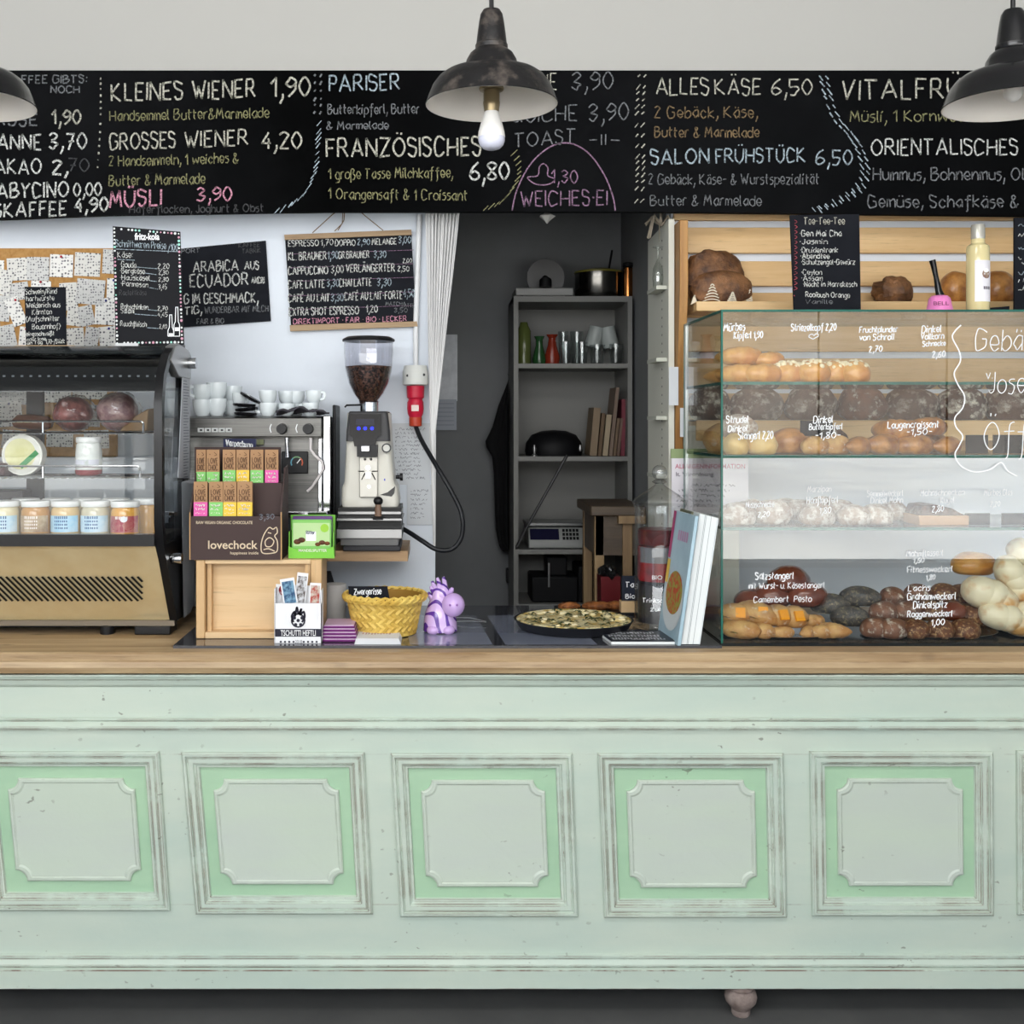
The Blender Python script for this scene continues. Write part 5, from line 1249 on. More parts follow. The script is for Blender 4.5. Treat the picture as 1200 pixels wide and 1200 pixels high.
obj('inner_wall', MB().lathe([(.001, .004), (prof(0) - .004, .004), (prof(.9) - .004, H * .9)], (bx, by, CT), 36, caps=False), mat('straw_dark', (150, 112, 44), .7), bs)
obj('base_ring', MB().lathe([(prof(0) - .002, 0), (prof(0) + .002, .002), (prof(0) + .002, .008), (prof(0) - .002, .01)], (bx, by, CT), 36), BSK, bs)
rm_ = MB(); nb_ = 30
for k in range(nb_):
    for s_, off in ((1, 0), (-1, .5)):
        a = 2 * math.pi * (k + off) / nb_; pts = []
        for j in range(5):
            t = j / 4 - .5; aa = a + s_ * t * .34
            rr_ = prof(.86) + k_ * (1.5 + 2.2 * math.cos(t * math.pi) * (1 if s_ > 0 else .7)); zz = H * (.87 + t * .17)
            pts.append((bx + rr_ * math.cos(aa), by + rr_ * math.sin(aa), CT + zz))
        rm_.loft(pts, [.003, .0056, .006, .0056, .003], 6)
obj('braided_rim', rm_, BSK, bs)
sg = thing('price_card', 'black handwritten price card stuck into the straw basket', 'price card', P(432, 700, .17))
obj('card', MB().hexa([P(409, 701, .155), P(456.5, 701, .155), P(456.5, 701, .158), P(409, 701, .158), P(408, 687, .165), P(454, 687, .165), P(454, 687, .168), P(408, 687, .168)]), BOARD2, sg)
obj('card_writing', write(MB(), 'Zwergerisse', 415, 447, 697, 7, .157, 1.0, 1, .15), PEN, sg, flip=False)

# zebra figurine
zx, zy = X(518, .23), .23; zk = M_(1, .23); zz0 = CT
def zp(px, py, dy=0): return (X(px, .23), zy + dy, Z(py, .23))
zb_ = thing('zebra_figurine', 'shiny lilac toy zebra with dark purple stripes and a round muzzle', 'figurine', (zx, zy, zz0))
def stripes():
    m, nt, b = new('zebra_stripes')
    v = coords(nt, (1, 1, 1))
    wv = node(nt, 'ShaderNodeTexWave', i_Scale=15.0, i_Distortion=9.0, i_Detail=0.0, i_Detail_Scale=.8)
    wv.bands_direction = 'DIAGONAL'
    nt.links.new(v, wv.inputs['Vector'])
    nt.links.new(mixc(nt, ramp(nt, wv.outputs[1], .74, .8), lin((206, 176, 226)), lin((92, 52, 150))), b.inputs['Base Color'])
    b.inputs['Roughness'].default_value = .2; b.inputs['Coat Weight'].default_value = .5
    return m
ZS = stripes(); ZL = mat('lilac', (200, 168, 222), .2, coat=.5)
obj('body', MB().lathe([(18 * zk, 0), (20 * zk, 1.5 * zk), (19.5 * zk, 12 * zk), (18 * zk, 22 * zk), (14 * zk, 33 * zk), (10 * zk, 42 * zk), (9 * zk, 50 * zk), (1 * zk, 57 * zk)], (X(516, .23), zy, zz0), 28, 1, .95), ZS, zb_)
hd = obj('muzzle', MB().ell(zp(531, 707, -.03), (13.5 * zk, 13.5 * zk, 14 * zk)), ZL, zb_)
obj('nostril', MB().ell(zp(527, 705, -.062), (1.2 * zk, zk, 1.5 * zk), nu=8, nv=6).ell(zp(535, 705, -.062), (1.2 * zk, zk, 1.5 * zk), nu=8, nv=6), mat('nostril', (150, 100, 180), .4), hd)
obj('head', MB().ell(zp(518, 697), (10 * zk, 10 * zk, 13 * zk)), ZS, zb_)
mn = MB()
for px, py, ang in ((507, 690, -40), (508, 684, -25), (513, 680, -10), (519, 679, 8), (505, 697, -55)):
    b_ = Vector(zp(px + 3, py + 8)); t_ = Vector(zp(px + math.sin(math.radians(ang)) * 4, py - 3))
    mn.loft([b_, b_.lerp(t_, .6), t_], [4.2 * zk, 4 * zk, 2.4 * zk], 8, .7)
obj('mane', mn, ZS, zb_)
ea = MB()
for px, py, dx in ((529, 691, 4), (514, 690, -2)): ea.loft([zp(px - dx * .6, py + 5, -.008), zp(px, py, -.01), zp(px + dx * .3, py - 3, -.01)], [2 * zk, 3.2 * zk, 1.6 * zk], 8)
obj('ear', ea, ZL, zb_)
obj('leg', MB().ell(zp(508, 736, -.03), (8 * zk, 9 * zk, 6 * zk)).ell(zp(525, 736, -.03), (8 * zk, 9 * zk, 6 * zk)), ZL, zb_)
obj('base', MB().lathe([(19 * zk, .0), (19 * zk, .003)], (X(517, .23), zy, zz0), 24), mat('base_dark', (50, 40, 60), .4), zb_)
# tongs
tg = MB()
for dy, dz in ((0, 0), (.03, .006)):
    tg.loft([(X(536, .35), .36 + dy, CT + .006 + dz), (X(552, .35), .35 + dy * .6, CT + .009 + dz), (X(570, .35), .34 + dy * .4, CT + .007)], [.004, .005, .003], 8, .5)
tag(obj('serving_tongs', tg, CHROME), 'steel serving tongs lying behind the purple figurine', 'tongs')
# ------------------------------------------------------------------ quiche pan, tray, glass jar, books
qx, qy = X(672, .28), .28
qp = thing('quiche_pan', 'round black baking pan with a herb and cheese quiche on the glass plate', 'pan', (qx, qy, CT))
pr = M_(70, .28)
obj('pan', MB().lathe([(pr * .86, 0), (pr * .90, .002), (pr * .985, .026), (pr, .028), (pr * .975, .029), (pr * .90, .008), (.001, .008)], (qx, qy, CT), 48, caps=False), mat('pan_black', (30, 31, 36), .35), qp)
def quiche_mat():
    m, nt, b = new('quiche')
    v = coords(nt)
    a = noise_(nt, v, 34, 4, .6); g = noise_(nt, coords(nt, (1.3, 1, 1)), 52, 4, .7)
    col = mixc(nt, ramp(nt, a, .42, .56), lin((196, 164, 84)), lin((228, 218, 176)))
    col = mixc(nt, ramp(nt, g, .53, .58), col, lin((64, 74, 38)))
    nt.links.new(col, b.inputs['Base Color']); b.inputs['Roughness'].default_value = .4
    bp = node(nt, 'ShaderNodeBump', i_Strength=.8, i_Distance=.006); nt.links.new(a, bp.inputs['Height']); nt.links.new(bp.outputs[0], b.inputs['Normal'])
    return m
obj('quiche', MB().lathe([(pr * .93, .012), (pr * .955, .028), (pr * .92, .0305), (pr * .85, .027), (pr * .4, .028), (.001, .029)], (qx, qy, CT), 48, caps=False), [quiche_mat()], qp)
fb = MB()
for k in range(34):
    a, r = rng.uniform(0, 6.28), pr * .82 * math.sqrt(rng.random())
    fb.ell((qx + r * math.cos(a), qy + r * math.sin(a), CT + .030), (rng.uniform(.007, .014), rng.uniform(.006, .011), .004), nu=8, nv=6)
obj('cheese_crumble', fb, mat('feta', (234, 226, 196), .6, c2=(216, 196, 130), scale=40), qp)
hb = MB()
for k in range(46):
    a, r = rng.uniform(0, 6.28), pr * .84 * math.sqrt(rng.random()); x, y = qx + r * math.cos(a), qy + r * math.sin(a)
    an = rng.uniform(0, 3.1)
    hb.loft([(x - .012 * math.cos(an), y - .012 * math.sin(an), CT + .031), (x, y, CT + .035), (x + .014 * math.cos(an), y + .012 * math.sin(an), CT + .031)], [.001, .004, .001], 6, .4)
obj('herb_leaves', hb, mat('herb', (52, 62, 34), .6), qp)
bt = thing('serving_board', 'dark serving tray behind the quiche pan', 'tray', (X(700, .55), .56, CT))
obj('tray', MB().box(X(652, .56), X(748, .56), .50, .64, CT - .0003, CT + .008), BLACKP, bt, bev=.002)
CRS = mat('crust_strip', (150, 92, 46), .6, c2=(92, 52, 28), scale=50, bump=.8)
for k, (px, ln, rz) in enumerate([(667, 26, .1), (700, 34, -.12), (722, 26, .06)]):
    m = MB().ell((0, 0, 0), (M_(ln, .55) * .5, .022, .014), fn=nz(k, .25, 3)); m.xform(Matrix.Translation((X(px, .55), .55 + .01 * k, CT + .019)) @ Matrix.Rotation(rz, 4, 'Z'))
    tag(obj('pastry_bar', m, CRS), ['brown pastry bar on the dark tray behind the quiche, the one beside the doorway', 'longest brown pastry bar in the middle of the dark tray behind the quiche', 'brown pastry bar on the dark tray next to the glass jar'][k], 'pastry', 'pastry bars on the tray')

jx, jy = X(773, .30), .30; jk = M_(1, .30)
jt = thing('glass_jar', 'tall cylindrical glass jar with pointed lid and ball knob, packages inside', 'jar', (jx, jy, CT))
JGL = thin_glass('jar_wall', (.96, .97, .97), .07)
obj('jar_body', MB().lathe([(24 * jk, .0), (31 * jk, .002), (31.5 * jk, .006), (29 * jk, .014), (29 * jk, 138 * jk), (30.5 * jk, 143 * jk), (29.5 * jk, 143 * jk), (28 * jk, 137 * jk), (28 * jk, .018), (.001, .016)], (jx, jy, CT), 36, caps=False), JGL, jt)
jl = obj('jar_lid', MB().lathe([(31 * jk, 143.5 * jk), (31.5 * jk, 146 * jk), (29 * jk, 150 * jk), (18 * jk, 158 * jk), (9 * jk, 164 * jk), (5 * jk, 167 * jk), (4.5 * jk, 169 * jk)], (jx, jy, CT), 36), JGL, jt)
obj('ball_knob', MB().lathe([(5 * jk, 168 * jk), (9 * jk, 170 * jk), (5 * jk, 173 * jk)], (jx, jy, CT), 20).ell((jx, jy, CT + 181 * jk), (9 * jk,) * 3), thin_glass('knob_glass', (.9, .91, .92), .16), jl)
PKG = [('pack_red', (160, 34, 44), 'red-banded sweet package in the middle of the glass jar'), ('pack_dark2', (52, 50, 56), 'dark package with white writing at the bottom of the glass jar'), ('pack_maroon', (104, 40, 40), 'maroon package at the top of the pile in the glass jar')]
for k, (ky, c_, lb) in enumerate(PKG):
    z0 = CT + .018 + [48, 0, 90][k] * jk; z1 = z0 + [40, 46, 18][k] * jk
    t = tag(obj('sweet_package', MB().lathe([(24.5 * jk, 0), (25.5 * jk, .004), (25.5 * jk, z1 - z0 - .004), (24 * jk, z1 - z0)], (jx, jy, z0), 20), mat(ky, c_, .35, c2=tuple(int(q * .6) for q in c_), scale=24)), lb, 'package', 'packages in the glass jar')
    m = MB(); yf = jy - 25.9 * jk
    if k == 1: write(m, 'Trinkschok', 753, 788, 706, 5, yf + .001, .8, 0, .2); write(m, 'zum', 762, 778, 716, 5, yf + .001, .8, 0, .2)
    elif k == 0:
        rb = MB()
        for j in range(14):
            a0, a1 = math.radians(200 + j * 10), math.radians(210 + j * 10)
            rb.quad(*[(jx + 25.8 * jk * math.cos(a), jy + 25.8 * jk * math.sin(a), z0 + z) for a, z in ((a0, 22 * jk), (a1, 22 * jk), (a1, 40 * jk), (a0, 40 * jk))])
        obj('clear_window', rb, mat('pack_window', (110, 112, 116), .3), t, flip=False)
        printed(m, 'BIO', 764, 776, 679, 5, yf + .001)
    if m.v: obj('package_writing', m, PEN, t, flip=False)
ts = thing('small_sign', 'little blackboard sign in a wooden foot standing behind the glass jar', 'blackboard', P(742, 706, .52))
obj('board', MB().box(X(729, .52), X(757, .52), .52, .526, Z(705, .52), Z(675, .52)), mat('navy_board', (26, 32, 48), .6), ts)
obj('foot', MB().box(X(727, .52), X(760, .52), .505, .54, CT, Z(704, .52)), CRATEW, ts)
m = MB(); write(m, 'Tagli', 733, 752, 688, 6, .52, 1.0); write(m, 'Bio', 733, 744, 701, 5, .52, 1.0)
obj('sign_writing', m, PEN, ts, flip=False)

# cookbooks
bk1 = thing('cookbook', 'leaning light blue cookbook with a salad bowl on its cover beside the jar', 'book', P(785, 750, .14))
def obook(name, q, parent, m_, th):
    return obj(name, MB().hexa([q[0], q[1], q[1] + th, q[0] + th, q[3], q[2], q[2] + th, q[3] + th]), m_, parent)
A_, B_ = Vector((.631, .217, CT + .0006)), Vector((.645, .022, CT + .0006))
D_ = Vector((.680, .222, 1.32)); C_ = D_ + (B_ - A_)
th1 = Vector((.009, .0008, 0))
obj('cover', MB().hexa([A_, B_, B_ + th1, A_ + th1, D_, C_, C_ + th1, D_ + th1]), mat('cover_blue', (176, 202, 214), .3, c2=(150, 178, 192), scale=7), bk1)
def onc(u, v, e=.0012):
    p = A_.lerp(B_, u).lerp(D_.lerp(C_, u), v); n = (B_ - A_).cross(D_ - A_).normalized()
    if n.x > 0: n = -n
    return p + n * e
bw = MB()
bw.add([onc(.52, .30)] + [onc(.52 + .46 * math.cos(2 * math.pi * k / 24), .30 + .23 * math.sin(2 * math.pi * k / 24)) for k in range(24)], [(0, 1 + k, 1 + (k + 1) % 24) for k in range(24)])
obj('bowl_picture', bw, mat('bowl_pale', (206, 214, 216), .4), bk1, flip=False)
bw = MB()
bw.add([onc(.54, .36, .002)] + [onc(.54 + .38 * math.cos(2 * math.pi * k / 24), .37 + .17 * math.sin(2 * math.pi * k / 24), .002) for k in range(24)], [(0, 1 + k, 1 + (k + 1) % 24) for k in range(24)])
obj('salad_picture', bw, mat('salad', (150, 150, 70), .5, c2=(186, 70, 50), scale=70, thr=(.44, .58)), bk1, flip=False)
bw = MB(); bw.quad(onc(.0, .62), onc(.12, .62), onc(.12, 1), onc(.0, 1)); obj('magenta_strip', bw, mat('magenta', (170, 60, 110), .4), bk1, flip=False)
bw = MB(); bw.quad(onc(.02, .42), onc(.16, .42), onc(.16, .61), onc(.02, .61)); obj('yellow_strip', bw, mat('cover_yellow', (222, 190, 80), .4), bk1, flip=False)
bw = MB()
for k in range(5): bw.quad(onc(.35 + .1 * k, .78), onc(.42 + .1 * k, .78), onc(.42 + .1 * k, .86), onc(.35 + .1 * k, .86))
obj('cover_lettering', bw, mat('cover_pinkish', (186, 150, 180), .5), bk1, flip=False)
bk2 = thing('thick_book', 'thick white book leaning on the bread case with its page edges forward', 'book', P(812, 757, .05))
a0, b0, c0, d0 = P(798, 757, .04), P(820, 757.5, .04), P(842, 607, .055), P(819.5, 602, .055)
a0.z = b0.z = CT + .001
dp = Vector((-.004, .16, 0))
obj('page_block', MB().hexa([a0 + Vector((.003, 0, 0)), b0 - Vector((.003, 0, 0)), b0 + dp - Vector((.003, 0, 0)), a0 + dp + Vector((.003, 0, 0)), d0 + Vector((.003, 0, 0)), c0 - Vector((.003, 0, 0)), c0 + dp - Vector((.003, 0, 0)), d0 + dp + Vector((.003, 0, 0))]), mat('pages', (226, 230, 230), .8), bk2)
e1 = Vector((.0028, 0, 0)); f1 = Vector((0, -.003, 0))
for p, q, s_ in ((a0, d0, e1), (b0 - e1, c0 - e1, e1)):
    obj('cover', MB().hexa([p + f1, p + s_ + f1, p + s_ + dp, p + dp, q + f1, q + s_ + f1, q + s_ + dp, q + dp]), mat('cover_white', (214, 220, 222), .4), bk2)
for u in (.3, .36, .62):
    m = MB(); p0 = a0.lerp(b0, u) + Vector((0, -.0008, 0)); p1 = d0.lerp(c0, u) + Vector((0, -.0008, 0)); m.quad(p0, p0 + Vector((.0012, 0, 0)), p1 + Vector((.0012, 0, 0)), p1)
    obj('page_gap', m, mat('page_line', (150, 158, 160), .8), bk2, flip=False)
bk3 = tag(obj('olive_book', MB().hexa([p + Vector((-.008, .06, 0)) for p in (a0, a0 + Vector((.007, 0, 0)), a0 + Vector((.003, .12, 0)), a0 + Vector((-.004, .12, 0)))] + [p + Vector((-.008, .06, 0)) for p in (d0, d0 + Vector((.007, 0, 0)), d0 + Vector((.003, .12, 0)), d0 + Vector((-.004, .12, 0)))]), mat('olive_cover', (126, 122, 82), .45, c2=(70, 84, 90), scale=8)), 'olive book standing between the blue cookbook and the thick white book', 'book')
fbk = thing('flat_book', 'dark book with white lettering lying flat before the glass jar', 'book', (X(748, .1), .12, CT))
poly = [(X(716, .05), .042), (X(790, .05), .042), (X(783, .15), .20), (X(703, .15), .19)]
obj('pages', MB().prismz(poly, CT, CT + .007), mat('pages', (226, 230, 230), .8), fbk)
obj('cover', MB().prismz(poly, CT + .0071, CT + .009), mat('cover_dark', (34, 38, 48), .3), fbk)
m = MB()
for r_ in range(3):
    for k in range(9):
        x = X(716 + k * 7 + r_ * -3 + rng.uniform(-1, 1), .1); y = .060 + r_ * .042
        wd = .004; 
        for (dx, dy, ww, hh) in ((0, 0, wd, .026), (0, rng.choice((0, .011, .022)), .012, .006), (.009, rng.choice((0, .01)), wd, .018)):
            m.quad((x + dx, y + dy, CT + .0095), (x + dx + ww, y + dy, CT + .0095), (x + dx + ww, y + dy + hh, CT + .0095), (x + dx, y + dy + hh, CT + .0095))
obj('cover_lettering', m, mat('cover_pale', (214, 216, 222), .5), fbk, flip=False)

# ------------------------------------------------------------------ pine wall, wall shelves and the tall cream unit
for k, (t, b) in enumerate([(228, 258), (266.5, 296.5), (306, 335), (343, 372), (381, 412), (420, 452), (461, 492), (501, 530)]):
    Y = PY - .022
    struct('trim_%d' % (k + 1), MB().box(X(790, Y), 1.95, Y, PY - .001, Z(b, Y), Z(t, Y)), PINE, bev=.002)
up = thing('pine_upright', 'broad pine side board standing at the edge of the slatted bread wall', 'board', (X(790, .6), .62, 0))
upp = [(PY - .003, .9685), (.62, .9685), (.61, 1.55), (.57, 1.74), (.535, 1.98), (.535, 2.20), (PY - .003, 2.20)]
obj('board', MB().prismx(upp, .762, .788), PINED, up, bev=.002)
obj('front_batten', MB().box(.789, .812, .60, .64, .9685, 1.53), PINED, up, bev=.002)
for k, (zt_, pxl, lbl) in enumerate([(Z(354, .56), 806, 'upper pine wall shelf holding the dark loaf above the bread case'), (Z(494, .58), 806, 'lower pine wall shelf with floury loaves behind the bread case')]):
    y0 = .535 if k == 0 else .55
    sh = tag(obj('wall_shelf', MB().box(.814, 1.95, y0, PY - .023, zt_ - .03, zt_), PINE, bev=.002), lbl, 'shelf', 'pine wall shelves')
    if k == 1: obj('front_edge', MB().box(.814, 1.95, y0 - .012, y0, zt_ - .06, zt_ + .004), PINE, sh, bev=.002)
CRM = mat('cream_panel', (212, 212, 200), .5)
ct_ = thing('cream_shelf_unit', 'tall narrow cream shelf unit with drilled side panel between doorway and bread wall', 'shelf unit', (.75, .9, 0))
obj('side_panel', MB().prismx([(.60, .9685), (.95, .9685), (.95, 2.20), (.60, 2.215)], .7405, .7585), CRM, ct_)
ho = MB()
for k in range(46): ho.box(.7398, .7404, .70, .706, .9 + k * .028, .906 + k * .028)
obj('shelf_pin_holes', ho, mat('hole', (60, 58, 54), .9), ct_)
for py in (340, 424, 492, 560): obj('glass_shelf', MB().box(.706, .740, .625, .78, Z(py, .65), Z(py, .65) + .012), mat('shelf_grey', (188, 190, 178), .5), ct_)
wg = thing('wine_glass', 'upside down wine glass on the cream shelf unit', 'glass', (.722, .68, Z(340, .65) + .012))
obj('glass', MB().lathe([(.015, 0), (.0175, .03), (.016, .06), (.008, .078), (.003, .09), (.003, .125), (.017, .13), (.017, .132)], (.722, .68, Z(340, .65) + .0125), 24, caps=False), thin_glass('wine_glass', (.86, .88, .86), .1), wg)
dn = MB()
for k in range(14):
    a = rng.uniform(0, 6.28); dn.loft([(.73, .66, 2.205), (.73 + .03 * math.cos(a), .68 + .05 * math.sin(a), 2.23 + .015 * rng.random()), (.73 + .05 * math.cos(a), .68 + .07 * math.sin(a), 2.19 + .03 * math.sin(a * 3))], [.004, .003, .002], 5)
tag(obj('dried_twigs', dn, mat('twig', (150, 140, 124), .8)), 'bundle of dried twigs on top of the cream shelf unit', 'twigs')
tag(obj('ceiling_star', MB().lathe([(.002, 0), (.01, .01), (.03, .026), (.02, .03), (.012, .035)], (X(641, .9), .9, Z(262, .9)), 5).loft([(X(641, .9), .9, Z(262, .9) + .03), (X(641, .9), .9, 3.1)], .001, 5), mat('star_white', (236, 236, 232), .5)), 'small white hanging ornament below the blackboard in the doorway', 'ornament')
for nm, lb, a, t, b, bt, Y in (('notice_sheet', 'white notice taped to the pine board beside the bread case', 784, 430, 795, 475, .555), ('notice_sheet', 'lower white notice hanging from the pine board beside the bread case', 797, 478, 806, 512, .545)):
    tag(obj(nm, MB().box(X(a, Y), X(b, Y), Y, Y + .001, Z(bt, Y), Z(t, Y)), mat('sheet', (206, 210, 214), .8)), lb, 'paper')
AY = .545
al = thing('allergen_notice', 'white allergen information sheet with green top edge beside the bread case', 'notice', P(832, 608, AY))
obj('sheet', MB().box(X(787, AY), X(877, AY), AY, AY + .002, Z(607, AY), Z(537, AY)), mat('sheet_pale', (222, 218, 224), .7), al)
obj('green_edge', MB().box(X(786, AY), X(878, AY), AY - .001, AY + .003, Z(537, AY), Z(526, AY)), mat('olive_edge', (140, 156, 112), .6), al)
obj('heading', printed(MB(), 'ALLERGENINFORMATION', 791, 873, 549, 5.5, AY, bold=.01), mat('print_rose', (196, 110, 130), .6), al, flip=False)
m = printed(MB(), 'lt. Verordnung', 792, 836, 558, 5, AY, bold=.01)
obj('subheading', m, mat('print_ink', (90, 84, 96), .6), al, flip=False)
m = MB()
for k in range(5): scribble(m, 793, 862 - k * 6, 570 + k * 6, 3, AY, .6)
obj('small_print', m, mat('print_ink', (90, 84, 96), .6), al, flip=False)
obj('wall_panel', MB().box(.789, .95, AY + .003, AY + .012, 1.0, 1.56), CRM, al)

# ------------------------------------------------------------------ glass bread case
x0, x1 = .771, 2.0; y0, y1 = .058, .525; z0, z1 = CT, 1.874
gc = thing('bread_case', 'large glass bread case with white handwriting standing on the counter', 'display case', ((x0 + x1) / 2, .3, .9672))
def pane(name, a, b, c, d, e, f, mg=GLASS):
    m = MB().box(a, b, c, d, e, f)
    dims = (b - a, d - c, f - e); thin = dims.index(min(dims))
    fax = [2, 2, 1, 0, 1, 0]
    m.mi = [0 if ax == thin else 1 for ax in fax]
    return obj(name, m, [mg, GEDGE], gc)
th = .006
CG = thin_glass('case_glass', (.975, .985, .98), .055)
obj('base_plate', MB().box(x0 - .002, x1, y0 - .002, y1, .9675, CT), mat('case_base', (30, 34, 36), .12), gc)
pane('front_glass', x0, x1, y0, y0 + th, CT, z1 - th, CG)
pane('side_glass', x0, x0 + th, y0 + th, y1, CT, z1 - th, CG)
pane('side_glass', x1 - th, x1, y0 + th, y1, CT, z1 - th, CG)
pane('top_glass', x0, x1, y0, y1, z1 - th, z1, CG)
SZ = [Z(449, y0), Z(535, y0), Z(620, y0)]
for z in SZ: pane('glass_shelf', x0 + th, x1 - th, y0 + th + .002, y1 - .02, z - .004, z + .004, CG)
obj('corner_seam', MB().box(x0 - .0012, x0 + .004, y0 - .0015, y0 + .004, CT, z1), GEDGE, gc)
pt = MB()
for x in (x0 + .004, x1 - .016): pt.box(x, x + .009, y1 - .012, y1, CT, z1 - th)
obj('back_post', pt, mat('alu_post', (200, 204, 206), .3, .9), gc)
hw_ = []
for s, a, b, base, h, wd in [('Mürbes', 848, 873, 388, 9, 1.7), ('Kipferl 1,90', 860, 894, 397, 8, 1.6), ('Striezelkopf 2,20', 927, 980, 388, 8, 1.5), ('<', 947, 959, 398, 6, 1.4), ('Fruchtplunder', 1007, 1052, 390, 7, 1.5), ('von Schroll', 1007, 1048, 399, 7, 1.5), ('2,70', 1018, 1034, 413, 7, 1.6),
        ('Dinkel', 1080, 1103, 390, 8, 1.5), ('Vollkorn', 1079, 1106, 398, 7, 1.5), ('Schnecke', 1081, 1108, 406, 6, 1.5), ('2,60', 1092, 1108, 419, 7, 1.6), ('Gebäck', 1142, 1226, 411, 25, 1.5), ('v.', 1155, 1164, 444, 10, 1.2), ('Joseph', 1158, 1226, 461, 24, 1.4), ('Öffel', 1152, 1228, 527, 32, 1.6),
        ('Strudel', 851, 877, 496, 8, 1.6), ('Dinkel', 853, 876, 506, 7, 1.5), ('Stangerl 2,20', 865, 906, 515, 9, 1.6), ('Dinkel', 953, 976, 496, 8, 1.6), ('Butterkipferl', 948, 987, 504, 7, 1.4), ('-1,80-', 955, 985, 514, 7, 1.5), ('Laugencroissant', 1040, 1100, 502, 8, 1.6), ('-1,50-', 1062, 1092, 510, 7, 1.5),
        ('Nussschnecke', 874, 907, 595, 7, 1.1), ('2,20', 888, 902, 606, 6, 1.1), ('Marzipan', 946, 974, 577, 7, 1.1), ('Hanfkipferl', 945, 982, 590, 8, 1.2), ('1,80', 960, 974, 602, 7, 1.2), ('Semmelweckerl', 1016, 1058, 582, 7, 1.1), ('Dinkel Mohn', 1020, 1058, 590, 7, 1.1), ('Mohnschnecken', 1078, 1130, 581, 7, 1.1), ('Kugel', 1102, 1118, 590, 7, 1.1), ('2,80', 1092, 1106, 600, 7, 1.4), ('Mürbes Glas', 1153, 1186, 581, 7, 1.1), ('2,20', 1160, 1172, 594, 6, 1.0),
        ('Salzstangerl', 885, 930, 679, 8, 1.6), ('mit Wurst- u. Käsestangerl', 877, 966, 690, 7, 1.2), ('Camembert  Pesto', 883, 951, 706, 7, 1.1), ('Mohnflesserl', 1062, 1105, 652, 7, 1.4), ('1,60', 1070, 1083, 660, 6, 1.2), ('Fitnessweckerl', 1063, 1116, 671, 7, 1.2), ('1,80', 1085, 1096, 680, 6, 1.1), ('Lachs', 1064, 1090, 693, 7, 1.3), ('Grahamweckerl', 1063, 1120, 703, 8, 1.6), ('Dinkelspitz', 1070, 1110, 713, 8, 1.6), ('Roggenweckerl', 1063, 1116, 723, 7, 1.6), ('1,00', 1091, 1107, 733, 7, 1.6)]:
    obj('pen_writing', write(MB(), s, a, b, base, h, y0, wd * .72, 1, .2, .12, .001), PEN, gc, flip=False)
m = MB(); line(m, [(1126, 381), (1119, 388), (1116, 396), (1124, 412), (1125, 424), (1118, 437), (1122, 450), (1130, 464), (1128, 478), (1119, 489), (1120, 500), (1128, 511), (1124, 522), (1119, 533), (1126, 546), (1142, 553), (1160, 550), (1173, 542), (1181, 552), (1192, 558)], y0, 1.5, .001)
obj('pen_flourish', m, PEN, gc, flip=False)

# breads -------------------------------------------------------------
def crust(key, c, c2, flour=0.0, sc=14, bump=.5, thr=(.38, .62), bands=False, fl=(226, 220, 204), rough=.55, coat=0):
    m, nt, b = new(key)
    v = coords(nt)
    col = mixc(nt, ramp(nt, noise_(nt, v, sc, 5, .6), *thr), lin(c), lin(c2))
    if flour:
        if bands:
            wv = node(nt, 'ShaderNodeTexWave', i_Scale=52.0, i_Distortion=6.0, i_Detail=3.0); wv.wave_type = 'BANDS'; wv.bands_direction = 'DIAGONAL'
            nt.links.new(v, wv.inputs['Vector']); f = ramp(nt, wv.outputs[1], .55, .75)
        else: f = ramp(nt, noise_(nt, v, sc * 2.2, 4, .7), .62 - flour * .25, .72 - flour * .2)
        f = math_(nt, 'MULTIPLY', f, math_(nt, 'ADD', .1 if bands else .35, ramp(nt, noise_(nt, v, 60, 3, .7), .35, .6)))
        col = mixc(nt, math_(nt, 'MULTIPLY', f, min(1, .55 + flour * .4)), col, lin(fl))
    nt.links.new(col, b.inputs['Base Color']); b.inputs['Roughness'].default_value = rough; b.inputs['Coat Weight'].default_value = coat
    bp = node(nt, 'ShaderNodeBump', i_Strength=bump, i_Distance=.006)
    nt.links.new(noise_(nt, v, 36, 5, .65), bp.inputs['Height']); nt.links.new(bp.outputs[0], b.inputs['Normal'])
    return m
B = dict(
 gold=crust('crust_gold', (222, 168, 92), (196, 128, 58), 0, 16, .25, rough=.35, coat=.3),
 pale=crust('crust_pale', (232, 206, 150), (222, 184, 112), 0, 10, .2),
 dark=crust('crust_dark', (92, 60, 38), (62, 38, 26), .5, 12, .9),
 flourd=crust('crust_floury', (120, 94, 78), (84, 62, 50), .42, 12, .9, fl=(196, 186, 172)),
 knob=crust('crust_knobby', (136, 94, 58), (74, 46, 28), 0, 20, 1.4),
 rye=crust('crust_rye', (132, 90, 66), (96, 62, 46), .35, 18, .7),
 seed=crust('crust_seed', (112, 66, 36), (84, 46, 26), .45, 50, 1.0, fl=(196, 160, 110)),
 pret=crust('crust_pretzel', (126, 60, 30), (96, 42, 22), .0, 9, .2, rough=.2, coat=.6),
 poppy=crust('crust_poppy', (52, 50, 52), (84, 78, 70), .35, 60, .8, fl=(176, 160, 120)),
 grey=crust('crust_grey', (170, 150, 134), (138, 116, 100), .7, 16, .8, fl=(214, 208, 200)),
 braid=crust('crust_braid', (232, 222, 190), (206, 156, 92), 0, 11, .2, thr=(.46, .6), rough=.35),
 sand=crust('crust_sandwich', (212, 172, 112), (176, 122, 66), .2, 18, .5),
 cro=crust('crust_croissant', (194, 136, 70), (138, 84, 40), 0, 20, .4, rough=.35, coat=.3))
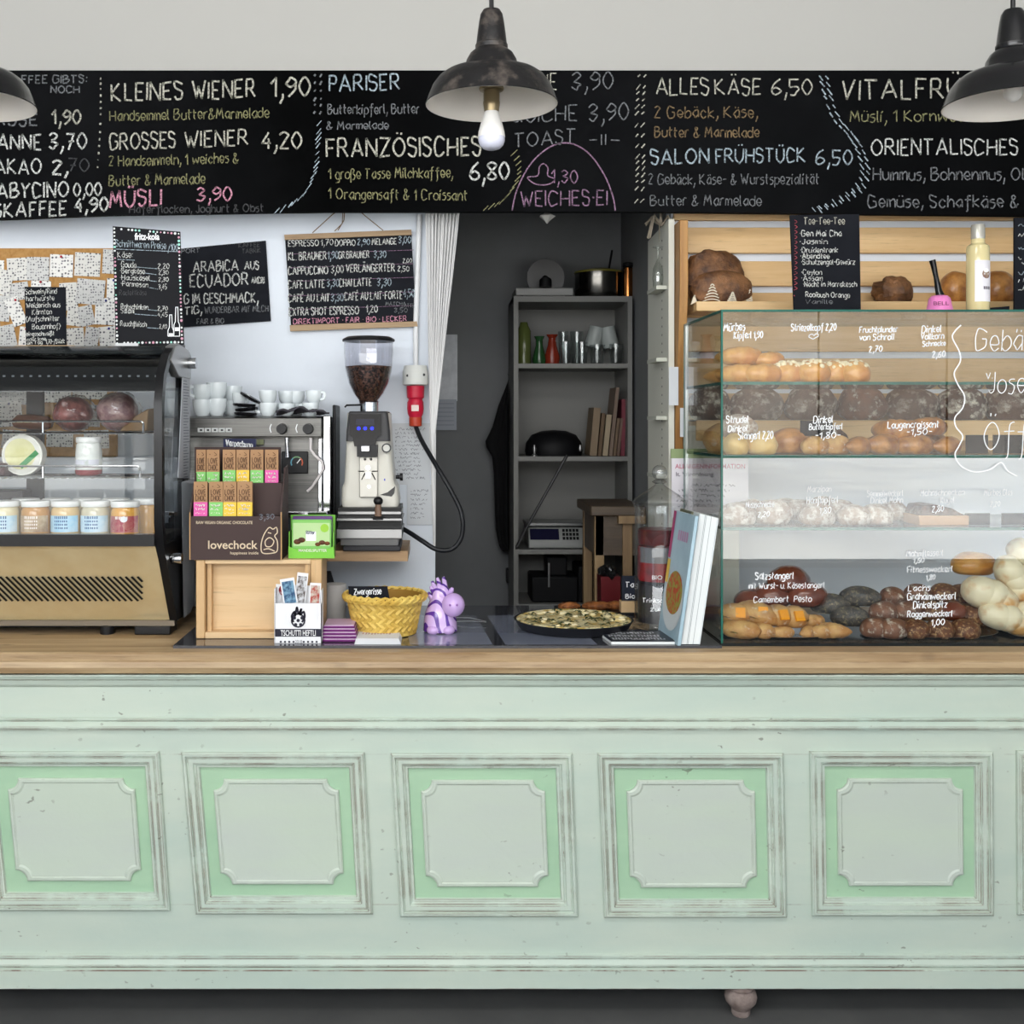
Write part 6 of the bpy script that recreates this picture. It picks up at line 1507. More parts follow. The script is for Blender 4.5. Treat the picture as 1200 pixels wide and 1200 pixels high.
def loaf(label, px, Y, z, r, kind, group, rot=0, amp=.12, fr=1.6, name='bread_roll', cat='bread roll', tilt=0.0, cut=.35, roll=0.0):
    rot_m = Matrix.Rotation(rot, 3, 'Z') @ Matrix.Rotation(roll, 3, 'X') @ Matrix.Rotation(tilt, 3, 'Y')
    m = MB().ell((0, 0, 0), r, rot_m, 24, 16, fn=nz(px * .37 + Y * 11, amp, fr))
    zmin = min(v[2] for v in m.v); flat = zmin * (1 - cut)
    m.v = [(x, y, max(zz, flat)) for x, y, zz in m.v]
    m.xform(Matrix.Translation((X(px, Y), Y, z - flat + .0006)))
    return tag(obj(name, m, B[kind]), label, cat, group)
S1, S2, S3 = [z + .004 for z in SZ]
def croissant(label, px, Y, z, L, kind, group, rot=0.0, curve=.35, fat=.5, name='croissant', cat='croissant', ridges=True):
    pts, rad = [], []
    n = 25
    for i in range(n):
        t = i / (n - 1) * 2 - 1
        pts.append(Vector((t * L / 2, curve * L * t * t - curve * L * .4, 0)))
        e = (1 - abs(t) ** 2.2) ** .6
        rad.append(max(.004, fat * L * e * .5 * (1 + (.10 * abs(math.sin(t * 8.5)) if ridges else 0))))
    m = MB().loft(pts, rad, 14, .85)
    zm = min(v[2] for v in m.v)
    m.v = [(x, y, max(q, zm * .8)) for x, y, q in m.v]
    m.xform(Matrix.Translation((X(px, Y), Y, z - zm * .8 + .0006)) @ Matrix.Rotation(rot, 4, 'Z'))
    return tag(obj(name, m, B[kind]), label, cat, group)
# top glass shelf: soft crescents and crumb-topped buns
for k, (px, Y, dz, L, rt) in enumerate([(852, .42, 0, .10, .2), (868, .18, 0, .13, -.1), (893, .16, 0, .13, .3), (850, .30, .0, .12, .5), (882, .30, 0, .13, -.3), (868, .22, .052, .13, .1), (900, .22, .045, .11, .7)]):
    croissant(['golden crescent at the back corner of the top glass shelf', 'front golden crescent nearest the case corner, top shelf', 'front golden crescent of the top shelf beside the crumb buns', 'golden crescent behind the front ones near the case corner', 'golden crescent behind the front ones next to the crumb buns', 'golden crescent lying on top of the front crescents', 'golden crescent resting highest beside the crumb buns'][k], px, Y, S1 + dz, L, 'gold', 'crescents on the top glass shelf', rt)
def crumbbun(label, px, Y, z, r):
    o = loaf(label, px, Y, z, (r, r, r * .78), 'gold', 'crumb buns on the top glass shelf', name='crumb_bun', cat='bun')
    m = MB()
    for k in range(40):
        a = rng.uniform(0, 6.28); q = math.sqrt(rng.random()) * .85
        cz_ = math.sqrt(max(0, 1 - q * q))
        m.ell((X(px, Y) + r * q * math.cos(a), Y + r * q * math.sin(a), z + r * .5 + r * .78 * cz_), (rng.uniform(.004, .008),) * 3, nu=7, nv=5)
    obj('crumb_topping', m, mat('crumble', (236, 222, 186), .7), o)
for k, (px, Y, r) in enumerate([(922, .17, .046), (953, .15, .048), (978, .17, .046), (1001, .15, .046), (935, .30, .046), (968, .31, .046), (1000, .29, .044)]):
    crumbbun(['crumb bun at the crescent end of the front line, top shelf', 'second crumb bun of the front line, top shelf', 'third crumb bun of the front line, top shelf', 'last crumb bun of the front line, beside the empty half of the shelf', 'rear crumb bun behind the crescent end', 'middle crumb bun of the rear line', 'rear crumb bun beside the empty half of the shelf'][k], px, Y, S1, r)
# lower wall shelf: floury loaves
zl = Z(494, .58) + .0045
for k, (px, r, kd) in enumerate([(832, .068, 'dark'), (887, .085, 'flourd'), (950, .085, 'flourd'), (1010, .078, 'rye'), (1068, .082, 'flourd'), (1127, .08, 'dark'), (1186, .082, 'flourd'), (1246, .08, 'dark')]):
    loaf('%s loaf on the lower wall shelf behind glass, %s' % (dict(dark='dark crusty', flourd='flour-striped', rye='brown floury')[kd], ['at the pine board', 'nearest the case corner', 'second of the striped ones', 'under the fruit pastry writing', 'under the spelt bun price', 'behind the white flourish', 'behind the big lettering', 'cut by the picture edge'][k]), px, .625, zl, (r, .068, .066), kd, 'loaves on the lower wall shelf', .1 * (k % 3 - 1), .14, 1.8, 'bread_loaf', 'bread')
# second glass shelf
for k, (px, Y, dz, r, kd, lb) in enumerate([(862, .13, 0, (.034, .05, .034), 'pale', 'pale roll at the corner of the second glass shelf'), (893, .13, 0, (.040, .045, .036), 'pale', 'round yellow roll beside the corner roll, second shelf'), (866, .20, .045, (.05, .05, .04), 'grey', 'big floury roll on top at the corner, second shelf'),
        (846, .42, 0, (.05, .06, .05), 'sand', 'pale brown loaf at the side pane, second shelf'), (925, .22, 0, (.055, .06, .045), 'cro', 'brown oval bun in front of the wall loaves, second shelf'), (955, .14, 0, (.036, .04, .03), 'sand', 'small low bun under the butter crescent price'), (980, .15, 0, (.036, .04, .032), 'sand', 'second small low bun beside the price, second shelf'), (968, .3, .0, (.06, .06, .05), 'dark', 'dark bun behind the small low buns')]):
    loaf(lb, px, Y, S2 + dz, r, kd, 'rolls on the second glass shelf', .3 * k)
for k, (px, Y, dz, L, rt) in enumerate([(1000, .14, 0, .12, 1.3), (1032, .16, 0, .14, .9), (1052, .18, .04, .14, -.6), (1070, .15, 0, .13, .3), (1105, .16, 0, .12, 1.1), (1040, .30, 0, .14, .2), (1085, .30, 0, .14, -.3), (1085, .22, .05, .13, .4)]):
    croissant(['lye croissant beside the low buns, standing end-on', 'lye croissant turned towards the glass under its price', 'lye croissant lying across two others', 'front lye croissant below the price writing', 'last lye croissant beside the dark price card', 'rear lye croissant on the low bun side', 'rear lye croissant on the price card side', 'upper lye croissant beside the dark price card'][k], px, Y, S2 + dz, L, 'cro', 'lye croissants on the second glass shelf', rt)
# third glass shelf
for k, (px, Y, r) in enumerate([(864, .15, .052), (905, .17, .056), (938, .30, .05), (957, .15, .05), (985, .26, .05), (1000, .14, .046), (1026, .16, .048), (880, .32, .05), (920, .38, .05), (966, .40, .052), (1046, .3, .044)]):
    loaf('flour-dusted bun on the third glass shelf, ' + ['at the case corner in front', 'second of the front line', 'behind the second and third front buns', 'third of the front line', 'behind the third and fourth front buns', 'fourth of the front line', 'last of the front line before the dark cake', 'rear one near the case corner', 'far back in the middle', 'far back behind the third front bun', 'rear one near the dark cake'][k], px, Y, S3, (r, r, r * .72), 'grey', 'floury buns on the third glass shelf', k)
ck = thing('cake_slice', 'slice of dark nut cake with pale base on the third glass shelf', 'cake', (X(1094, .14), .15, S3))
obj('base', MB().box(X(1072, .14), X(1130, .14), .11, .22, S3 + .0005, S3 + .028), mat('cake_base', (176, 138, 104), .7, bump=.5), ck, bev=.003)
obj('topping', MB().prism([(X(1073, .14), S3 + .0285), (X(1126, .14), S3 + .0285), (X(1110, .14), S3 + .048), (X(1092, .14), S3 + .058), (X(1077, .14), S3 + .055)], .112, .218), mat('cake_top', (84, 46, 28), .35, c2=(52, 28, 18), scale=50, bump=1.0), ck, bev=.004)
def pcard(label, a, b, t, bt, Y, word, tilt=0, base=None):
    th_ = thing('price_card', label, 'price card', P((a + b) / 2, bt, Y), 'black price cards')
    z_ = Z(bt, Y) if base is None else base
    h_ = M_(bt - t, Y)
    obj('card', MB().hexa([(X(a, Y), Y, z_), (X(b, Y), Y, z_), (X(b, Y), Y + .003, z_), (X(a, Y), Y + .003, z_), (X(a, Y), Y, z_ + h_), (X(b, Y), Y, z_ + h_ + tilt), (X(b, Y), Y + .003, z_ + h_ + tilt), (X(a, Y), Y + .003, z_ + h_)]), BOARD2, th_)
    if word:
        base_px = VY + (EYE - z_) * F / d_(Y) - (bt - t) * .22
        obj('card_writing', write(MB(), word, a + 3, b - 3, base_px, (bt - t) * .5, Y, .9, 0, .15, 0, .001), PEN, th_, flip=False)
pcard('black price card leaning behind the glass on the third shelf beside the dark cake', 1131, 1160, 603, 617, .12, None, 0, S3 + .001)
pcard('black price card at the outer end of the third glass shelf', 1174, 1202, 603, 617, .12, None, 0, S3 + .001)
pcard('dark blue price card among the rolls on the second shelf under the butter crescent writing', 938, 976, 488, 506, .18, None, 0, S2 + .05)
pcard('dark price card beside the lye croissants on the second shelf', 1132, 1158, 505, 527, .15, None, 0, S2 + .001)
pcard('dark price card under the Öffel lettering on the second shelf', 1164, 1198, 505, 527, .16, None, 0, S2 + .001)
# bottom: oval trays
TRAY = mat('tray_chrome', (214, 216, 222), .1, 1.0)
def tray(label, px, Y, rx_, ry_):
    o = obj('serving_tray', MB().lathe([(.75, .001), (.9, .003), (.98, .011), (1.0, .012), (.985, .013), (.9, .005), (.001, .003)], (0, 0, 0), 48, caps=False), TRAY)
    o.data.transform(Matrix.Diagonal((rx_, ry_, 1, 1))); o.location = (X(px, Y), Y, CT + .0004)
    return tag(o, label, 'tray', 'oval metal trays in the bread case')
tray('oval metal tray under the filled sandwiches in the bread case', 914, .20, .17, .125)
tray('oval metal tray under the seeded rolls in the bread case', 1088, .20, .188, .125)
tray('metal tray under the braided white rolls in the bread case', 1215, .26, .14, .15)
BZ = CT + .0045
def sandwich(label, px, Y, dz, L, r, rot, cheese=True, tilt=0.0):
    r *= 1.22; dz *= 1.7; L *= 1.1
    t = thing('filled_roll', label, 'sandwich', (X(px, Y), Y, BZ + dz), 'filled rolls on the oval tray')
    rm2 = Matrix.Rotation(rot, 3, 'Z') @ Matrix.Rotation(tilt, 3, 'Y')
    m = MB().ell((0, 0, 0), (L, r, r * .8), rm2, 22, 14, fn=nz(px, .1, 2)); zm = min(v[2] for v in m.v) * .75
    m.v = [(x, y, max(zz, zm)) for x, y, zz in m.v]; M4 = Matrix.Translation((X(px, Y), Y, BZ + dz - zm)); m.xform(M4)
    obj('roll', m, B['sand'], t)
    if cheese:
        c_ = MB().box(-.013, .013, -.004, .004, -.014, .014)
        c_.xform(M4 @ Matrix.Translation((0.004, -r * .92, r * .25)) @ Matrix.Rotation(rot * .25, 4, 'Z') @ Matrix.Rotation(-.45, 4, 'X'))
        obj('cheese_slice', c_, mat('orange_cheese', (240, 160, 40), .4), t)
    f = MB().ell((0, 0, 0), (L * .8, r * 1.03, r * .12), rm2, 18, 8, fn=nz(px + 4, .3, 5)); f.xform(M4 @ Matrix.Translation((0, 0, -r * .1)))
    obj('filling', f, mat('filling', (140, 70, 60), .5, c2=(120, 120, 60), scale=40), t)
    return t
sandwich('filled roll with orange cheese at the case corner, back', 862, .17, .018, .044, .032, -.7)
sandwich('long filled roll with the biggest cheese square, near the case corner', 888, .16, .018, .058, .034, -.75, True, .2)
sandwich('filled roll without cheese lying foremost at the case corner', 868, .118, 0, .055, .028, -.7, False)
sandwich('small filled roll lying foremost beside the corner one', 894, .11, 0, .032, .024, -.9, False)
sandwich('dark crusted roll with an orange cheese square in the middle of the tray', 912, .15, .016, .034, .034, 1.2)
sandwich('brown roll with orange cheese beside the middle one', 930, .15, .014, .034, .034, 1.0)
for k, (px, Y, dz, L, rt, lb) in enumerate([(916, .115, 0, .07, .1, 'crusty stick in front of the cheese rolls'), (944, .12, 0, .07, 1.2, 'torn pale stick beside the cheese rolls'), (962, .12, 0, .08, .5, 'twisted pale stick near the end of the sandwich tray'), (977, .125, 0, .09, -.9, 'curved pale stick at the end of the sandwich tray'), (950, .17, .02, .08, .2, 'brown twisted stick behind the pale ones')]):
    croissant(lb, px, Y, BZ + dz, L, 'sand', 'pastry sticks on the sandwich tray', rt, .3, .55, 'pastry_stick', 'pastry')
for k, (px, Y, dz, r, lb) in enumerate([(905, .26, .03, (.045, .04, .034), 'glossy pretzel bun behind the cheese rolls'), (945, .24, .035, (.05, .042, .034), 'glossy pretzel bun nearest the poppy rolls'), (924, .27, .075, (.06, .045, .036), 'glossy pretzel bun crowning the sandwich tray'), (880, .27, .01, (.045, .04, .034), 'glossy pretzel bun at the back near the case corner')]):
    loaf(lb, px, Y, BZ + dz + .032, tuple(q * 1.22 for q in r), 'pret', 'pretzel buns in the bread case', .4 * k, .08)
for k, (px, Y, dz, rt, lb) in enumerate([(972, .26, .03, -.3, 'poppy-seed roll behind the curved stick'), (996, .22, .01, -.4, 'poppy-seed roll in front between the two trays'), (1008, .25, .045, -.35, 'upper poppy-seed roll between the two trays'), (984, .32, .02, -.3, 'rear poppy-seed roll between the trays')]):
    loaf(lb, px, Y, BZ + dz * 1.5, (.056, .034, .033), 'poppy', 'poppy-seed rolls between the trays', rt, .08)
seeds = [(1026, .13, 0, 'rye'), (1046, .115, 0, 'rye'), (1073, .115, 0, 'seed'), (1101, .115, 0, 'seed'), (1131, .115, 0, 'seed'), (1036, .19, .028, 'rye'), (1062, .18, .03, 'rye'), (1090, .18, .03, 'seed'), (1117, .18, .03, 'pret'), (1140, .19, .02, 'seed'), (1046, .26, .05, 'rye'), (1076, .26, .058, 'rye'), (1106, .26, .06, 'seed'), (1128, .27, .058, 'seed')]
nmz = ['at the poppy roll end, half hidden', 'first floury one in front', 'second in the front line', 'third in the front line', 'last of the front line under the white braids', 'first of the second line', 'second of the second line, floury', 'third of the second line', 'shiny one in the second line', 'end of the second line beside the braids', 'first of the rear line', 'floury one in the rear line', 'seeded one in the rear line', 'end of the rear line beside the braids']
for k, (px, Y, dz, kd) in enumerate(seeds):
    loaf('brown roll on the second oval tray, ' + nmz[k], px, Y, BZ + dz * 1.25, (.042, .038, .032), kd, 'brown rolls on the second oval tray', k * .5, .1)
def braid(label, px, Y, z, L, r, rot, tilt, kind='braid'):
    M3 = Matrix.Rotation(rot, 4, 'Z') @ Matrix.Rotation(tilt, 4, 'Y')
    m = MB()
    m.ell((-.18 * L, 0, 0), (L * .36, r, r * .9), None, 20, 14, fn=nz(px, .06, 2))
    m.ell((.20 * L, 0, -r * .06), (L * .34, r * .92, r * .84), None, 20, 14, fn=nz(px + 2, .06, 2))
    m.ell((0, -r * .1, r * .06), (L * .26, r * .96, r * .92), Matrix.Rotation(.5, 3, 'Y'), 20, 14)
    m.xform(Matrix.Translation((X(px, Y), Y, z)) @ M3)
    return tag(obj('braided_roll', m, B[kind]), label, 'bread roll', 'white braided rolls in the bread case')
braid('big white braided roll tilted beside the brown rolls', 1160, .17, CT + .112, .15, .05, 0, .35)
braid('lowest white braided roll touching the tray', 1180, .14, CT + .052, .15, .042, 0, .3)
braid('white braided roll standing steeply at the picture edge', 1188, .20, CT + .15, .14, .045, 0, 1.1)
braid('topmost white braided roll cut by the picture edge', 1208, .22, CT + .215, .13, .045, 0, .5)
braid('white braided roll low at the outer edge of the tray', 1214, .16, CT + .058, .13, .045, .3, .1)
loaf('golden brown bun behind the braided rolls, seen above the brown ones', 1141, .33, CT + .15, (.065, .05, .04), 'gold', 'buns behind the braided rolls', 0, .06)
loaf('golden brown bun hidden low behind the braided rolls', 1141, .34, CT + .0008, (.07, .06, .075), 'sand', 'buns behind the braided rolls', 0, .06)
loaf('pale bun filling the corner behind the big braid', 1190, .33, CT + .001, (.08, .06, .09), 'braid', 'buns behind the braided rolls', 0, .06)

# things on top of the bread case and the upper wall shelf
zt = z1 + .0005
zu = Z(354, .56) + .0006
loaf('large dark crusty round loaf on the upper wall shelf', 836, .648, zu + .012, (.098, .036, .088), 'knob', 'loaves on the upper wall shelf', 0, .2, 2.2, 'bread_loaf', 'bread', cut=.15)
lf = loaf('dark loaf with white flour leaf pattern leaning before the round loaf', 846, .572, zu, (.098, .030, .055), 'knob', 'loaves on the upper wall shelf', 0, .12, 2, 'bread_loaf', 'bread', cut=.2)
m = MB()
for cx_, wd, tp in ((834, 22, 332), (858, 15, 342), (880, 10, 338), (815, 8, 345)):
    for k in range(7):
        y = 354 - k * (354 - tp) / 6.4; hw = wd / 2 * (1 - k / 7.4)
        pts = []
        for j in range(7):
            t = j / 3 - 1; px = cx_ + hw * t; pyy = y + 2.2 * t * t
            q = P(px, pyy, .55)
            rx2 = ((px - 846) / 36.5) ** 2; rz2 = ((q.z - (zu + .045)) / .058) ** 2
            pts.append((q.x, .572 - .0322 * math.sqrt(max(.02, 1 - min(.98, rx2 + rz2))) - .0005, q.z))
        m.loft(pts, .0019, 5)
obj('flour_pattern', m, mat('flour', (226, 218, 200), .9), lf)
loaf('knobbly dark loaf on the upper wall shelf behind the pink bell', 1046, .60, zu, (.062, .05, .048), 'knob', 'loaves on the upper wall shelf', .3, .3, 3.0, 'bread_loaf', 'bread')
loaf('golden bread roll on the upper wall shelf between bell and bottle', 1119, .60, zu, (.050, .05, .062), 'cro', 'loaves on the upper wall shelf', 0, .1, 1.6)
loaf('golden bread roll on the upper wall shelf on the far side of the bottle', 1170, .60, zu, (.056, .05, .062), 'cro', 'loaves on the upper wall shelf', 0, .1, 1.6)
pcard('black price card below the flour-patterned loaf on top of the case', 845, 880, 353, 362, .45, 'Kreuzl', 0, zt)
pcard('black price card before the knobbly loaf on top of the case', 1056, 1087, 352, 362, .40, 'Joseph', 0, zt)
pcard('black price card tilted at the foot of the bottle on top of the case', 1143, 1183, 354, 362, .24, 'Honig-Joseph', .008, zt)
tbd = thing('tea_blackboard', 'tall narrow blackboard listing teas, standing on the bread case', 'blackboard', P(968, 362, .31 - .03))
tY = .27
tl, tr, br_, bl_ = [P(*q, tY) for q in ((926, 252), (1007, 251), (1009, 360.5), (931, 361))]
bl_.z = br_.z = zt; o_ = Vector((0, .008, 0))
obj('board', MB().hexa([bl_, br_, br_ + o_, bl_ + o_, tl, tr, tr + o_, tl + o_]), BOARD2, tbd)
for s, a, b, base, h, c, wd, rs_ in [('Tee-Tee-Tee', 942, 990, 263, 8, 'cream', 1.1, 0), ('·Gen Mai Cha', 937, 986, 277, 7, 'white', 1.3, 0), ('·Jasmin', 937, 970, 286, 6, 'white', 1.2, 0), ('·Druidentrank', 938, 982, 296, 6, 'white', 1.2, 0), ('·Abendtee', 938, 972, 303, 6, 'white', 1.3, 0), ('·Schutzengel-Gewürz', 939, 1002, 310, 6, 'white', 1.2, 0),
        ('·Ceylon', 939, 963, 322, 6, 'white', 1.1, 0), ('·Assam', 939, 964, 329, 6, 'white', 1.1, 0), ('·Nacht in Marrakesch', 941, 1004, 336, 6, 'white', 1.1, 0), ('Rooibush Orange', 944, 996, 348, 6, 'white', 1.1, -1), ('Vanille', 944, 976, 356, 5, 'grey', 1, 0)]:
    obj('chalk_line', write(MB(), s, a, b, base, h, tY, wd * .8, rs_, .12), CH[c], tbd, flip=False)
m = MB(); scribble(m, 930, 934, 350, 4, tY, .8)
for k in range(14): line(m, [(930 + k * .1, 340 - k * 6), (934, 338 - k * 6), (931, 336 - k * 6)], tY, .7)
obj('red_chalk_line', m, CH['red'], tbd, flip=False)
tb2 = thing('second_tea_blackboard', 'blackboard with rows of small chalk notes at the picture edge above the case', 'blackboard', (X(1230, tY), tY, zt))
obj('board', MB().box(X(1189, tY), X(1290, tY), tY, tY + .008, zt, Z(255, tY)), BOARD2, tb2)
for k in range(9):
    m = MB(); scribble(m, 1193, 1280, 268 + k * 9, 5, tY, .9); obj('chalk_line', m, CH['blue' if k % 3 == 0 else 'white'], tb2, flip=False)
YBt = .20
bx_ = X(1146, YBt); bk_ = M_(1, YBt)
bo_ = thing('syrup_bottle', 'tall bottle of pale yellow liqueur with white label on the bread case', 'bottle', (bx_, YBt, zt))
obj('glass', MB().lathe([(11.5 * bk_, 0), (12.8 * bk_, .004), (12.8 * bk_, 76 * bk_), (12 * bk_, 80 * bk_), (7.6 * bk_, 83 * bk_), (7.2 * bk_, 90 * bk_)], (bx_, YBt, zt), 28), mat('liqueur', (222, 208, 156), .12, coat=.8), bo_)
obj('cap', MB().lathe([(7.5 * bk_, 88 * bk_), (7.8 * bk_, 90 * bk_), (7.8 * bk_, 103 * bk_), (7 * bk_, 105 * bk_)], (bx_, YBt, zt), 22), mat('cap_grey', (186, 184, 174), .25, .3), bo_)
m = MB()
def onb(a, z, e=.0005): a = math.radians(a); return (bx_ + (12.8 * bk_ + e) * math.cos(a), YBt + (12.8 * bk_ + e) * math.sin(a), zt + z * bk_)
for k in range(12): m.quad(onb(-130 + k * 12, 14), onb(-118 + k * 12, 14), onb(-118 + k * 12, 62), onb(-130 + k * 12, 62))
lb_ = obj('label', m, mat('label_white', (232, 230, 236), .5), bo_, flip=False)
m = MB()
for k in range(10):
    a0, a1 = 2 * math.pi * k / 10, 2 * math.pi * (k + 1) / 10
    m.add([onb(-72, 46, .001)] + [onb(-72 + 24 * math.cos(a), 46 + 5.5 * math.sin(a), .001) for a in (a0, a1)], [(0, 1, 2)])
obj('oval_emblem', m, mat('emblem_dark', (110, 50, 56), .5, c2=(170, 150, 130), scale=60), lb_, flip=False)
m = MB(); m.ell(onb(-76, 50, .001), (3.5 * bk_, .001, 2.5 * bk_), nu=10, nv=6); obj('emblem_house', m, PEN, lb_)
m = MB()
for k in range(5): m.quad(onb(-88 + k * 9, 28, .001), onb(-82 + k * 9, 28, .001), onb(-82 + k * 9, 31.5, .001), onb(-88 + k * 9, 31.5, .001))
obj('label_lettering', m, mat('print_ink', (90, 84, 96), .6), lb_, flip=False)
YP = .16
px_, pk = X(1101, YP), M_(1, YP)
pb_ = thing('pink_bell', 'pink hand bell with glossy black handle standing on the bread case', 'bell', (px_, YP, zt))
obj('bell', MB().lathe([(15 * pk, 0), (15.5 * pk, .002), (13.2 * pk, 10 * pk), (12 * pk, 17 * pk), (9 * pk, 20 * pk), (3 * pk, 21 * pk)], (px_, YP, zt), 28), mat('bell_pink', (222, 128, 188), .35), pb_)
obj('handle', MB().loft([(px_ + 1 * pk, YP, zt + 20 * pk), (px_ - 1 * pk, YP, zt + 26 * pk), (px_ - 4 * pk, YP, zt + 42 * pk), (px_ - 7 * pk, YP, zt + 56 * pk), (px_ - 8.6 * pk, YP, zt + 62 * pk)], [5 * pk, 4 * pk, 2.8 * pk, 3.4 * pk, 3.8 * pk], 14), mat('gloss_black', (18, 18, 20), .12), pb_)
m = printed(MB(), 'BELL', 1094, 1112, 357.5, 4.5, YP - 14.4 * pk, off=0, bold=.0)
obj('bell_lettering', m, mat('print_brown2', (110, 56, 84), .5), pb_, flip=False)

# ------------------------------------------------------------------ back room
HY = 1.42
WS = mat('shelf_shaded_grey', (108, 108, 105), .5)  # grey for a white bookcase: its shade is put into the colour
bu = thing('bookcase', 'tall white bookcase with open shelves in the dim back room', 'bookcase', (X(672, HY), 1.56, 0))
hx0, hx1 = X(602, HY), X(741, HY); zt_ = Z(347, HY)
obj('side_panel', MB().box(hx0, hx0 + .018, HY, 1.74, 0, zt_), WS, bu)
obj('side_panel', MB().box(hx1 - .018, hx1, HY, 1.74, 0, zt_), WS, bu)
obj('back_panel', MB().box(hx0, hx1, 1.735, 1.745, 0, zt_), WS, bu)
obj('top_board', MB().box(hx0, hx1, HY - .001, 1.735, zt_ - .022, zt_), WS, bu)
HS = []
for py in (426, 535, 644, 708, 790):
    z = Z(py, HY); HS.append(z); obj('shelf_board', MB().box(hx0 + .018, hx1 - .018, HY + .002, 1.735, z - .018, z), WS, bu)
dark = mat('dark_appliance', (15, 15, 17), .5, spec=.12)
def bxy(px): return X(px, HY + .08)
sl_ = thing('slicing_machine', 'white slicing machine with round blade guard on top of the bookcase', 'slicer', (bxy(636), 1.55, zt_))
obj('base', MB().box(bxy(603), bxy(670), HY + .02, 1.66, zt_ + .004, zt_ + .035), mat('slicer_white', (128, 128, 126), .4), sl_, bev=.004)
obj('blade', MB().disc_y(bxy(640), zt_ + .085, HY + .10, HY + .12, .075, 28), mat('blade_steel', (70, 70, 70), .4, .5), sl_)
obj('motor', MB().loft([(bxy(637), HY - .0, zt_ + .035), (bxy(637), HY - .0, zt_ + .06), (bxy(637), HY + .02, zt_ + .072)], [.024, .024, .012], 16), dark, sl_)
obj('foot', MB().box(bxy(604), bxy(612), HY + .02, HY + .05, zt_, zt_ + .004).box(bxy(660), bxy(668), HY + .02, HY + .05, zt_, zt_ + .004), dark, sl_)
pot = thing('steel_pot', 'large steel cooking pot with yellow lid rim on top of the bookcase', 'pot', (bxy(706), 1.55, zt_))
obj('pot', MB().lathe([(.092, 0), (.095, .004), (.095, .105)], (bxy(704), 1.56, zt_), 30), mat('pot_steel', (110, 108, 104), .2, 1.0), pot)
obj('lid', MB().lathe([(.098, .105), (.098, .112), (.04, .124), (.005, .128)], (bxy(704), 1.56, zt_), 30), mat('pot_lid', (110, 104, 40), .4), pot)
obj('ladle', MB().loft([(bxy(716), 1.56, zt_ + .12), (bxy(720), 1.56, zt_ + .2)], .004, 8), dark, pot)
cp = thing('copper_canister', 'narrow canister with a copper gleam beside the steel pot', 'canister', (bxy(736), 1.55, zt_))
obj('canister', MB().lathe([(.018, 0), (.018, .12), (.012, .125)], (bxy(736), 1.50, zt_), 18), mat('copper', (170, 110, 60), .2, 1.0), cp)
obj('stopper', MB().lathe([(.02, .125), (.02, .14), (.005, .145)], (bxy(736), 1.50, zt_), 18), dark, cp)
def vessel(label, px, prof, m_, Y=HY + .09, name='glass_vessel', cat='glass', grp='glassware on the upper shelf of the bookcase'):
    return tag(obj(name, MB().lathe([(r * .0035, z * .0035) for r, z in prof], (X(px, Y), Y, HS[0] + .0004), 20, caps=False), m_), label, cat, grp)
GG = mat('green_glass', (70, 78, 40), .15); GD = mat('dark_green_glass', (30, 64, 34), .15); GR = mat('red_glass', (110, 36, 22), .2)
CGL = thin_glass('dim_glass', (.88, .9, .9), .08)
vessel('tall olive green bottle at the edge of the bookcase shelf', 614, [(7, 0), (8, 1), (8, 38), (5, 44), (4, 48), (.1, 48)], GG, name='green_bottle', cat='bottle')
vessel('small dark green carafe beside the olive bottle', 632, [(7, 0), (8, 6), (4, 22), (4, 28), (6, 32), (.1, 32)], GD, name='green_carafe', cat='carafe')
vessel('reddish brown carafe between green carafe and glasses', 647, [(8, 0), (9, 8), (5, 22), (4, 30), (7, 34), (.1, 34)], GR, name='red_carafe', cat='carafe')
for k, (px, w_, h_, Y_, lb) in enumerate([(660, 6, 40, .2, 'tall clear glass behind the reddish carafe'), (663, 7, 26, .08, 'clear tumbler beside the reddish carafe'), (676, 8, 40, .2, 'tall clear glass at the back in the middle of the shelf'), (682, 7, 25, .06, 'clear tumbler in front in the middle of the shelf'), (700, 9, 22, .07, 'low ribbed tumbler beside the middle tumbler'), (722, 8, 23, .07, 'low tumbler at the doorway end of the shelf')]):
    vessel(lb, px, [(w_ * .75, 0), (w_ * .8, .8), (w_, h_), (w_ * .94, h_), (w_ * .74, 1.5), (.1, 1.5)], CGL, HY + Y_, 'drinking_glass')
for k, (px, rt) in enumerate([(694, .25), (716, -.2)]):
    m = MB().lathe([(.030, 0), (.034, .012), (.031, .085), (.029, .085), (.03, .012), (.001, .006)], (0, 0, 0), 20, caps=False); m.xform(Matrix.Translation((X(px, 1.62), 1.62, HS[0] + .075)) @ Matrix.Rotation(rt, 4, 'Y'))
    tag(obj('glass_jug', m, mat('frosted', (150, 156, 154), .4)), ['frosted jug tilted on top of the tumblers in the middle', 'frosted jug tilted on top of the tumblers at the end'][k], 'jug', 'frosted jugs')
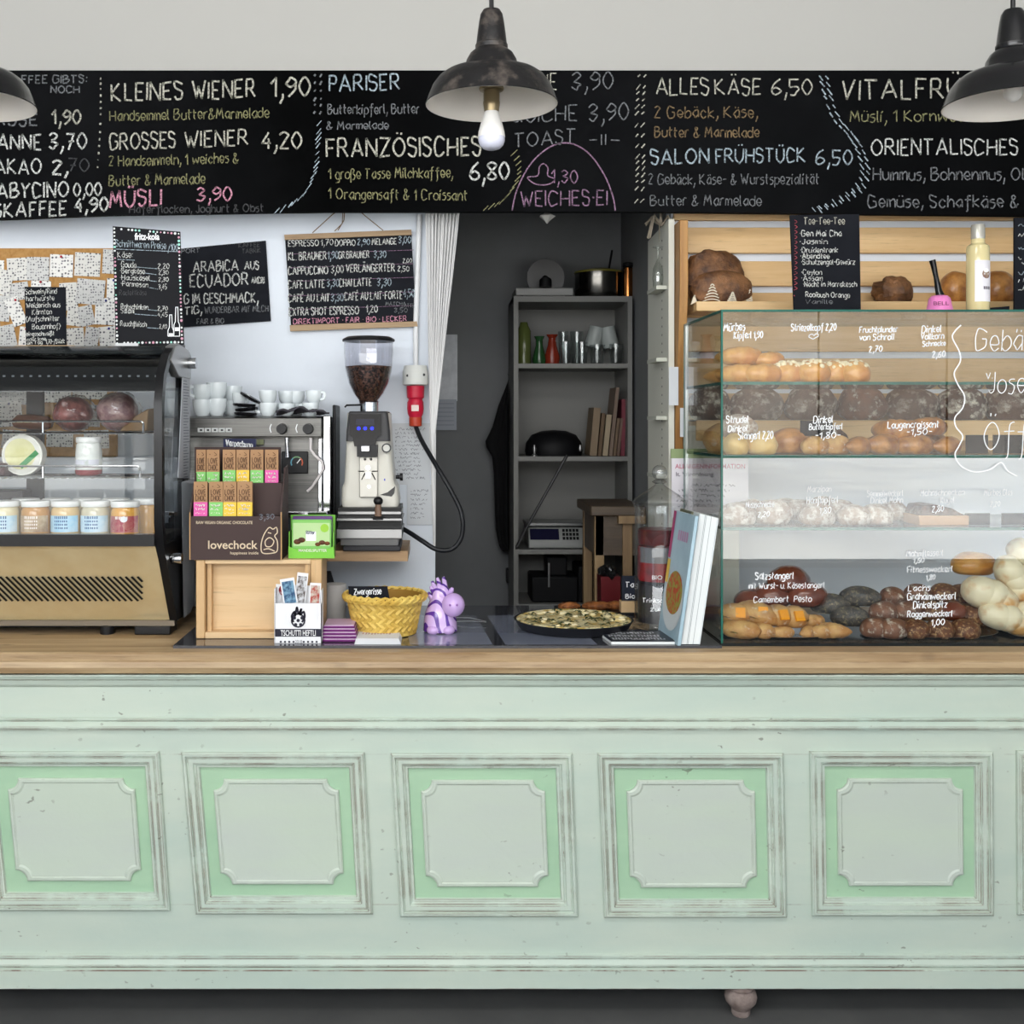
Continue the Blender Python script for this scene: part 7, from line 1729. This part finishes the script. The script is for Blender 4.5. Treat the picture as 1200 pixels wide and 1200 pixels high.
# second shelf: dark helmet-like case and folders
dc = thing('black_case', 'black rounded case lying on the middle shelf of the bookcase', 'case', (bxy(648), 1.5, HS[1]))
obj('shell', MB().lathe([(.112, .0), (.116, .02), (.112, .05), (.09, .082), (.05, .098), (.001, .102)], (bxy(651), 1.57, HS[1] + .0004), 32, 1, .8), dark, dc)
obj('metal_clip', MB().lathe([(.012, 0), (.012, .004), (.005, .01), (.008, .03), (.004, .045)], (bxy(625), 1.45, HS[1]), 14).lathe([(.006, .02), (.008, .03), (.004, .045)], (bxy(678), 1.45, HS[1]), 14), mat('clip', (130, 130, 130), .3, .8), dc)
for k, (a, w_, h_, tl_, c_, lb) in enumerate([(689.5, 8, 56, .09, (112, 96, 76), 'first brown folder on the middle shelf, beside the black case'), (699, 4, 50, .095, (84, 66, 46), 'dark brown book after the first folder'), (704.5, 6, 48, .10, (140, 126, 104), 'pale brown folder on the middle shelf of the bookcase'), (712, 4, 80, .105, (104, 88, 76), 'tallest thin folder leaning among the books'), (717, 3.2, 44, .11, (96, 78, 60), 'short brown book among the leaning folders'), (721.3, 3.2, 44, .10, (90, 70, 60), 'second short brown book near the dark red folder'), (726.2, 4.5, 66, .02, (96, 34, 46), 'dark red folder at the end of the middle shelf')]):
    m = MB().box(0, M_(w_, 1.5), 0, .16, 0, M_(h_, 1.5)).xform(Matrix.Translation((bxy(a), 1.46 + .002 * k, HS[1] + .0006)) @ Matrix.Rotation(tl_, 4, 'Y'))
    zmn = min(v[2] for v in m.v); m.xform(Matrix.Translation((0, 0, HS[1] + .0006 - zmn)))
    tag(obj('folder', m, mat('folder_%d' % k, c_, .6)), lb, 'folder', 'folders on the middle shelf')
sc = thing('kitchen_scale', 'grey kitchen scale with keypad on the lower shelf of the bookcase', 'scale', (bxy(654), 1.5, HS[2]))
obj('body', MB().prismx([(HY + .01, HS[2] + .004), (HY + .01, HS[2] + .028), (HY + .045, HS[2] + .082), (1.66, HS[2] + .082), (1.66, HS[2] + .004)], bxy(618), bxy(684)), mat('scale_grey', (122, 124, 122), .4), sc, bev=.003)
obj('platform', MB().box(bxy(616), bxy(686), HY + .05, 1.66, HS[2] + .086, HS[2] + .10), mat('scale_plate', (110, 112, 112), .3, .6), sc, bev=.003)
def onsc(px, t): return (X(px, HY + .03), HY + .0085 + .035 * t, HS[2] + .028 + .054 * t + .0006)
obj('display_window', MB().quad(onsc(621, .15), onsc(655, .15), onsc(655, .9), onsc(621, .9)), mat('display', (22, 22, 44), .2), sc, flip=False)
m = MB()
for r_ in range(3):
    for k in range(5): m.quad(*[onsc(659 + k * 4 + dx, .15 + r_ * .27 + dt_) for dx, dt_ in ((0, 0), (3, 0), (3, .2), (0, .2))])
obj('keypad', m, dark, sc, flip=False)
obj('foot', MB().lathe([(.01, 0), (.01, .005)], (bxy(622), 1.46, HS[2]), 10).lathe([(.01, 0), (.01, .005)], (bxy(680), 1.46, HS[2]), 10), dark, sc)
for k, (a, b, hh, lb, nm, cat) in enumerate([(622, 676, 30, 'low black machine on the lowest shelf of the bookcase', 'black_machine', 'machine'), (676, 702, 42, 'black box on the lowest shelf beside the low machine', 'black_box', 'box')]):
    m = MB().box(bxy(a), bxy(b), 1.46, 1.66, HS[3] + .0006, HS[3] + M_(hh, 1.5))
    if k == 0: m.box(bxy(640), bxy(664), 1.48, 1.6, HS[3] + M_(30, 1.5), HS[3] + M_(52, 1.5))
    o = tag(obj(nm, m, dark, bev=.006), lb, cat)
    if k == 0: obj('bright_lever', MB().box(bxy(641), bxy(643), 1.455, 1.46, HS[3] + M_(18, 1.5), HS[3] + M_(46, 1.5)), mat('clip', (130, 130, 130), .3, .8), o)
ck_ = thing('wall_cable', 'black cable running from the bookcase shelf down to wall sockets', 'cable', P(600, 690, 1.40))
obj('cable', MB().loft([P(664, 534, HY - .006), P(650, 560, HY - .02), P(633, 590, HY - .02), P(615, 622, HY - .02), P(606, 640, 1.40), P(602, 660, 1.6), P(601, 668, 1.775)], .006, 8).loft([P(601, 684, 1.775), P(597, 705, 1.775), P(596, 740, 1.775)], .004, 8), BLACKP, ck_)
obj('plug', MB().box(X(598, 1.75), X(604, 1.75), 1.745, 1.779, Z(662, 1.75), Z(650, 1.75)).box(X(593, 1.75), X(603, 1.75), 1.72, 1.779, Z(682, 1.75), Z(666, 1.75)), BLACKP, ck_, bev=.004)
# coat on the wall
co = thing('black_coat', 'black coat hanging beside the bookcase in the back room', 'coat', P(592, 646, 1.62))
m = MB(); secs = []
COATP = [(445, 596, 598.5, .01), (455, 592, 600, .02), (475, 584, 601, .035), (500, 577, 601.5, .04), (517, 569, 601.5, .04), (524, 570, 602, .04), (535, 577, 602, .04), (555, 579, 603, .045), (590, 580, 604, .05), (620, 581, 607, .055), (640, 585, 609, .055), (645, 588, 608, .05)]
Yc = 1.70
for py, a, b, dpt in COATP:
    b = min(b, 595.8)
    ring = []; cxp = (X(a, Yc) + X(b, Yc)) / 2; hw = (X(b, Yc) - X(a, Yc)) / 2
    for k in range(24):
        t = 2 * math.pi * k / 24
        ring.append((cxp + hw * math.cos(t) * (1 + .05 * math.sin(5 * t + py * .03)), Yc + dpt * math.sin(t) * (1 + .14 * math.sin(7 * t))))
    secs.append((ring, Z(py, Yc)))
stackloft(m, secs[::-1])
obj('cloth', m, mat('coat_black', (14, 14, 16), .9), co, ang=60)
obj('hook', MB().loft([(X(598, Yc), Yc, Z(447, Yc)), (X(598, Yc), Yc, Z(440, Yc)), (X(598, Yc), 1.78, Z(438, Yc))], .006, 8), BLACKM, co)
# papers in the back room
for k, (a, t, b, bt, lb) in enumerate([(510, 392, 536, 470, 'clear plastic sleeve hanging on the back room wall'), (508, 468, 535, 504, 'printed sheets hanging below the plastic sleeve in the back room')]):
    Y = 1.772 - k * .003
    o = tag(obj('hanging_sheet', MB().box(X(a, Y), X(b, Y), Y, Y + .0015, Z(bt, Y), Z(t, Y)), mat('sleeve_%d' % k, (176, 180, 186) if k == 0 else (150, 156, 166), .4, c2=(206, 210, 214) if k == 0 else None, scale=12)), lb, 'paper', 'sheets in the back room')
    if k:
        m = MB()
        for j in range(6): line(m, [(a + 2, t + 5 + j * 5), (b - 3, t + 5 + j * 5)], Y, .7, .001, False)
        obj('print', m, mat('pencil', (120, 124, 132), .9), o, flip=False)
# wooden bench, bin
WB = wood('bench_wood', (136, 112, 78), (114, 90, 62), 2, 1, .6); WT = wood('bench_top', (80, 66, 50), (60, 48, 36), 0, 1, .5)
YW = 1.02
be = thing('wooden_worktable', 'rustic wooden worktable with dark top in the doorway', 'table', P(715, 700, YW))
obj('table_top', MB().box(X(690, YW), .735, .96, 1.36, Z(603, YW), Z(592, YW)), WT, be, bev=.004)
obj('apron', MB().box(X(697, YW), .733, 1.00, 1.02, Z(650, YW), Z(603, YW)).box(X(697, YW), X(703, YW), 1.02, 1.34, Z(650, YW), Z(603, YW)), WT, be)
for px, y in ((696, 1.0), (696, 1.3)): obj('leg', MB().box(X(px, YW), X(px, YW) + .034, y, y + .034, 0, Z(603, YW)), WB, be, bev=.003)
for px in (728,): obj('leg', MB().box(X(px, YW), X(px, YW) + .034, .985, 1.0, 0, Z(612, YW)), WB, be, bev=.003)
obj('ledge', MB().box(X(722, YW), .735, .962, .999, Z(612, YW), Z(603, YW)), WB, be)
rb = thing('red_bin', 'dark red bin stuffed with a black bag under the wooden table', 'bin', (X(712, .93), .93, 0))
obj('bin', MB().hexa([(X(706, .9), .87, .4), (X(724, .9), .87, .4), (X(724, .9), .95, .4), (X(706, .9), .95, .4), (X(702, .9), .86, Z(674, .9)), (X(725, .9), .86, Z(674, .9)), (X(725, .9), .955, Z(674, .9)), (X(702, .9), .955, Z(674, .9))]).box(X(706, .9), X(724, .9), .87, .95, 0, .4), mat('bin_red', (86, 16, 22), .4), rb)
obj('bag', MB().ell((X(712, .9), .905, Z(672, .9)), (.032, .05, .028), fn=nz(3, .5, 4)), mat('gloss_black', (18, 18, 20), .12), rb)
